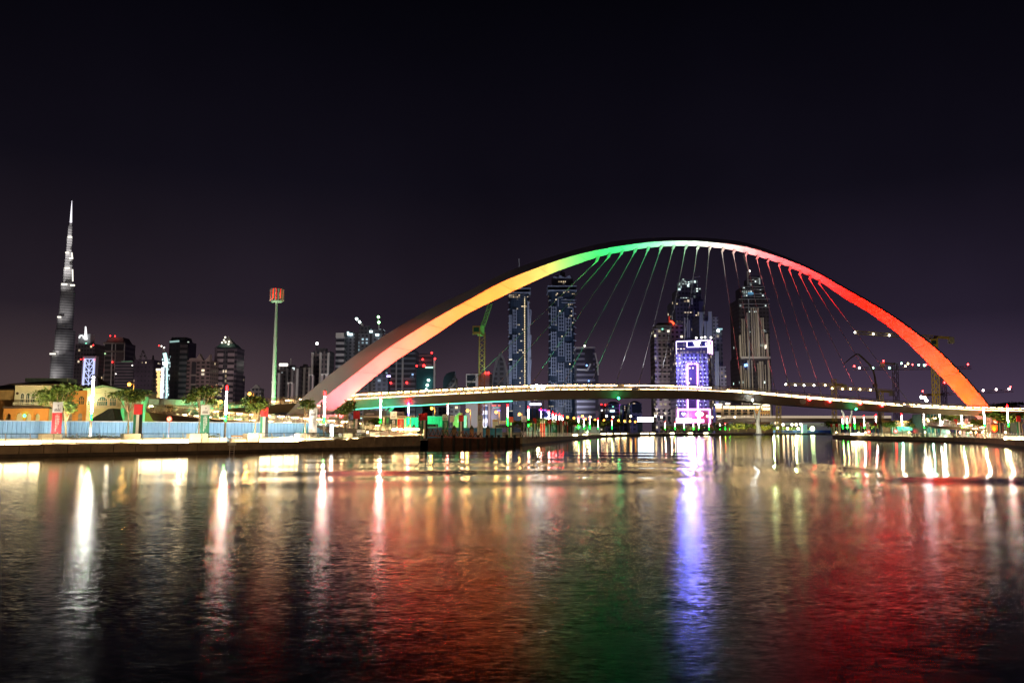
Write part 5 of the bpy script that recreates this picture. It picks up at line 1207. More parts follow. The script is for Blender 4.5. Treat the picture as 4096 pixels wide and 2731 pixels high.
T = simple('tower', 'tall near-black tower with slatted side and tilted glass roof edge', 672, 750, 1366, 1550, fa('facade_g', .035, 7, wall=(.05, .045, .05), glass=(.03, .03, .035), col=(.8, .9, .7)), 1480); T.taper(676, 744, 1366, 682, 740, 1347, TDK, 'crown', 4, 34); T.line([(680, 1367), (716, 1364)], 3, emit('roof_cyan', (.5, .8, .75), .6), 'roof_edge', -1); T.bx(716, 746, 1376, None, facade('slat_tan', (.24, .2, .2), (.05, .045, .05), 11, 400, .5, .98, .0, Wm, 0, 2), 'slatted_side', -1.5, 0, 1480)
T = simple('tower', 'brown twin-horned residential tower with curved pointed roof corners', 745, 838, 1440, 1450, fa('facade_h', .03, 8, wall=(.24, .17, .16), fh=7, ww=9, glass=(.05, .04, .04)), 1520)
T.poly([(756, 1440), (758, 1432), (786, 1432), (786, 1440)], mat('roof_tan', (.34, .25, .22), .6), 'roof_block', 0, 12); T.poly([(783, 1440), (797, 1414), (806, 1432), (812, 1440)], MATS['roof_tan'], 'roof_horn', -1, 10); T.poly([(818, 1442), (828, 1434), (840, 1417), (838, 1446)], MATS['roof_tan'], 'roof_horn', -1, 10); T.bx(764, 782, 1448, 1620, TDK, 'glass_bay', -1, 0, 1520)
for v in (1500, 1537): T.line([(762, v), (786, v)], 3, MATS['band_tan'], 'band', -2)
T = simple('tower', 'broad-shouldered tower with a glittering white pointed dome crown', 856, 945, 1390, 1500, fa('facade_i', .03, 9, wall=(.13, .10, .12), fh=9, ww=300, fhz=.95), 1480); T.bx(866, 890, 1400, None, facade('slat_rose', (.38, .30, .31), (.05, .04, .05), 11, 400, .45, .98, .0, Wm, 0, 3), 'slatted_bay', -1.5, 0, 1500); T.bx(908, 934, 1402, None, MATS['slat_rose'], 'slatted_bay', -1.5, 0, 1500); T.bx(890, 906, 1392, None, fa('facade_i2', .25, 10, col=Wm, fh=9, ww=5), 'window_bay', -1, 0, 1500)
T.taper(856, 946, 1395, 876, 930, 1373, mat('crown_green', (.12, .22, .19), .4), 'crown', 0, 40); T.taper(876, 928, 1375, 892, 910, 1352, mat('crown_glass', (.5, .48, .42), .3), 'dome', 8, 32); T.taper(893, 909, 1356, 901, 904, 1341, MATS['crown_glass'], 'finial', 14, 24)
for u, v in ((901, 1349), (896, 1360), (902, 1368), (916, 1366), (888, 1370), (914, 1376)): T.dot(u, v, 3.4, emit('crown_lamp', (1, .95, .75), 1.7), 'crown_light', 2)
for a in ((938, 968, 1502, 1700, 11), (832, 850, 1503, 1600, 12), (1000, 1042, 1553, 1500, 13), (978, 996, 1566, 1400, 14)): 
    T = simple('tower', {938: 'small grey block right of the domed tower', 832: 'thin grey block squeezed left of the domed tower', 1000: 'small distant block with a stepped roof below the mast', 978: 'tiny pale block behind the orange lamp tree'}[a[0]], a[0], a[1], a[2], a[3], fa('facade_s%d' % a[4], .06, a[4], wall=(.3, .27, .27), fh=8, ww=7), a[2] + 60)
    if a[0] == 1000: T.taper(1006, 1036, 1553, 1016, 1026, 1538, FIN, 'roof_block', 2, 16)
# cluster between mast and arch
for i, (u0, u1, vt, Y, lab) in enumerate([(1098, 1120, 1486, 1500, 'narrow stepped tower touching the telecom mast'), (1112, 1152, 1459, 1650, 'square-topped tower with a lit roof rim right of the mast'), (1146, 1194, 1468, 1550, 'ribbed tower with a thin spire behind the ramp'), (1196, 1242, 1464, 1600, 'flat dark tower left of the white beacon tower'), (1248, 1318, 1404, 1500, 'stepped ribbed tower with a bright white mast light')]):
    T = simple('tower', lab, u0, u1, vt, Y, fa('facade_m%d' % i, .035, 20 + i, wall=(.16, .13, .13), fh=9, ww=8, col=(.8, .9, .9)), 1560)
    n = 3 if u1 - u0 > 40 else 2
    for k in range(n): uu = lerp(u0 + 3, u1 - 3, k/(n-1)); T.line([(uu, vt + 6), (uu - 6, 1640)], 4, FIN, 'fin', -1.5)
    T.bx(u0 + (u1-u0)*.35, u0 + (u1-u0)*.65, vt - 8, vt, TDK, 'roof_block', 3, 14)
    if i == 1: T.line([(1118, 1458), (1150, 1458)], 4, WLT, 'roof_light', -1)
    if i == 2: T.line([(1164, 1433), (1162, 1462)], 1.5, FIN, 'spire')
    if i == 4: T.line([(1268, 1376), (1266, 1406)], 2.5, TDK, 'mast'); T.dot(1268, 1374, 4.5, emit('star_white', (1, .95, .9), 14)); T.bx(1274, 1304, 1392, 1405, TDK, 'roof_block', 4, 18)
for u0, u1, vt, lab in ((1150, 1172, 1532, 'low pale block in front of the ribbed tower'), (1236, 1252, 1500, 'pale narrow slab beside the stepped beacon tower'), (1284, 1312, 1498, 'low ribbed slab touching the dark arch leg')):
    T = simple('tower', lab, u0, u1, vt, 1400, mat('slab_pink', (.42, .34, .33), .7, var=.2, scale=.1), vt + 50); T.line([(u0, vt), (u1, vt)], 3, FIN, 'roof_edge'); T.line([((u0+u1)/2, vt), ((u0+u1)/2 - 4, 1640)], 3, TDK, 'window_bay', -1)
# telecom mast
Y = 240; rt = root('telecom_mast', (GX(1096, Y, 10), Y, GZ), 'tall pale telecom mast with a ring of red-lit antennas', 'mast')
x = XU(1100, Y, ZV(1400, Y)); MG = mat('mast_grey', (.55, .56, .5), .6, var=.05); m = MB(); zt = ZV(1206, Y)
m.tube([(x, Y, GZ), (x, Y, ZV(1527, Y)), (x, Y, ZV(1354, Y)), (x, Y, zt)], [.68, .58, .50, .36], MG, 14)
for v, r in ((1530, .66), (1355, .56)): z = ZV(v, Y); m.tube([(x, Y, z), (x, Y, z + .5)], r, MG, 12)
m.build('pole', rt); m = MB(); m.lathe((x, Y), [(1.2, zt - .4), (1.9, zt), (1.9, zt + .3)], MG, 14); m.build('platform', rt)
for k in range(12):
    a = 2*PI*k/12; r_ = 2.0; px, py = x + r_*math.cos(a), Y + r_*math.sin(a); m = MB(); m.obox((px, py, ZV(1182, Y) + .1 * (k % 3)), (-.28*math.sin(a), .28*math.cos(a), 0), (.12*math.cos(a), .12*math.sin(a), 0), (0, 0, 1.75), MG); m.build('antenna', rt)
for k in range(5): a = PI*(1.1 + .2*k); m = MB(); px, py = x + 1.5*math.cos(a), Y + 1.5*math.sin(a); m.tube([(px, py, zt + 1.0), (px, py, zt + 3.8)], .24, emit('antenna_red', (1, .03, .01), 2.5), 5); m.build('red_tube', rt)
lamp('POINT', (x, Y, ZV(1178, Y)), 800, (1, .03, .01), .3); lamp('SPOT', (x + 9, Y - 5, 4), 30000, (.2, 1, .3), .4, (x, Y, 26), 100, 1.0)
lamp('SPOT', (x - 8, Y - 16, 4), 38000, (1, .95, .8), .4, (x, Y, 24), 90, 1.0)
# towers behind and right of the arch leg
T = simple('tower', 'twin apartment slab with white banded balconies behind the arch leg', 1342, 1376, 1331, 1500, facade('bands_white', (.45, .43, .44), (.03, .03, .04), 11, 500, .55, .99, .0, Wm, 0, 30), 1450); T.bx(1343, 1376, 1331, 1349, FIN, 'crown', -1, 0)
T = simple('tower', 'wide apartment tower under construction with crane lights above', 1377, 1533, 1333, 1560, fa('facade_n', .16, 31, wall=(.16, .16, .18), fh=7, ww=8, col=(.6, .85, 1), s=1.1, fv=.5, fhz=.5), 1400, 60)
for u0, u1, vt in ((1382, 1416, 1326), (1436, 1476, 1304), (1488, 1532, 1316)): T.bx(u0, u1, vt, 1345, fa('facade_n2', .2, 32, col=(.75, .9, 1)), 'crown', 2, 26)
for u0, u1 in ((1418, 1432), (1478, 1486)): T.bx(u0, u1, 1330, None, TDK, 'recess', -2, 0, 1400)
T.line([(1426, 1275), (1455, 1306)], 2, MATS['crane_grey'], 'crane_jib', 4); T.line([(1513, 1267), (1517, 1320)], 2, MATS['crane_grey'], 'crane_mast', 4)
for u, v, m in ((1426.5, 1275.5, 'w'), (1438.5, 1287.5, 'w'), (1513.5, 1267.5, 'g'), (1515.5, 1289, 'g')): T.dot(u, v, 4.6, emit('star_green', (.35, 1, .35), 12) if m == 'g' else emit('star_cool', (.75, 1, .95), 12), 'crane_light', 3)
for u0, u1, v in ((1390, 1410, 1337), (1478, 1490, 1326), (1502, 1516, 1339)): T.line([(u0, v), (u1, v)], 4, emit('room_cool', (.7, .95, 1), 2.2), 'lit_window', -4)
T = simple('tower', 'dim blue office block with a small violet sign right of the arch leg', 1500, 1552, 1496, 1300, fa('facade_o', .10, 33, wall=(.07, .07, .09), col=(.6, .75, 1), fh=7, ww=8), 1560); T.bx(1547, 1567, 1501, 1507, emit('sign_violet', (.55, .45, 1), 5), 'sign', -2, -1)
T = simple('tower', 'ribbed residential tower with two pale vertical fins right of the arch', 1562, 1662, 1400, 1250, facade('bands_grey', (.20, .20, .23), (.04, .04, .05), 8, 500, .55, .99, .0, Wm, 0, 34), 1500, 50); T.bx(1582, 1587, 1440, None, FIN, 'fin', -2, 0, 1520); T.bx(1606, 1613, 1425, None, FIN, 'fin', -2, 0, 1520); T.bx(1640, 1657, 1494, 1508, fa('facade_blue', .6, 35, col=(.3, .5, 1), fh=5, ww=5), 'lit_window', -2, -1)
for u, v in ((1563, 1531), (1627, 1530)): T.dot(u, v, 3, BCN, 'beacon', -3)
T = simple('tower', 'dark teal glass block with a bright roof strip and red beacons', 1665, 1733, 1470, 1200, mat('teal_glass', (.02, .075, .085), .25, var=.2, scale=.05), 1530); T.bx(1675, 1728, 1414, 1470, fa('facade_p', .03, 36, wall=(.12, .1, .11), fh=7, ww=300, fhz=.95), 'roof_block', 4, 22); T.bx(1701, 1732, 1466, 1472, emit('roof_mint', (.6, 1, .8), 1.4), 'roof_light', -1, 0); T.bx(1733, 1741, 1435, None, FIN, 'lift_shaft', 3, 10, 1500)
for u, v in ((1727, 1411), (1740, 1434), (1691, 1437), (1695, 1462), (1667, 1463)): T.dot(u, v, 2.6 if u != 1695 else 3.6, BCN, 'beacon', -2)
for u, v in ((1714, 1520), (1709, 1540), (1705, 1558)): T.dot(u, v, 3.4, emit('star_mint', (.7, 1, .85), 12), 'work_light', -3)
T = Tower('tower', 'rounded leaf-shaped dark glass building with curved white edge', 1772, 1826, 1530, 1100)
T.poly([(1772, 1550), (1772, 1525), (1776, 1508), (1786, 1494), (1802, 1487), (1820, 1485), (1818, 1500), (1806, 1520), (1790, 1540), (1784, 1552)], mat('leaf_glass', (.03, .065, .075), .25, var=.2, scale=.05), 'leaf_shell', 0, 26); T.poly([(1786, 1560), (1792, 1540), (1808, 1519), (1820, 1500), (1824, 1525), (1822, 1560)], fa('facade_q', .08, 37, wall=(.13, .16, .18), fh=6, ww=8, col=Cw), 'body', 4, 24); T.line([(1789, 1558), (1808, 1546), (1822, 1530), (1827, 1515), (1827, 1560)], 2.5, FIN, 'edge_rib', -1)
T = Tower('office_building', 'white-framed low building with two big dark windows left of the crane mast', 1864, 1912, 1530, 900, 'building'); T.bx(1864, 1912, 1495, None, mat('frame_white', (.62, .62, .64), .5, var=.05, scale=.1), vm=1530)
for v0, v1 in ((1500, 1523), (1530, 1548)): T.bx(1868, 1902, v0, v1, mat('office_glass', (.025, .04, .055), .2), 'window', -1, 0)
T = simple('office_building', 'pinkish block with two red roof beacons behind the crane mast', 1886, 1968, 1492, 1050, mat('block_pink', (.42, .29, .28), .7, var=.1, scale=.1), 1530, 30); T.dot(1941, 1491, 3, BCN, 'beacon'); T.dot(1953, 1491, 3, BCN, 'beacon')
for v in range(1500, 1545, 8): T.line([(1958, v), (1968, v)], 2, TDK, 'window', -1)
T = Tower('tower', 'pointed sail-shaped tower with curved pale ribs left of the blue twin tower', 1966, 2032, 1530, 1150)
arcL = [(1965, 1600), (1967, 1540), (1976, 1490), (1988, 1440), (2002, 1412)]; arcR = [(2016, 1440), (2028, 1490), (2034, 1540), (2036, 1600)]
T.poly(arcL + arcR, fa('facade_sail', .07, 38, wall=(.10, .10, .12), fh=7, ww=9, col=(1, .85, .5)), 'body', 0, 26)
RIBG = mat('rib_grey', (.22, .20, .21), .6); T.line(arcL, 3, RIBG, 'edge_rib', -1.5); T.line([(2003, 1412)] + arcR, 3, RIBG, 'edge_rib', -1.5)
# blue twin towers seen through the arch
def hotel_tower(u0, u1, dv, label, dots=None, bays=((.09, .26, 1225), (.36, .55, 1248), (.63, .82, 1270)), Y=1700):
    """dv shifts rows; dark curved glass shaft with pale window frames, ledges and a ringed top"""
    T = Tower('tower', label, u0, u1, 1350, Y); W_ = u1 - u0; U = lambda f: lerp(u0, u1, f)
    GB = facade('blue_glass', (.035, .055, .085), (.015, .025, .045), 5, 4, .5, .7, .05, (1, .8, .5), 1.3, 40)
    zt = ZV(1160 + dv, Y); xa, xb = XU(u0, Y, ZV(1350, Y)), XU(u1, Y, ZV(1350, Y)); c = (xa+xb)/2; r = (xb-xa)/2
    prof = [(1.05, 0), (1.06, .4), (1.0, .62), (.97, .8), (1.0, .93), (1.03, 1)]
    mb = MB(); n = 20
    vs_ = []
    for f, t in prof: vs_ += [(c + r*f*math.copysign(abs(math.cos(a))**.55, math.cos(a)), Y + 26 + 24*f*math.copysign(abs(math.sin(a))**.55, math.sin(a)), zt*t) for a in [2*PI*k/n for k in range(n)]]
    fs_ = [(i*n+k, i*n+(k+1) % n, (i+1)*n+(k+1) % n, (i+1)*n+k) for i in range(len(prof)-1) for k in range(n)] + [tuple(range((len(prof)-1)*n, len(prof)*n))]
    mb.add(vs_, fs_, GB); mb.build('body', T.r)
    for v, e in ((1142, 5), (1159, 5)): T.bx(u0 - e, u1 + e, v + dv, v + 2.5 + dv, FINB, 'ring_ledge', -6, 54)
    T.bx(U(.12), U(.9), 1108 + dv, 1142 + dv, TDK, 'crown', 8, 40); T.bx(U(.35), U(.62), 1120 + dv, 1134 + dv, fa('crown_rooms', .5, 41, fh=5, ww=5), 'lit_window', 6, 8)
    T.poly([(U(.14), 1110 + dv), (U(.2), 1104 + dv), (U(.36), 1111 + dv), (U(.38), 1099 + dv), (U(.6), 1111 + dv), (U(.78), 1100 + dv), (U(.84), 1112 + dv)], FINB, 'crown_petal', 5, 9); T.bx(U(.42), U(.6), 1086 + dv, 1104 + dv, TDK, 'roof_frame', 16, 24)
    for b0, b1, vs0 in bays:
        k = 0; v = vs0 + dv
        while v < 1640:
            ve = min(v + 76, 1690); um = (U(b0) + U(b1))/2
            mb = MB()
            for f in (0, .5, 1):
                u = lerp(U(b0), U(b1), f); a, b_ = P(u, v, Y - 4), P(u - .0, ve, Y - 4); mb.bar(Vector((a.x, a.y, a.z)), (a.x, b_.y, b_.z), 1.5 if f != .5 else 1.0, FINB, (0, 1, 0), 3)
            for j in range(6):
                vv = lerp(v + 5, ve - 3, j/5); a, b_ = P(U(b0), vv, Y - 3.6), P(U(b1), vv, Y - 3.6); mb.bar(a, b_, 1.0, FINB, (0, 1, 0), 2)
            mb.build('window_frame', T.r); v += 101; k += 1
    for i in range(14):
        v = 1200 + dv + i*27; T.line([(u0 - 2, v + 3), (u0 + W_*.07, v)], 1.6, FINB, 'ledge', 2); T.line([(u1 - W_*.09, v - 2), (u1 + 2, v + 2)], 1.6, FINB, 'ledge', 2)
    for a, b_, v in ((.28, .4, 1172), (.66, .78, 1166), (.86, .96, 1174), (.4, .45, 1185), (.62, .9, 1214)): T.bx(U(a), U(b_), v + dv, v + 5 + dv, fa('rooms_warm', .75, 42, fh=4, ww=4, s=1.4), 'lit_window', -2.5, 0)
    return T
T = hotel_tower(2196, 2303, 0, 'right-hand tall blue glass tower with white framed window bays and petal crown')
T.line([(2233, 1225), (2233, 1190), (2252, 1189)], 2.2, FINB, 'frame_line', -4); T.line([(2270, 1230), (2292, 1231), (2292, 1265)], 2.2, FINB, 'frame_line', -4); T.line([(2246, 1199), (2300, 1201)], 1.8, FINB, 'ledge', -3); T.line([(2246, 1210), (2302, 1211)], 1.8, FINB, 'ledge', -3)
T = hotel_tower(2034, 2118, 9, 'left-hand tall blue glass tower with a dotted golden light line', bays=((.04, .13, 1250), (.22, .38, 1228)))
for k in range(52): T.bx(2097.5, 2100.5, 1195 + k*6.9, 1198.6 + k*6.9, emit('dot_gold', (1, .78, .42), 1.5), 'light_dot', -5, -3, 1350) if k % 1 == 0 else None
T.poly([(2110, 1204), (2116, 1204), (2124, 1400), (2122, 1640), (2110, 1640)], FINB, 'side_wing', 2, 20)
for v in (1240, 1340, 1437): T.line([(2116, v), (2124, v), (2121, v + 60)], 2, FINB, 'wing_frame', -2)
T.line([(2076, 1035), (2077, 1075)], 1.5, FIN, 'spire', 20)
T.bx(2036, 2082, 1178, 1190, fa('rooms_warm', .75, 42), 'lit_window', -4, -2)
T = Tower('tower', 'shorter dark banded tower with a lit parapet, right of the blue twin towers', 2306, 2392, 1480, 1500)
T.bx(2306, 2380, 1390, None, facade('bands_dim', (.20, .18, .20), (.035, .03, .035), 10, 500, .6, .99, .0, Wm, 0, 44), vm=1480, y1=50); T.bx(2303, 2382, 1387, 1391, FIN, 'parapet', -2, 54); T.bx(2340, 2372, 1396, 1480, TDK, 'dark_panel', -2, 0)
T.poly([(2378, 1410), (2388, 1450), (2394, 1500), (2394, 1640), (2376, 1640)], TDK, 'side_shaft', 3, 30); T.line([(2380, 1412), (2390, 1455), (2393, 1500)], 2.6, FIN, 'edge_rib', 0); T.dot(2338, 1383, 3.4, WLT); T.dot(2347, 1461, 3, emit('sign_blue', (.2, .4, 1), 4), 'sign_light', -4); T.dot(2355, 1523, 2.4, emit('sign_blue', (.2, .4, 1), 4), 'sign_light', -4)
T.line([(2308, 1477), (2350, 1480), (2362, 1455)], 3, FIN, 'ledge', -3)
for v in (1450, 1466): T.line([(2384, v), (2393, v + 2)], 2.2, FIN, 'ledge', 0)
# tower behind the neon hotel
T = Tower('tower', 'tall dark terraced tower rising behind the neon hotel with lit top floors', 2703, 2818, 1300, 1150)
FT = lambda n, l, sd, **k: fa(n, l, sd, wall=(.10, .09, .115), fh=6, ww=5, **k)
T.bx(2703, 2817, 1196, None, FT('facade_t1', .04, 50), vm=1300, y1=60); T.bx(2714, 2804, 1152, 1196, FT('facade_t2', .10, 51, col=(.8, .95, 1)), 'terrace', 4, 52); T.bx(2729, 2790, 1116, 1152, FT('facade_t3', .22, 52, col=(.8, 1, .95), s=1.4), 'terrace', 8, 44)
T.bx(2768, 2789, 1122, 1136, TDK, 'crown', 10, 34); T.line([(2778, 1110), (2800, 1106)], 1.3, MATS['crane_grey'], 'crane_jib', 12)
for u0, u1, v0, v1 in ((2729, 2746, 1127, 1137), (2748, 2763, 1127, 1137), (2780, 2804, 1153, 1168), (2731, 2738, 1115, 1121), (2722, 2756, 1186, 1192), (2776, 2792, 1184, 1191)): T.bx(u0, u1, v0, v1, fa('rooms_mint', .8, 53, col=(.85, 1, .92), fh=3.5, ww=4, s=1.8), 'lit_window', -1.5, 0)
for u0, u1, v0, v1 in ((2706, 2713, 1208, 1217), (2724, 2754, 1202, 1212), (2734, 2766, 1247, 1257), (2780, 2795, 1259, 1266), (2707, 2731, 1284, 1290)): T.bx(u0, u1, v0, v1, fa('rooms_warm2', .8, 54, fh=4, ww=4, s=1.5), 'lit_window', -2.5, -1)
for u, v0, v1 in ((2768, 1192, 1218), (2777, 1240, 1310), (2739, 1270, 1350), (2750, 1270, 1350), (2757, 1280, 1350)): T.line([(u, v0), (u, v1)], 1.6, FIN, 'fin', -2.5)
T.bx(2797, 2817, 1204, 1345, mat('tower_mauve', (.3, .27, .3), .6, var=.1, scale=.05), 'side_shaft', -1, 12)
T = Tower('tower', 'stepped grey tower with paired vertical fins right of the neon hotel', 2796, 2905, 1350, 1080)
T.bx(2796, 2852, 1262, None, FT('facade_t4', .05, 55), vm=1350, y1=40); T.bx(2852, 2876, 1268, None, facade('tower_grey2', (.30, .27, .32), (.06, .055, .08), 5, 5, .5, .5, .05, Wm, 1.3, 57), 'side_shaft', 4, 34, 1400); T.bx(2868, 2892, 1316, None, FT('facade_t5', .05, 56), 'lower_block', 2, 30, 1450); T.bx(2880, 2906, 1464, None, MATS['tower_grey2'], 'lower_block', -3, 20, 1540)
T.bx(2872, 2890, 1313, 1318, emit('roof_cyan2', (.5, .9, 1), .8), 'roof_light', 0, 2); T.dot(2873, 1322, 3.4, emit('star_mint', (.7, 1, .85), 12), 'roof_light', 0)
for u, v0 in ((2801, 1248), (2807, 1248), (2836, 1246), (2843, 1246), (2820, 1285), (2829, 1285), (2863, 1405), (2871, 1405)): T.line([(u, v0), (u + 2, 1660)], 2.4, FINB, 'fin', -3)
# older pale tower left of the hotel
T = Tower('tower', 'pale classical tower with cornices and many small windows left of the neon hotel', 2620, 2733, 1450, 800)
FP = facade('facade_pale', (.40, .35, .37), (.035, .03, .045), 4.6, 4.6, .5, .55, .14, (1, .82, .5), 1.5, 60, .6, 1.4)
T.bx(2620, 2690, 1315, None, FP, vm=1450, y1=26); T.bx(2690, 2734, 1300, None, FP, 'rear_wing', 8, 40, 1450); T.bx(2624, 2688, 1300, 1316, mat('attic_pale', (.40, .35, .36), .7, var=.1, scale=.1), 'attic', 1, 24); T.taper(2624, 2686, 1301, 2636, 2676, 1288, TDK, 'roof', 2, 22); T.taper(2690, 2734, 1302, 2700, 2716, 1292, TDK, 'roof', 9, 36)
for v in (1317, 1359, 1391, 1425, 1459, 1492, 1525, 1631): T.line([(2617, v), (2692, v)], 1.1, FIN, 'cornice', -.4)
T.line([(2682, 1284), (2690, 1288), (2696, 1297)], 1.4, emit('arc_red', (1, .06, .02), 5), 'roof_arc', 4); T.line([(2677, 1265), (2677, 1290)], .8, emit('arc_red2', (1, .05, .03), .6), 'spire', 6); T.dot(2650, 1316, 1.6, emit('green_white', (.3, 1, .7), 1.6), 'roof_light')
for u in (2636, 2655, 2676):
    p = P(u, 1640, 799.4); m = MB(); m.yprism(arch_poly(p.x - 1.3, p.x + 1.3, ZV(1646, 799.4), ZV(1638, 799.4)), 799.2, 799.9, mat('office_glass', (.025, .04, .055), .2)); m.build('arched_window', T.r); T.bx(u - 4, u + 4, 1653, 1657, MATS['office_glass'], 'window', -.6, 0); T.bx(u - 4.5, u + 4.5, 1664, 1682 + 3*(u > 2670), MATS['office_glass'], 'window', -.6, 0)
for u in (2627, 2645, 2665, 2686): T.bx(u - 1.5, u + 1.5, 1634, 1690, FIN, 'pilaster', -1.2, 0)
# neon outlined hotel
NEON = emit('neon_pink', (.95, .45, 1), 5.5); NEONW = emit('neon_white', (.72, .6, 1), 3.6); STUD = emit('neon_stud', (.62, .70, 1), 3.5)
T = Tower('neon_hotel', 'square hotel outlined in pink and violet neon with a glowing rooftop sign', 2704, 2850, 1450, 770, 'hotel', None)
FH = facade('facade_hotel', (.27, .25, .40), (.035, .03, .07), 3.9, 4.0, .55, .55, .13, (1, .72, .42), 1.7, 61, .6, 1.3)
T.bx(2704, 2834, 1364, 1635, FH, vm=1480, y1=30, base=0); zt = ZV(1357, 770); m = MB(); x0, x1 = XU(2834, 770, 50), XU(2850, 785, 50)
m.add([(x0, 770, 2), (x1, 786, 2), (x1, 786, zt), (x0, 770, zt), (x0, 800, 2), (x0, 800, zt)], [(0, 1, 2, 3), (1, 4, 5, 2), (3, 2, 5)], FH); m.build('corner_wing', T.r)
T.bx(2704, 2833, 1362, 1415, mat('hotel_top', (.06, .05, .12), .4), 'top_floors', -.6, 0, 1390)
for v, l in ((1380, (2708, 2744)), (1396, (2708, 2740)), (1408, (2708, 2832))): T.bx(l[0], l[1], v - 3, v + 3, fa('hotel_rooms', .7, 62, col=(1, .7, .5), fh=2.2, ww=3.2, s=2), 'lit_window', -1.0, -.6)
T.line([(2706, 1417), (2705, 1366), (2832, 1360), (2832, 1413)], .55, NEONW, 'neon_outline', -1.6); T.line([(2748, 1366), (2748, 1388), (2830, 1386)], .6, NEONW, 'neon_outline', -1.8); T.line([(2706, 1366), (2832, 1361)], .7, NEONW, 'neon_outline', -2)
T.line([(2838, 1361), (2848, 1366), (2849, 1417)], .8, NEON, 'neon_outline', 6); T.line([(2838, 1361), (2840, 1414)], .8, NEON, 'neon_outline', 2)
T.poly([(2773, 1366), (2804, 1364), (2794, 1387), (2784, 1387)], emit('sign_wedge', (.88, .85, 1), 9), 'sign_wedge', -2.2, -1.9); T.poly([(2839, 1380), (2846, 1382), (2843, 1400)], MATS['sign_wedge'], 'side_sign', 3, 3.4)
T.bx(2752, 2772, 1370, 1384, mat('sign_panel', (.02, .03, .16), .3), 'sign_panel', -1.4, -1, 1376); T.bx(2806, 2826, 1368, 1383, MATS['sign_panel'], 'sign_panel', -1.4, -1, 1376)
T.line([(2825, 1369), (2822, 1376), (2827, 1383)], .8, NEONW, 'sign_mark', -2)
T.bx(2752, 2788, 1458, 1632, mat('hotel_slot', (.07, .04, .12), .5), 'dark_slot', -.8, 0, 1540); T.line([(2751, 1636), (2750, 1456), (2770, 1455)], .95, NEON, 'neon_outline', -1.8); T.line([(2776, 1455), (2790, 1455), (2791, 1636)], .95, NEON, 'neon_outline', -1.8)
n = 0
for j in range(13):
    for i in range(13):
        u = 2707 + i*10.6 + (5.3 if j % 2 else 0); v = 1432 + j*15.6 - i*.15
        if u > 2832 or 2747 < u < 2794 and v > 1450: continue
        if (i + (j // 2)) % 2 == 0 or n > 90: 
            if (i + j) % 3: continue
        if n >= 96: continue
        p = P(u, v, 770 - 1.0); m = MB(); m.ball(p, .42, STUD, 5); m.build('light_stud', T.r); n += 1
for u, v in ((2759, 1472), (2772, 1472), (2763, 1515), (2757, 1532)): T.bx(u - 3, u + 3, v - 4, v + 3, emit('room_warm', (1, .75, .5), 1.6), 'lit_window', -1.2, -.8)
for u, v in ((2785, 1351), (2807, 1350), (2820, 1349), (2844, 1350)): T.dot(u, v, 1.9, WLT, 'roof_light', 3)
# podium with heart and plume signs
T.bx(2706, 2846, 1634, 1694, mat('podium_violet', (.30, .20, .30), .6, var=.1, scale=.1), 'podium', -9, 0, 1660); T.line([(2712, 1692), (2712, 1636), (2839, 1636), (2840, 1694)], 1.0, NEON, 'neon_outline', -10)
T.bx(2719, 2750, 1645, 1672, mat('heart_panel', (.03, .03, .12), .4), 'sign_panel', -9.6, -9, 1660); T.bx(2757, 2830, 1645, 1694, mat('podium_rose', (.35, .05, .14), .5), 'rose_panel', -9.6, -9, 1668)
hp = [(2734 + .42*16*math.sin(a)**3, 1655 - .42*(13*math.cos(a) - 5*math.cos(2*a) - 2*math.cos(3*a) - math.cos(4*a))) for a in [2*PI*k/24 for k in range(24)]]
T.poly(hp, emit('heart_white', (.75, .85, 1), 7), 'heart_sign', -10.4, -10); PL = emit('plume_pink', (1, .62, .72), 11)
T.poly([(2792, 1643), (2802, 1643), (2800, 1694), (2793, 1694)], PL, 'plume_sign', -10.5, -10); T.line([(2784, 1658), (2790, 1652), (2798, 1648), (2806, 1652), (2812, 1658)], 1.6, PL, 'plume_sign', -10.6); T.line([(2786, 1662), (2797, 1656), (2808, 1662)], 1.3, PL, 'plume_sign', -10.6)
rt = root('billboard', (GX(2735, 740), 740, GZ), 'large blank white glowing billboard below the heart sign', 'billboard'); a, b_ = P(2706, 1690, 740), P(2765, 1672, 740); m = MB(); m.box(a.x, b_.x, 740, 741, a.z, b_.z, emit('billboard_white', (.85, .80, 1), 9)); m.build('screen', rt); m = MB(); m.box(a.x + 2, a.x + 3, 741, 741.6, GZ, a.z + 1, DARK); m.box(b_.x - 3, b_.x - 2, 741, 741.6, GZ, a.z + 1, DARK); m.bar((a.x + 2, 741.3, GZ + 2), (b_.x - 2, 741.3, GZ + 2), .5, DARK); m.build('support', rt)
rt = root('billboard', (GX(2790, 738), 738, GZ), 'smaller violet glowing billboard below the plume sign', 'billboard'); a, b_ = P(2768, 1689, 738), P(2816, 1677, 738); m = MB(); m.box(a.x, b_.x, 738, 739, a.z, b_.z, emit('billboard_violet', (.75, .6, 1), 5)); m.build('screen', rt); m = MB(); m.bar((a.x + 4, 739.3, GZ), (a.x + 4, 739.3, a.z + .5), .6, DARK); m.build('support', rt)
rt = root('billboard', (GX(2580, 700), 700, GZ), 'dazzling white billboard screen left of the classical tower', 'billboard'); a, b_ = P(2551, 1686, 700), P(2613, 1668, 700); m = MB(); m.box(a.x, b_.x, 700, 701, a.z, b_.z, emit('billboard_cool', (.82, .92, 1), 12)); m.build('screen', rt); m = MB(); m.box(P(2552, 1690, 700).x, P(2569, 1690, 700).x, 699, 703, GZ, a.z, mat('kiosk_blue', (.05, .12, .25), .5)); m.build('support', rt)
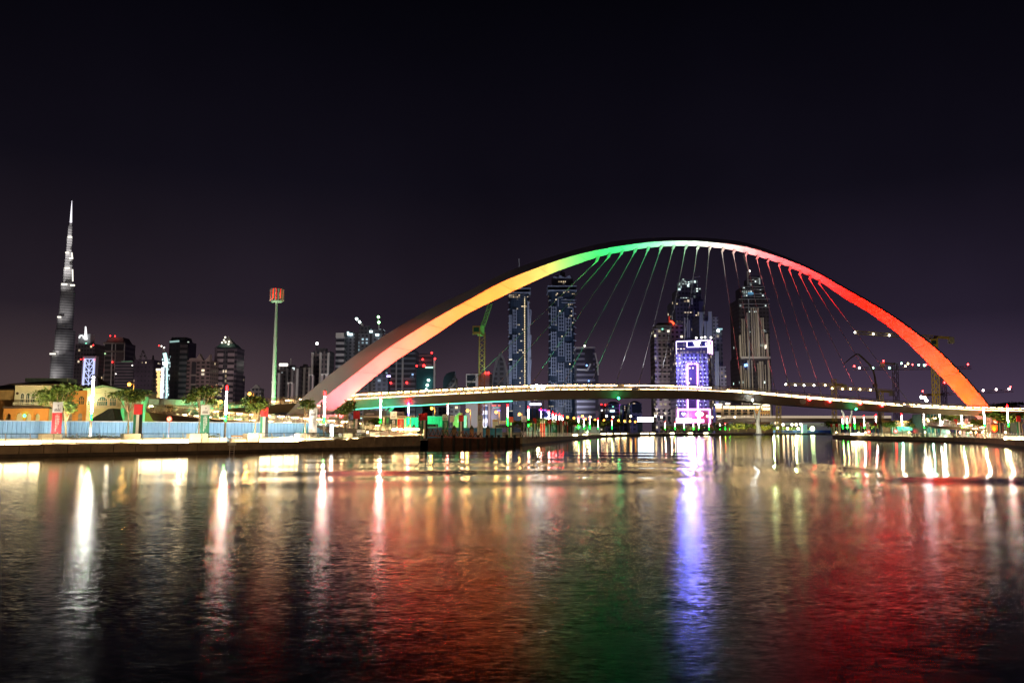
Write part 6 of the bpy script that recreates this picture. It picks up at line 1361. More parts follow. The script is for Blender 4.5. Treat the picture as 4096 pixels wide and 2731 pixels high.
# hotel's neon lights its surroundings
lamp('POINT', (GX(2770, 748), 748, 60), 75000, (.25, .25, 1), 3); lamp('POINT', (GX(2770, 752), 752, 18), 30000, (.9, .35, .75), 2); lamp('POINT', (GX(2775, 792), 830, ZV(1340, 800)), 350000, (.12, .16, 1), 3)
for v in (1148, 1156, 1165, 1174, 1183, 1194): pass
flood(2655, 745, 4, 2655, 1540, 800, .85, (.9, .75, .85), 80); flood(2870, 1000, 5, 2850, 1480, 1080, .8, (1, .85, .85), 70)
# very tall fin tower on the right
T = Tower('tower', 'very tall pale finned tower with terraced lit crown, right of the neon hotel', 2958, 3080, 1330, 1350, group='skyline towers')
FX = facade('facade_x', (.075, .065, .075), (.03, .025, .03), 7, 6, .5, .6, .012, (.8, 1, .9), 1.5, 70)
T.bx(2958, 3078, 1195, 1427, FX, vm=1330, y1=55); T.bx(2961, 3086, 1432, None, FX, 'lower_body', -2, 57, 1520); T.bx(2962, 3082, 1425, 1434, FIN, 'belt_course', -2.5, 58, 1430)
T.bx(2970, 3058, 1146, 1195, FX, 'terrace', 5, 48); T.bx(2996, 3042, 1112, 1146, FX, 'terrace', 10, 40); T.bx(3002, 3040, 1104, 1112, TDK, 'roof_block', 14, 34)
for u0, u1, v0, v1 in ((2969, 2992, 1163, 1173), (2994, 3022, 1160, 1172), (3024, 3046, 1166, 1174), (2998, 3020, 1118, 1126), (3033, 3040, 1110, 1138), (2960, 2968, 1218, 1228), (3056, 3068, 1218, 1227), (2992, 3000, 1243, 1249), (3011, 3026, 1243, 1249), (2996, 3006, 1323, 1329), (3044, 3064, 1320, 1328)): T.bx(u0, u1, v0, v1, fa('rooms_mint', .8, 53), 'lit_window', -1.4, 0)
for v, a, b_ in ((1110, 3003, 3040), (1120, 2997, 3042), (1130, 2996, 3042), (1147, 2969, 3059), (1157, 2969, 3059), (1176, 2969, 3059), (1186, 2969, 3059), (1196, 2957, 3079), (1216, 2957, 3079), (1229, 2957, 3079)): T.line([(a, v), (b_, v)], 1.0, MATS['tower_grey'], 'terrace_slab', -2)
for u0, u1, v0, v1 in ((2972, 2986, 1150, 1156), (3002, 3018, 1150, 1156), (3030, 3052, 1159, 1165), (2999, 3008, 1132, 1141), (3012, 3030, 1122, 1129), (3046, 3056, 1178, 1185), (2976, 2990, 1178, 1185)): T.bx(u0, u1, v0, v1, fa('rooms_mint', .8, 53), 'lit_window', -1.4, 0)
T.bx(3061, 3069, 1379, 1394, emit('room_cream', (1, .9, .7), 2.4), 'lit_window', -2.5, 0); T.bx(2992, 3014, 1170, 1178, emit('room_blue', (.1, .35, .6), 1), 'lit_window', -1.6, 0)
T.line([(2982, 1455), (2985, 1465)], 4, emit('sign_blue', (.2, .4, 1), 4), 'sign', -4)
for u, w_, v0, v1 in ((2962, 7, 1340, 1425), (2971, 2.6, 1275, 1425), (2979, 2.6, 1275, 1425), (2992, 2.6, 1250, 1425), (3009, 3, 1230, 1425), (3018, 2.6, 1230, 1425), (3026, 2.6, 1230, 1425), (3034, 7, 1230, 1425), (3048, 2.6, 1270, 1425), (3056, 2.6, 1270, 1425), (3070, 7, 1335, 1425), (2966, 7, 1462, 1690), (2977, 3, 1462, 1690), (2985, 3, 1480, 1690), (2995, 6, 1440, 1690), (3010, 3.2, 1440, 1690), (3034, 3.2, 1452, 1690), (3043, 8, 1445, 1690), (3053, 4, 1445, 1690), (3063, 3, 1458, 1690), (3076, 8, 1440, 1690)):
    T.bx(u - w_/2, u + w_/2, v0, v1 if v1 < 1600 else None, mat('fin_cream', (.66, .58, .48), .6, var=.08, scale=.05), 'fin', -4, 0, (v0 + min(v1, 1560))/2)
T.line([(2994, 1195), (3000, 1560)], 1.3, MATS['tower_grey'], 'hoist_mast', -8); T.line([(2990, 1085), (2993, 1195)], 2.4, MATS['crane_grey'], 'crane_mast', 10); T.line([(2974, 1020), (2992, 1078), (2999, 1082)], 1.8, MATS['crane_grey'], 'crane_jib', 10); T.dot(2999, 1084, 2.5, WLT, 'crane_light', 8)
flood(3010, 1200, 6, 3020, 1550, 1350, 1.1, (1, .88, .72), 62); flood(3010, 1180, 6, 3015, 1230, 1350, .8, (1, .9, .8), 40)
# unseen floodlights added to brighten the towers at left and centre
for (u, Y, tu, tv, tY, E, c, a) in ((250, 2350, 255, 1400, 2700, .26, (.95, .92, .95), 60), (230, 1500, 340, 1480, 1900, .30, (1, .85, .8), 60), (470, 1450, 470, 1480, 1900, .34, (1, .82, .78), 60), (720, 1200, 720, 1480, 1500, .26, (1, .84, .82), 70), (900, 1200, 900, 1480, 1500, .33, (1, .84, .84), 70), (1180, 1150, 1190, 1530, 1550, .40, (1, .85, .78), 80), (1440, 1180, 1440, 1420, 1520, .45, (.9, .92, 1), 70), (1620, 980, 1610, 1490, 1250, .5, (.85, .9, 1), 70), (1900, 760, 1890, 1520, 950, .6, (1, .9, .85), 80), (2030, 1000, 2010, 1500, 1200, .5, (.85, .9, 1), 70), (2070, 1450, 2075, 1400, 1700, .85, (.65, .75, 1), 75), (2250, 1430, 2250, 1400, 1700, 1.0, (.65, .75, 1), 80), (2340, 1300, 2345, 1500, 1500, .5, (1, .85, .9), 70), (2750, 1020, 2765, 1230, 1150, .35, (.8, .8, 1), 70)):
    flood(u, Y, 6, tu, tv, tY, E, c, a)

# ------------------------------------------------------------------ lower skyline below the deck
for i, (u0, u1, vt, Y, lab, col) in enumerate([(2402, 2424, 1617, 1300, 'small dim block with red roof lights below the deck', (.16, .13, .14)), (2424, 2434, 1632, 1250, 'thin grey slab between two dim blocks below the deck', (.3, .27, .28)), (2434, 2478, 1612, 1250, 'rounded banded block below the middle of the deck', (.16, .15, .17)), (2490, 2510, 1617, 1200, 'narrow tower with a glittering window column below the deck', (.12, .1, .12)), (2521, 2568, 1612, 1150, 'grey office block with framed dark glass left of the billboard', (.34, .30, .36))]):
    T = simple('office_building', lab, u0, u1, vt, Y, facade('facade_u%d' % i, col, (.03, .03, .04), 6, 300 if i in (2,) else 6, .5, .98 if i == 2 else .55, .05, Wm, 1.3, 80 + i), 1690, 30)
    if i == 0: T.dot(2406, 1617, 2, BCN, 'beacon'); T.dot(2421, 1619, 2, BCN, 'beacon'); T.dot(2407, 1641, 2, WLT, 'lit_window')
    if i == 2: T.taper(2436, 2476, 1612, 2446, 2466, 1605, TDK, 'roof', 2, 28); T.line([(2440, 1643), (2458, 1643)], 3, emit('room_cool', (.7, .95, 1), 2.2), 'lit_window', -1); T.dot(2452, 1626, 2, emit('green_white', (.3, 1, .7), 1.6), 'roof_light')
    if i == 3: T.bx(2498, 2506, 1622, 1690, fa('gold_rooms', .75, 85, col=(1, .72, .5), fh=3, ww=3, s=1.5), 'window_bay', -1, 0)
    if i == 4: T.bx(2528, 2566, 1614, 1650, MATS['office_glass'], 'window_band', -1, 0, 1640); T.taper(2524, 2566, 1612, 2538, 2552, 1602, TDK, 'roof', 4, 26)
    if i == 2:
        for k, c in enumerate(('v', 'v', 'r', 'g', 'g')): T.line([(2481 + k*.3, 1618 + k*14), (2481.3 + k*.3, 1631 + k*14)], 2.4, {'v': emit('strip_violet', (.6, .15, 1), 1.6), 'r': emit('strip_red', (1, .1, .15), 1.2), 'g': emit('strip_green', (.1, .8, .3), 1.2)}[c], 'light_strip', -2)
T = simple('office_building', 'teal-lit block with a white rooftop sign below the deck', 2110, 2170, 1632, 900, mat('teal_block', (.05, .09, .16), .5, var=.2, scale=.1), 1680, 30); T.bx(2120, 2164, 1612, 1620, emit('sign_bluewhite', (.7, .75, 1), 7), 'roof_sign', -2, -1); T.bx(2122, 2124, 1620, 1632, TDK, 'sign_frame', -2, -1); T.bx(2160, 2162, 1620, 1632, TDK, 'sign_frame', -2, -1)
T = simple('office_building', 'low blue block with violet neon roof edge right of the dock', 2155, 2215, 1640, 700, mat('blue_block', (.06, .08, .3), .5, var=.2, scale=.1), 1680, 30); T.line([(2155, 1639), (2185, 1640)], 1.2, emit('strip_violet', (.6, .15, 1), 1.6), 'neon_edge', -1); T.line([(2184, 1648), (2193, 1645), (2200, 1645)], 1.2, LB_, 'neon_edge', -1); T.bx(2175, 2200, 1670, 1682, emit('shopfront_white', (.85, .95, 1), 5), 'shopfront', -1.5, -1)
T = simple('office_building', 'dim shop block with red lettering sign and blue windows behind the crane mast', 1962, 2005, 1615, 800, mat('shop_block', (.15, .14, .2), .6, var=.2, scale=.1), 1660, 26); 
for u0, u1 in ((1968, 1984), (1993, 2001)): T.bx(u0, u1, 1619, 1623, emit('sign_redtext', (1, .08, .06), 3), 'sign', -1.4, -1)
T.bx(1972, 1998, 1628, 1631, emit('sign_teal', (.5, .8, .75), .8), 'sign', -1.4, -1); T.bx(1990, 2001, 1639, 1644, emit('sign_violet2', (.3, .2, 1), 2.5), 'sign', -1.4, -1)
T = simple('office_building', 'white banded block with blue windows left of the crane mast foot', 1930, 1950, 1618, 790, facade('bands_blue', (.4, .42, .55), (.03, .05, .12), 8, 300, .5, .98, 0, Wm, 0, 90), 1660, 20)
for u0, u1, vt, Y, lab in ((1800, 1835, 1613, 850, 'dark office block with rows of lit orange windows below the deck'), (1570, 1620, 1622, 800, 'dim teal office block behind the kiosk canopy'), (1690, 1730, 1622, 780, 'pale lit low block behind the paired flags'), (1740, 1790, 1626, 900, 'dim striped slab left of the green gabled house')):
    T = simple('office_building', lab, u0, u1, vt, Y, fa('facade_w%d' % u0, .30 if u0 == 1800 else .08, 91 + u0 % 7, wall=(.12, .14, .15), fh=4.5, ww=5, col=(1, .7, .4) if u0 == 1800 else (.7, .9, 1)), 1660, 22)
# green gabled house and villas by the blue fence
Y = 205; rt = root('house', (GX(1840, Y), Y, GZ), 'green lit gabled house with white extension behind the blue hoarding', 'house')
zE, zA = ZV(1672, Y), ZV(1652, Y); m = MB(); m.yprism([(GX(1812, Y), GZ), (GX(1842, Y), GZ), (GX(1842, Y), ZV(1650, Y)), (GX(1836, Y), ZV(1650, Y)), (GX(1812, Y), zE)], Y, Y + 8, mat('gable_yellow', (.5, .45, .16), .8)); m.build('wall', rt)
m = MB(); m.box(GX(1848, Y), GX(1866, Y), Y - 1, Y + 6, GZ, ZV(1662, Y), VW); m.build('extension', rt); pbox(1829, 1836, 1676, 1690, Y - .15, .3, CREAM, 'window', rt)
lamp('SPOT', (GX(1840, 195), 194, 2.5), 9000, (.2, 1, .45), .3, (GX(1835, Y), Y, 6), 110, 1.0); lamp('SPOT', (GX(1660, 180), 180, 2.4), 9000, (.1, 1, .5), .3, (GX(1665, 188), 188, 5), 120, 1.0)
lamp('SPOT', (GX(1450, 143), 143, 6.0), 2600, (.05, 1, .45), .3, (GX(1420, 152), 152, 9), 150, 1.0)
rt = root('support_arm', (GX(1560, 150), 150, GZ), 'slanting green lit support strut under the left deck', 'strut'); m = MB(); m.tube([P(1575, 1628, 152), P(1552, 1650, 152), P(1548, 1664, 152), (P(1548, 1664, 152).x, 152, GZ)], .28, mat('strut_green', (.2, .62, .45), .5), 6); m.build('strut', rt); m = MB(); m.tube([P(1552, 1626, 152.6), P(1540, 1643, 152.6)], .12, MATS['strut_green'], 5); m.build('brace', rt)
lamp('SPOT', (GX(1560, 148), 147, 2.2), 1500, (.1, 1, .6), .2, P(1560, 1645, 152), 80, 1.0)
# palace-like lit hotel
PAL = mat('palace_stone', (.60, .50, .38), .75, var=.1, scale=.1); PW = emit('palace_glow', (1, .72, .35), 3.2)
T = Tower('palace_hotel', 'wide palace-like building glowing with golden cornice lights and arched windows', 2862, 3080, 1660, 830, 'hotel', None)
T.bx(2890, 3030, 1630, None, PAL, 'body', vm=1660, y1=40); T.bx(3018, 3080, 1628, None, mat('palace_gold', (.62, .40, .15), .7, var=.1, scale=.1), 'corner_wing', -3, 40, 1660); T.bx(2862, 2888, 1626, None, PAL, 'corner_tower', -3, 14, 1660); T.taper(2890, 3020, 1630, 2894, 3016, 1618, mat('mansard', (.10, .08, .08), .7), 'mansard_roof', 0, 40)
for u0, u1, v in ((2864, 2885, 1627), (2894, 2916, 1628), (2920, 2940, 1629), (2945, 2968, 1629), (2972, 2992, 1629), (2996, 3018, 1629), (3024, 3046, 1628), (3052, 3078, 1634)): T.line([(u0, v), (u1, v)], 2.6, PW, 'cornice_light', -5)
for u0, u1, v in ((2864, 2888, 1617), (3020, 3052, 1612), (3058, 3078, 1620), (2908, 2920, 1614)): T.bx(u0, u1, v - 3, v + 3, emit('pavilion_glow', (1, .85, .55), 4), 'pavilion_lantern', 4, 10); T.taper(u0 + 3, u1 - 3, v - 3, u0 + 8, u1 - 8, v - 8, CREAM, 'pavilion_roof', 4, 10)
k = 0
for i in range(5):
    for j in (0, 1):
        u = 2900 + i*25.5 + j*9
        p = P(u, 1643, 829.2); m = MB(); m.yprism(arch_poly(p.x - 1.0, p.x + 1.0, ZV(1646, 829.2), ZV(1637, 829.2)), 829.0, 829.6, MATS['office_glass']); m.build('arched_window', T.r)
    T.bx(2897 + i*25.5, 2912 + i*25.5, 1650, 1656, MATS['office_glass'], 'window', -.8, 0); T.bx(2897 + i*25.5, 2912 + i*25.5, 1661, 1667, fa('palace_rooms', .8, 95, col=(1, .7, .35), fh=2, ww=2.5, s=1.6), 'lit_window', -.8, 0)
for u in range(3026, 3078, 9): T.bx(u, u + 4, 1640, 1646, MATS['palace_rooms'], 'lit_window', -3.8, -3); T.bx(u, u + 4, 1654, 1662, MATS['palace_rooms'], 'lit_window', -3.8, -3)
T.bx(2866, 2884, 1648, 1662, TDK, 'dark_bay', -3.8, -3); T.bx(2867, 2883, 1662, 1666, emit('pavilion_glow', (1, .85, .55), 4), 'bay_light', -3.8, -3)
flood(2960, 770, 3, 2960, 1645, 830, 1.3, (1, .75, .42), 95); flood(3050, 770, 3, 3050, 1645, 830, 1.9, (1, .68, .3), 60)
for i, (u, w_) in enumerate(((2876, 20), (2912, 18), (2952, 20), (2985, 16), (3058, 18))): tree(u, 1716, 1692 + 3*(i % 2), 795, ORD[i].capitalize() + ' dark tree on the embankment below the palace building, from the left', w_, 400 + i, 9, 90, False, size=1.3)
rt = root('embankment_wall', (GX(2960, 806), 806, GZ), 'low dark embankment wall under the palace building', 'wall'); m = MB(); m.box(GX(2862, 806), GX(3092, 806), 806, 807, GZ, ZV(1703, 806), mat('embank', (.06, .05, .035), .9)); m.build('panel', rt)
# second footbridge and road bridge far off
Y = 640; rt = root('far_bridge', (GX(3100, Y), Y, 0), 'distant second footbridge with long pale lit deck across the canal', 'bridge')
pts = [P(2870, 1688, Y + 30), P(2900, 1680, Y + 20), P(3040, 1679, Y), P(3300, 1680, Y), P(3560, 1680, Y)]
m = MB()
for a, b_ in zip(pts, pts[1:]): m.bar(a, b_, 4, HULL, h=3.0)
m.build('deck', rt); m = MB()
for a, b_ in zip(pts, pts[1:]): m.bar(a + Vector((0, -2, 2.1)), b_ + Vector((0, -2, 2.1)), .9, emit('far_deck_light', (1, .78, .5), 1.1), h=.5); m.bar(a + Vector((0, -2.2, 3.2)), b_ + Vector((0, -2.2, 3.2)), .3, MATS['far_deck_light'], h=.25)
m.build('deck_light', rt)
PY = mat('pylon_white', (.62, .60, .50), .5, var=.05, scale=.1)
m = MB(); m.tube([P(3035, 1738, Y - 6), P(3034, 1715, Y - 6), P(3030, 1690, Y - 6), P(3034, 1660, Y - 6), P(3041, 1632, Y - 6), P(3044, 1616, Y - 6)], [2.6, 1.9, 1.5, 1.2, .7, .2], PY, 8); m.build('pylon', rt); m = MB(); m.tube([P(3030, 1690, Y - 2), P(3020, 1660, Y - 2), P(3016, 1634, Y - 2)], [1.0, .8, .3], PY, 6); m.build('pylon_arm', rt)
m = MB(); p = P(3036, 1737, Y - 6); m.lathe((p.x, p.y), [(4.6, -1), (4.6, 1.1), (3.6, 1.5)], DARK, 12); m.build('pylon_base', rt)
m = MB(); m.tube([P(3390, 1725, Y - 250), P(3383, 1690, Y - 250), P(3370, 1648, Y - 250), P(3364, 1636, Y - 250)], [.8, .75, .5, .3], PY, 8); m.build('pylon', rt); m = MB(); m.tube([P(3390, 1725, Y - 250), P(3398, 1690, Y - 250), P(3408, 1638, Y - 250)], [.8, .7, .3], PY, 8); m.build('pylon', rt)
lamp('SPOT', (P(3380, 1738, Y - 262).x, Y - 265, 2), 16000, (1, 1, .9), .5, P(3385, 1680, Y - 250), 80, 1); lamp('SPOT', (P(3030, 1738, Y - 30).x, Y - 34, 2), 32000, (1, .95, .8), .5, P(3035, 1690, Y - 6), 90, 1)
Y = 980; rt = root('road_bridge', (GX(3100, Y), Y, 0), 'far concrete road bridge abutment closing the canal behind the footbridge', 'bridge'); m = MB(); a, b_ = P(2880, 1706, Y), P(3720, 1688, Y); m.box(a.x, b_.x, Y, Y + 14, ZV(1700, Y), ZV(1690, Y), mat('bridge_grey', (.36, .33, .32), .8, var=.1, scale=.1)); m.build('deck', rt)
m = MB(); a = P(3215, 1722, Y); m.box(a.x, P(3330, 1722, Y).x, Y + 2, Y + 12, 0, ZV(1700, Y), MATS['bridge_grey']); m.build('abutment', rt)
for u0, u1, v, lab in ((2964, 2996, 1689, 0), (3100, 3112, 1690, 1)): p = P((u0+u1)/2, v, Y - 1); m = MB(); m.box(P(u0, v, Y-1).x, P(u1, v, Y-1).x, Y - 1.5, Y - .5, p.z - 1.2, p.z + 1.2, PW); m.build('deck_lamp', rt)
flood(3270, 930, 3, 3280, 1708, 980, .5, (.9, .85, .8), 120)
# far shore behind the footbridge: lamps, trees, low hoarding, cabin
for i, (u, v, c) in enumerate([(3075, 1711, 'g'), (3110, 1711, 'g'), (3150, 1713, 'w'), (3193, 1714, 'g'), (3250, 1714, 's'), (3132, 1698, 'w'), (3168, 1698, 'w'), (3185, 1698, 'w'), (3203, 1696, 'w')]):
    Y = 900; p = P(u, v, Y); rt = root('site_lamp', (p.x, Y, GZ), ORD[i].capitalize() + (' greenish' if c in 'gs' else ' warm') + ' work lamp on the far shore, in the order counted from the hotel side', 'lamp', 'work lamps on the far shore'); m = MB(); m.ball(p, {'g': 1.5, 'w': 1.3, 's': 2.6}[c], emit('lamp_lime', (.75, 1, .4), 16) if c in 'gs' else WARM, 6); m.build('lamp_head', rt); m = MB(); m.tube([(p.x, Y + .5, GZ), (p.x, Y + .5, p.z)], .3, DARK, 4); m.build('post', rt)
for i, u in enumerate((3085, 3110, 3135, 3160, 3188, 3215)): tree(u, 1722, 1709, 930, ORD[i].capitalize() + ' low bushy tree on the far shore under the footbridge', 16, 200 + i, 7, 50, False, size=1.3)
lamp('POINT', (GX(3100, 900), 905, 8), 60000, (.85, 1, .4), 1); lamp('POINT', (GX(3190, 900), 905, 8), 60000, (.85, 1, .4), 1)
hoarding('hoarding', (GX(3050, 905, 3), 905), (GX(3330, 905, 3), 905), GZ, 5.0, MATS['hoarding_navy'], 'navy hoarding along the far shore under the footbridge', pitch=3)
rt = root('site_cabin', (GX(3218, 895), 895, GZ), 'pale mint site cabin on the far shore', 'cabin'); m = MB(); a, b_ = P(3212, 1730, 895), P(3228, 1699, 895); m.box(a.x, b_.x, 895, 900, GZ, b_.z, mat('cabin_mint', (.35, .6, .5), .6)); m.build('wall', rt); m = MB(); m.box(a.x - .2, b_.x + .2, 894.7, 900.3, b_.z, b_.z + .4, WHITE); m.build('roof', rt); flood(3220, 870, 3, 3220, 1714, 895, 2.0, (.7, 1, .9), 60)
# lights along the far quay edge
for i, u in enumerate((2300, 2340, 2412, 2437, 2468, 2495, 2570, 2585, 2610, 2688, 2760, 2822)):
    v = interp([(2300, 1733), (2412, 1732), (2500, 1731.5), (2610, 1731), (2820, 1729.5)], u); Yq = interp([(2300, 270), (2400, 400), (2520, 500), (2650, 590), (2950, 720)], u); p = P(u, v, Yq + 1); m = MB(); m.box(p.x - Yq*.0028, p.x + Yq*.0028, Yq, Yq + .5, 1.5, 1.5 + Yq*.0011, STRIP); o = m.build('light_strip'); tag(o, ORD[i].capitalize() + ' glowing strip along the far quay, counted from the dock side', 'light strip', 'glowing strips along the far quay')
    lamp('SPOT', (p.x, Yq - .6, 1.6), 900 + Yq*6, (1, .75, .42), .2, (p.x, Yq + 6, 2.2), 160, 1.0)
# ------------------------------------------------------------------ cranes
def lattice(m, a, b_, w, n, mt, r):
    a, b_ = Vector(a), Vector(b_); d = (b_ - a).normalized(); up = Vector((0, 1, 0)); s = d.cross(up).normalized()*w/2; t = up*w/2
    cs = [s + t, s - t, -s - t, -s + t]
    for c in cs: m.bar(a + c, b_ + c, r, mt)
    for i in range(n):
        for k in range(4):
            p, q = (cs[k], cs[(k+1) % 4]) if i % 2 == 0 else (cs[(k+1) % 4], cs[k]); m.bar(a.lerp(b_, i/n) + p, a.lerp(b_, (i+1)/n) + q, r*.7, mt)
    return m
CY_ = mat('crane_yellow', (.50, .36, .04), .5, var=.1); CRR = mat('crane_rust', (.34, .14, .06), .6, var=.2); CGN = mat('crane_green', (.25, .5, .2), .5); CPU = mat('crane_dark', (.10, .06, .08), .6)
def crane(label, Y, mast, jib, mt, jm, w=2.2, counter=None, cab=None, lights=(), nm=22, nj=26, jw=1.6):
    rt = root('tower_crane', (GX(mast[0][0], Y), Y, 0), label, 'crane', 'construction cranes')
    p1 = P(*mast[1], Y); p0 = Vector((XU(mast[0][0], Y, ZV(mast[0][1], Y)), Y, GZ))
    lattice(MB(), p0, p1, w, nm, mt, w*.13).build; m = lattice(MB(), p0, p1, w, nm, mt, w*.13); m.build('mast', rt)
    q = [P(u, v, Y - .5) for u, v in jib]; m = MB()
    for a, b_ in zip(q, q[1:]): lattice(m, a, b_, jw, max(3, nj // (len(q)-1)), jm, jw*.13)
    m.build('jib', rt)
    if counter: a, b_ = P(*counter[0], Y), P(*counter[1], Y); m = MB(); m.bar(a, b_, jw*.8, jm); m.build('counter_jib', rt); m = MB(); m.box(b_.x - jw, b_.x + jw*.6, Y - 1, Y + 1, b_.z - jw*1.8, b_.z + jw*.3, mat('counterweight', (.3, .28, .26), .8)); m.build('counterweight', rt)
    if cab: c = P(*cab, Y - 1); m = MB(); m.box(c.x - w*.7, c.x + w*.7, Y - 2.2, Y - .4, c.z - w*.7, c.z + w*.8, mt); m.build('cab', rt); m = MB(); m.box(c.x - w*.5, c.x + w*.5, Y - 2.26, Y - 2.2, c.z - w*.3, c.z + w*.5, GLS); m.build('cab_window', rt)
    for u, v, c in lights:
        p = P(u, v, Y - 2.0); k = Y/450; m = MB()
        if c == 'r': m.ball(p, .45*k, BEACON, 6)
        elif c == 'w': m.ball(p, .48*k, emit('crane_white', (.95, 1, 1), 18), 6)
        elif c == 'y': m.ball(p, .5*k, emit('crane_warm', (1, .82, .4), 14), 6)
        elif c == 'g': m.ball(p, .55*k, emit('crane_mint', (.4, 1, .7), 12), 6)
        elif c == 'p': m.ball(p, .6*k, emit('crane_pink', (1, .75, .75), 14), 6)
        m.build('crane_light', rt)
    return rt
crane('rusty luffing crane with a green lit cab and raised jib inside the arch', 330, [(1926, 1560), (1929, 1330)], [(1932, 1305), (1962, 1213)], CRR, CGN, 2.3, None, (1906, 1322), (), 20, 12, 1.5)
p = P(1926, 1318, 330); m = MB(); m.box(p.x - 1.6, p.x + 1.2, 329, 331, p.z - 2.6, p.z + 1.5, CGN); o = m.build('slewing_unit', [x for x in bpy.data.objects if x.name == 'tower_crane'][0]); m = MB(); q = P(1926, 1290, 330); m.bar(p, q, .4, CGN); m.bar(q, P(1950, 1250, 330), .12, CGN); m.build('luffing_frame', [x for x in bpy.data.objects if x.name == 'tower_crane'][0])
lamp('SPOT', (GX(1932, 322), 322, 20), 26000, (.25, 1, .35), .5, P(1930, 1290, 330), 70, 1); lamp('SPOT', (GX(1938, 318), 316, 3), 20000, (1, .6, .35), .5, P(1926, 1450, 330), 70, 1)
m = None
crane('yellow tower crane behind the red arch leg with a long white-lit jib', 430, [(3742, 1600), (3735, 1350)], [(3734, 1348), (3600, 1343), (3418, 1329)], CY_, mat('jib_ochre', (.36, .25, .08), .5), 2.6, [(3734, 1347), (3806, 1352)], (3731, 1372), [(3420, 1329, 'w'), (3493, 1336, 'w'), (3557, 1341, 'w')], 26, 30)
crane('dark tower crane with a low jib of green and white lights behind the pump boom', 520, [(3582, 1600), (3580, 1450)], [(3884, 1470), (3600, 1474), (3415, 1474)], CPU, CPU, 2.6, [(3580, 1456), (3530, 1452)], None, [(3417, 1464, 'r'), (3438, 1471, 'w'), (3492, 1471, 'g'), (3558, 1471, 'g'), (3622, 1464, 'y'), (3606, 1453, 'g'), (3632, 1454, 'y'), (3650, 1458, 'r'), (3675, 1459, 'g'), (3697, 1461, 'g'), (3705, 1458, 'r'), (3534, 1443, 'r'), (3872, 1457, 'r')], 16, 34)
crane('dark slim crane with a pink-lit jib reaching past the arch foot', 480, [(3775, 1600), (3772, 1500)], [(3772, 1576), (3860, 1570), (4050, 1562)], CPU, CPU, 2.2, [(3772, 1577), (3700, 1579)], None, [(3826, 1568, 'p'), (3933, 1561, 'p'), (3985, 1557, 'p'), (4036, 1555, 'p'), (4042, 1546, 'r'), (3778, 1530, 'r'), (3691, 1564, 'r')], 12, 22)
crane('dim yellow crane with hooded lights left of the pump boom', 560, [(3337, 1690), (3335, 1515)], [(3372, 1538), (3250, 1538), (3140, 1536)], CY_, mat('jib_ochre', (.36, .25, .08), .5), 2.4, [(3335, 1538), (3380, 1541)], None, [(3143, 1537, 'w'), (3181, 1540, 'w'), (3216, 1541, 'w'), (3256, 1541, 'w'), (3301, 1540, 'y')], 18, 26)
crane('yellow crane with a row of warm hooded lights crossing the cables', 540, [(3522, 1690), (3522, 1560)], [(3570, 1563), (3440, 1556), (3318, 1550)], CY_, MATS['jib_ochre'], 2.4, [(3522, 1565), (3566, 1566)], None, [(3329, 1553, 'y'), (3370, 1555, 'y'), (3402, 1555, 'y'), (3440, 1557, 'y'), (3482, 1559, 'y')], 14, 24)
Y = 560; rt = root('tower_crane', (GX(3114, Y), Y, 0), 'yellow lattice crane mast standing right of the palace building below the deck', 'crane'); lattice(MB(), (GX(3114, Y), Y, GZ), P(3114, 1600, Y), 2.6, 14, CY_, .34).build('mast', rt)
flood(3742, 390, 4, 3742, 1500, 430, 1.2, (1, .8, .4), 60); flood(3400, 500, 4, 3400, 1545, 550, .6, (1, .8, .4), 90); flood(3114, 520, 3, 3114, 1660, 560, .8, (1, .85, .4), 60)
# concrete pump boom
Y = 265; rt = root('pump_boom', (GX(3522, Y), Y, GZ), 'dark jointed concrete pump boom bent like an elbow behind the cables', 'concrete pump'); BM = mat('boom_dark', (.05, .025, .02), .5)
m = MB(); m.tube([(GX(3523, Y, 5), Y, GZ), P(3518, 1652, Y), P(3507, 1567, Y), P(3499, 1506, Y)], [.55, .5, .4, .35], BM, 6); m.build('boom_section', rt)
m = MB(); m.tube([P(3499, 1506, Y), P(3493, 1482, Y), P(3480, 1460, Y), P(3456, 1436, Y), P(3436, 1418, Y)], .3, BM, 6); m.build('boom_section', rt); m = MB(); m.tube([P(3436, 1418, Y), P(3426, 1416, Y), P(3405, 1430, Y), P(3373, 1457, Y)], [.26, .25, .2, .12], BM, 6); m.build('boom_section', rt)
m = MB(); p = P(3501, 1543, Y); m.box(p.x - .7, p.x + .5, Y - .4, Y + .4, p.z - .5, p.z + .7, BM); m.build('hinge', rt)

# ------------------------------------------------------------------ right bank
Y = 236; rt = root('glass_building', (GX(3735, Y), Y, GZ), 'teal glass lift building under the deck on the right bank', 'building'); pbox(3712, 3758, 1655, None, Y, 9, mat('teal_glass2', (.05, .16, .16), .2, var=.2), 'body', rt, GZ, 1690)
for u in (3722, 3734, 3746): pbox(u, u + 1.6, 1655, 1728, Y - .1, .2, STEEL, 'mullion', rt)
lamp('POINT', (GX(3735, Y - 6), Y - 6, 3), 1500, (.35, 1, .85), .3)
Y = 262; rt = root('pavilion', (GX(3615, Y), Y, GZ), 'low turquoise and cream pavilion with an orange lit roof edge', 'pavilion'); pbox(3575, 3640, 1688, None, Y, 8, mat('pav_cream', (.5, .42, .3), .8), 'wall', rt, GZ, 1700); pbox(3572, 3668, 1682, 1687, Y - 1, 10, mat('pav_orange', (.6, .3, .1), .7), 'roof', rt); pbox(3590, 3650, 1705, 1722, Y - 1.5, 1, mat('pav_turq', (.05, .4, .36), .6), 'front_panel', rt)
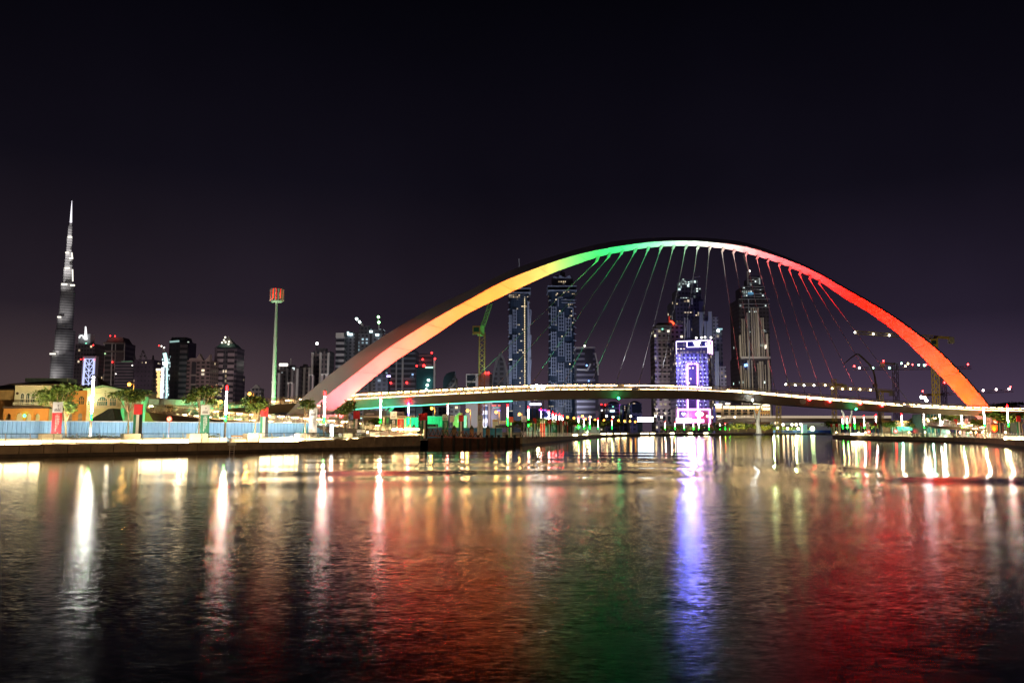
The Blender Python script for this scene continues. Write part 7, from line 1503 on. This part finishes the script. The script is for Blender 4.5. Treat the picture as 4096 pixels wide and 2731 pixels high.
p = P(3640, 1699, Y - 2); m = MB(); m.ball(p, .45, WARM); tag(m.build('wall_lamp'), 'round warm lamp on the turquoise pavilion', 'lamp'); lamp('POINT', (p.x, Y - 4, p.z), 1500, (1, .7, .4), .3); lamp('POINT', (GX(3610, Y - 5), Y - 5, 2.5), 900, (.3, 1, .8), .3)
Y = 212; rt = root('glass_cone', (GX(3784, Y), Y, GZ), 'pale glass cone sculpture on the right promenade', 'sculpture'); m = MB(); x = GX(3784, Y); m.lathe((x, Y), [(1.3, GZ), (.9, 3.4), (.55, ZV(1682, Y)), (.4, ZV(1680, Y))], mat('cone_glass', (.45, .62, .58), .3), 12); m.build('cone', rt); m = MB(); m.lathe((x, Y), [(1.6, GZ - .02), (1.6, GZ + .3)], WHITE, 12); m.build('base', rt); lamp('POINT', (x - 2, Y - 3, 2.2), 400, (.6, 1, .9), .2)
Y = 222; rt = root('ramp_wall', (GX(3880, Y), Y, GZ), 'broad white ramp wall with sloping top left of the orange arch foot', 'wall'); m = MB(); m.yprism([(GX(3845, Y), GZ), (GX(3960, Y), GZ), (P(3960, 1700, Y).x, ZV(1692, Y)), (P(3850, 1690, Y).x, ZV(1684, Y))], Y, Y + .8, WHITE); m.build('panel', rt)
lamp('SPOT', (GX(3890, Y - 12), Y - 14, 1.8), 5000, (1, .85, .85), .3, (GX(3890, Y), Y, 3.4), 110, 1.0)
Y = 188; rt = root('curved_wall', (GX(4060, Y), Y, GZ), 'dark curved wall panel near the right picture edge', 'wall'); m = MB()
for k in range(6):
    a0, a1 = PI*(.6 + .13*k), PI*(.6 + .13*(k+1)); c = Vector((GX(4078, Y), Y, 0)); p, q = c + Vector((3.0*math.cos(a0), -3.0*math.sin(a0), 0)), c + Vector((3.0*math.cos(a1), -3.0*math.sin(a1), 0)); mid = (p + q)/2; m.obox((mid.x, mid.y, 3.7), ((q - p)/2), (.06, .06, 0), (0, 0, 2.4), DARK)
m.build('panel', rt)
for i, (u, vb, vt, Y, w_, lab) in enumerate([(3560, 1706, 1688, 262, 4, 'small yellow tree left of the turquoise pavilion'), (3672, 1712, 1677, 246, 6.5, 'round bushy tree beside the white pole on the right bank'), (3722, 1704, 1683, 232, 4, 'low leafy tree before the teal glass building'), (3776, 1690, 1667, 226, 4.5, 'flat-topped tree above the glass cone'), (3825, 1676, 1663, 222, 4, 'dark flat-topped tree beside the curling ramp'), (3912, 1705, 1682, 205, 2.6, 'thin yellow sapling before the white ramp wall'), (3995, 1668, 1650, 192, 5.5, 'flat-topped tree right of the orange arch foot'), (4026, 1690, 1668, 178, 3.5, 'small leafy tree at the foot of the rightmost tall pole'), (4090, 1680, 1650, 170, 6, 'dark tree cut by the right picture edge'), (3440, 1716, 1690, 322, 7, 'green tree behind the boards at the right bank tip'), (3480, 1714, 1690, 312, 7, 'yellow-green tree behind the right bank navy hoarding'), (3525, 1714, 1690, 300, 7, 'tree just right of the pump boom foot'), (3350, 1710, 1684, 360, 9, 'dark tree at the far tip of the right bank'), (4040, 1630, 1608, 420, 16, 'dark distant tree above the right end of the deck')]):
    tree(u, vb, vt, Y, lab, w_, 300 + i, 8, 110, False, size=.2 + Y/1000)
for u, Y in ((3440, 312), (3500, 300), (3560, 254), (3672, 238), (3722, 226), (3776, 220), (3995, 186), (4030, 172)): lamp('SPOT', (GX(u, Y), Y - 4, 1.7), 2400, (.95, 1, .45), .2, (GX(u, Y, 5), Y + 4, 6), 120, 1.0)
for i, u in enumerate((3345, 3435, 3462, 3636, 3700, 3796, 3840, 3884, 3904, 3930, 4022)):
    Y = interp([(3323, 335), (3550, 242), (3700, 222), (3910, 188), (4096, 134)], u) + 4; p = P(u, 1729, Y); m = MB(); m.ball(p, .14 + Y/2600, WARM, 6); o = m.build('bollard_lamp'); tag(o, ORD[i].capitalize() + ' low round lamp along the right bank railing, counted from its far tip', 'lamp', 'low round lamps on the right bank')
for i, (u, v) in enumerate(((3475, 1727), (3583, 1724))): Y = 280 - i*30; p = P(u, v, Y); m = MB(); m.ball(p, .42, BEACON, 6); o = m.build('red_lamp'); tag(o, ('left', 'right')[i] + ' low red lamp behind the right bank railing', 'lamp')
Y = 196; p = P(3983, 1684, Y); m = MB(); m.ball(p, .5, emit('red_signal', (1, .12, .06), 12)); tag(m.build('red_lamp'), 'large red lamp right of the orange arch foot', 'lamp'); lamp('POINT', (p.x, Y - 1.2, p.z), 700, (1, .06, .03), .3)
lamp('SPOT', (GX(3938, 203), 203, 1.9), 3800, (2.6, .22, 0), .3, (GX(3948, 214), 214, 5), 120, 1.0)
# glowing strips on the right quay, floodlights on the deck
for i, u in enumerate((3430, 4070)): Y = (283, 146)[i]; p = P(u, 1736 if i == 0 else 1752, Y); m = MB(); m.box(p.x - 2.2, p.x + 2.2, Y, Y + .4, p.z - .25, p.z + .25, STRIP); o = m.build('light_strip'); tag(o, ('glowing strip on the right quay near its far tip', 'glowing strip on the right quay at the picture edge')[i], 'light strip', 'glowing strips on the right quay')
rbl = offset(smooth_line(RB[:10], 4), .1)
for i in range(0, len(rbl) - 2, 3): a, b_ = Vector(rbl[i]), Vector(rbl[min(i + 3, len(rbl) - 1)]); t = (b_ - a); n = Vector((t.y, -t.x)).normalized(); c = (a + b_)/2 - n*.3; lamp('AREA', (c.x, c.y, GZ + .3), 10*t.length, (1, .72, .42), target=(c.x + n.x*3, c.y + n.y*3, GZ + 1.1), size=(t.length, .08))
FLD = emit('floodlight', (.92, .95, 1), 60)
for i, (u, v) in enumerate(((2130, 1546), (2146, 1542), (2152, 1556), (2166, 1545), (2174, 1548))):
    Y = 170; p = P(u, v, Y); rt = root('floodlight', (p.x, Y, GZ), ORD[i].capitalize() + ' glaring white floodlight behind the left deck railing, from the left', 'floodlight', 'floodlights behind the deck'); m = MB(); m.ball(p, .34, FLD, 6); m.build('lens', rt); m = MB(); m.tube([(p.x, Y + .4, GZ), (p.x, Y + .4, p.z + .3)], .08, DARK, 4); m.build('mast', rt)
for i, (u, v) in enumerate(((3686, 1588), (3700, 1590), (3706, 1601), (3694, 1627))):
    Y = 205; p = P(u, v, Y); rt = root('floodlight', (p.x, Y, GZ), ORD[i].capitalize() + ' glaring floodlight near the deck left of the orange arch leg', 'floodlight', 'floodlights behind the deck'); m = MB(); m.ball(p, .34, FLD, 6); m.build('lens', rt); m = MB(); m.tube([(p.x, Y + .4, GZ), (p.x, Y + .4, p.z + .3)], .08, DARK, 4); m.build('mast', rt)
# unseen spots added on the banks to brighten the girder side
for u, Yl in ((1500, 128), (1850, 134), (2300, 136), (2750, 142), (3200, 150), (3600, 160), (4000, 165)):
    Yd = smooth_interp(DY, u); zt = ZV(smooth_interp(DBOT, u) - 14, Yd); d = (Yd - Yl)
    if u in (1500, 4000): lamp('SPOT', (GX(u, Yl), Yl, 2.0), 6500, (1, .72, .45), .3, (GX(u, Yd, zt), Yd, zt), 120, 1)
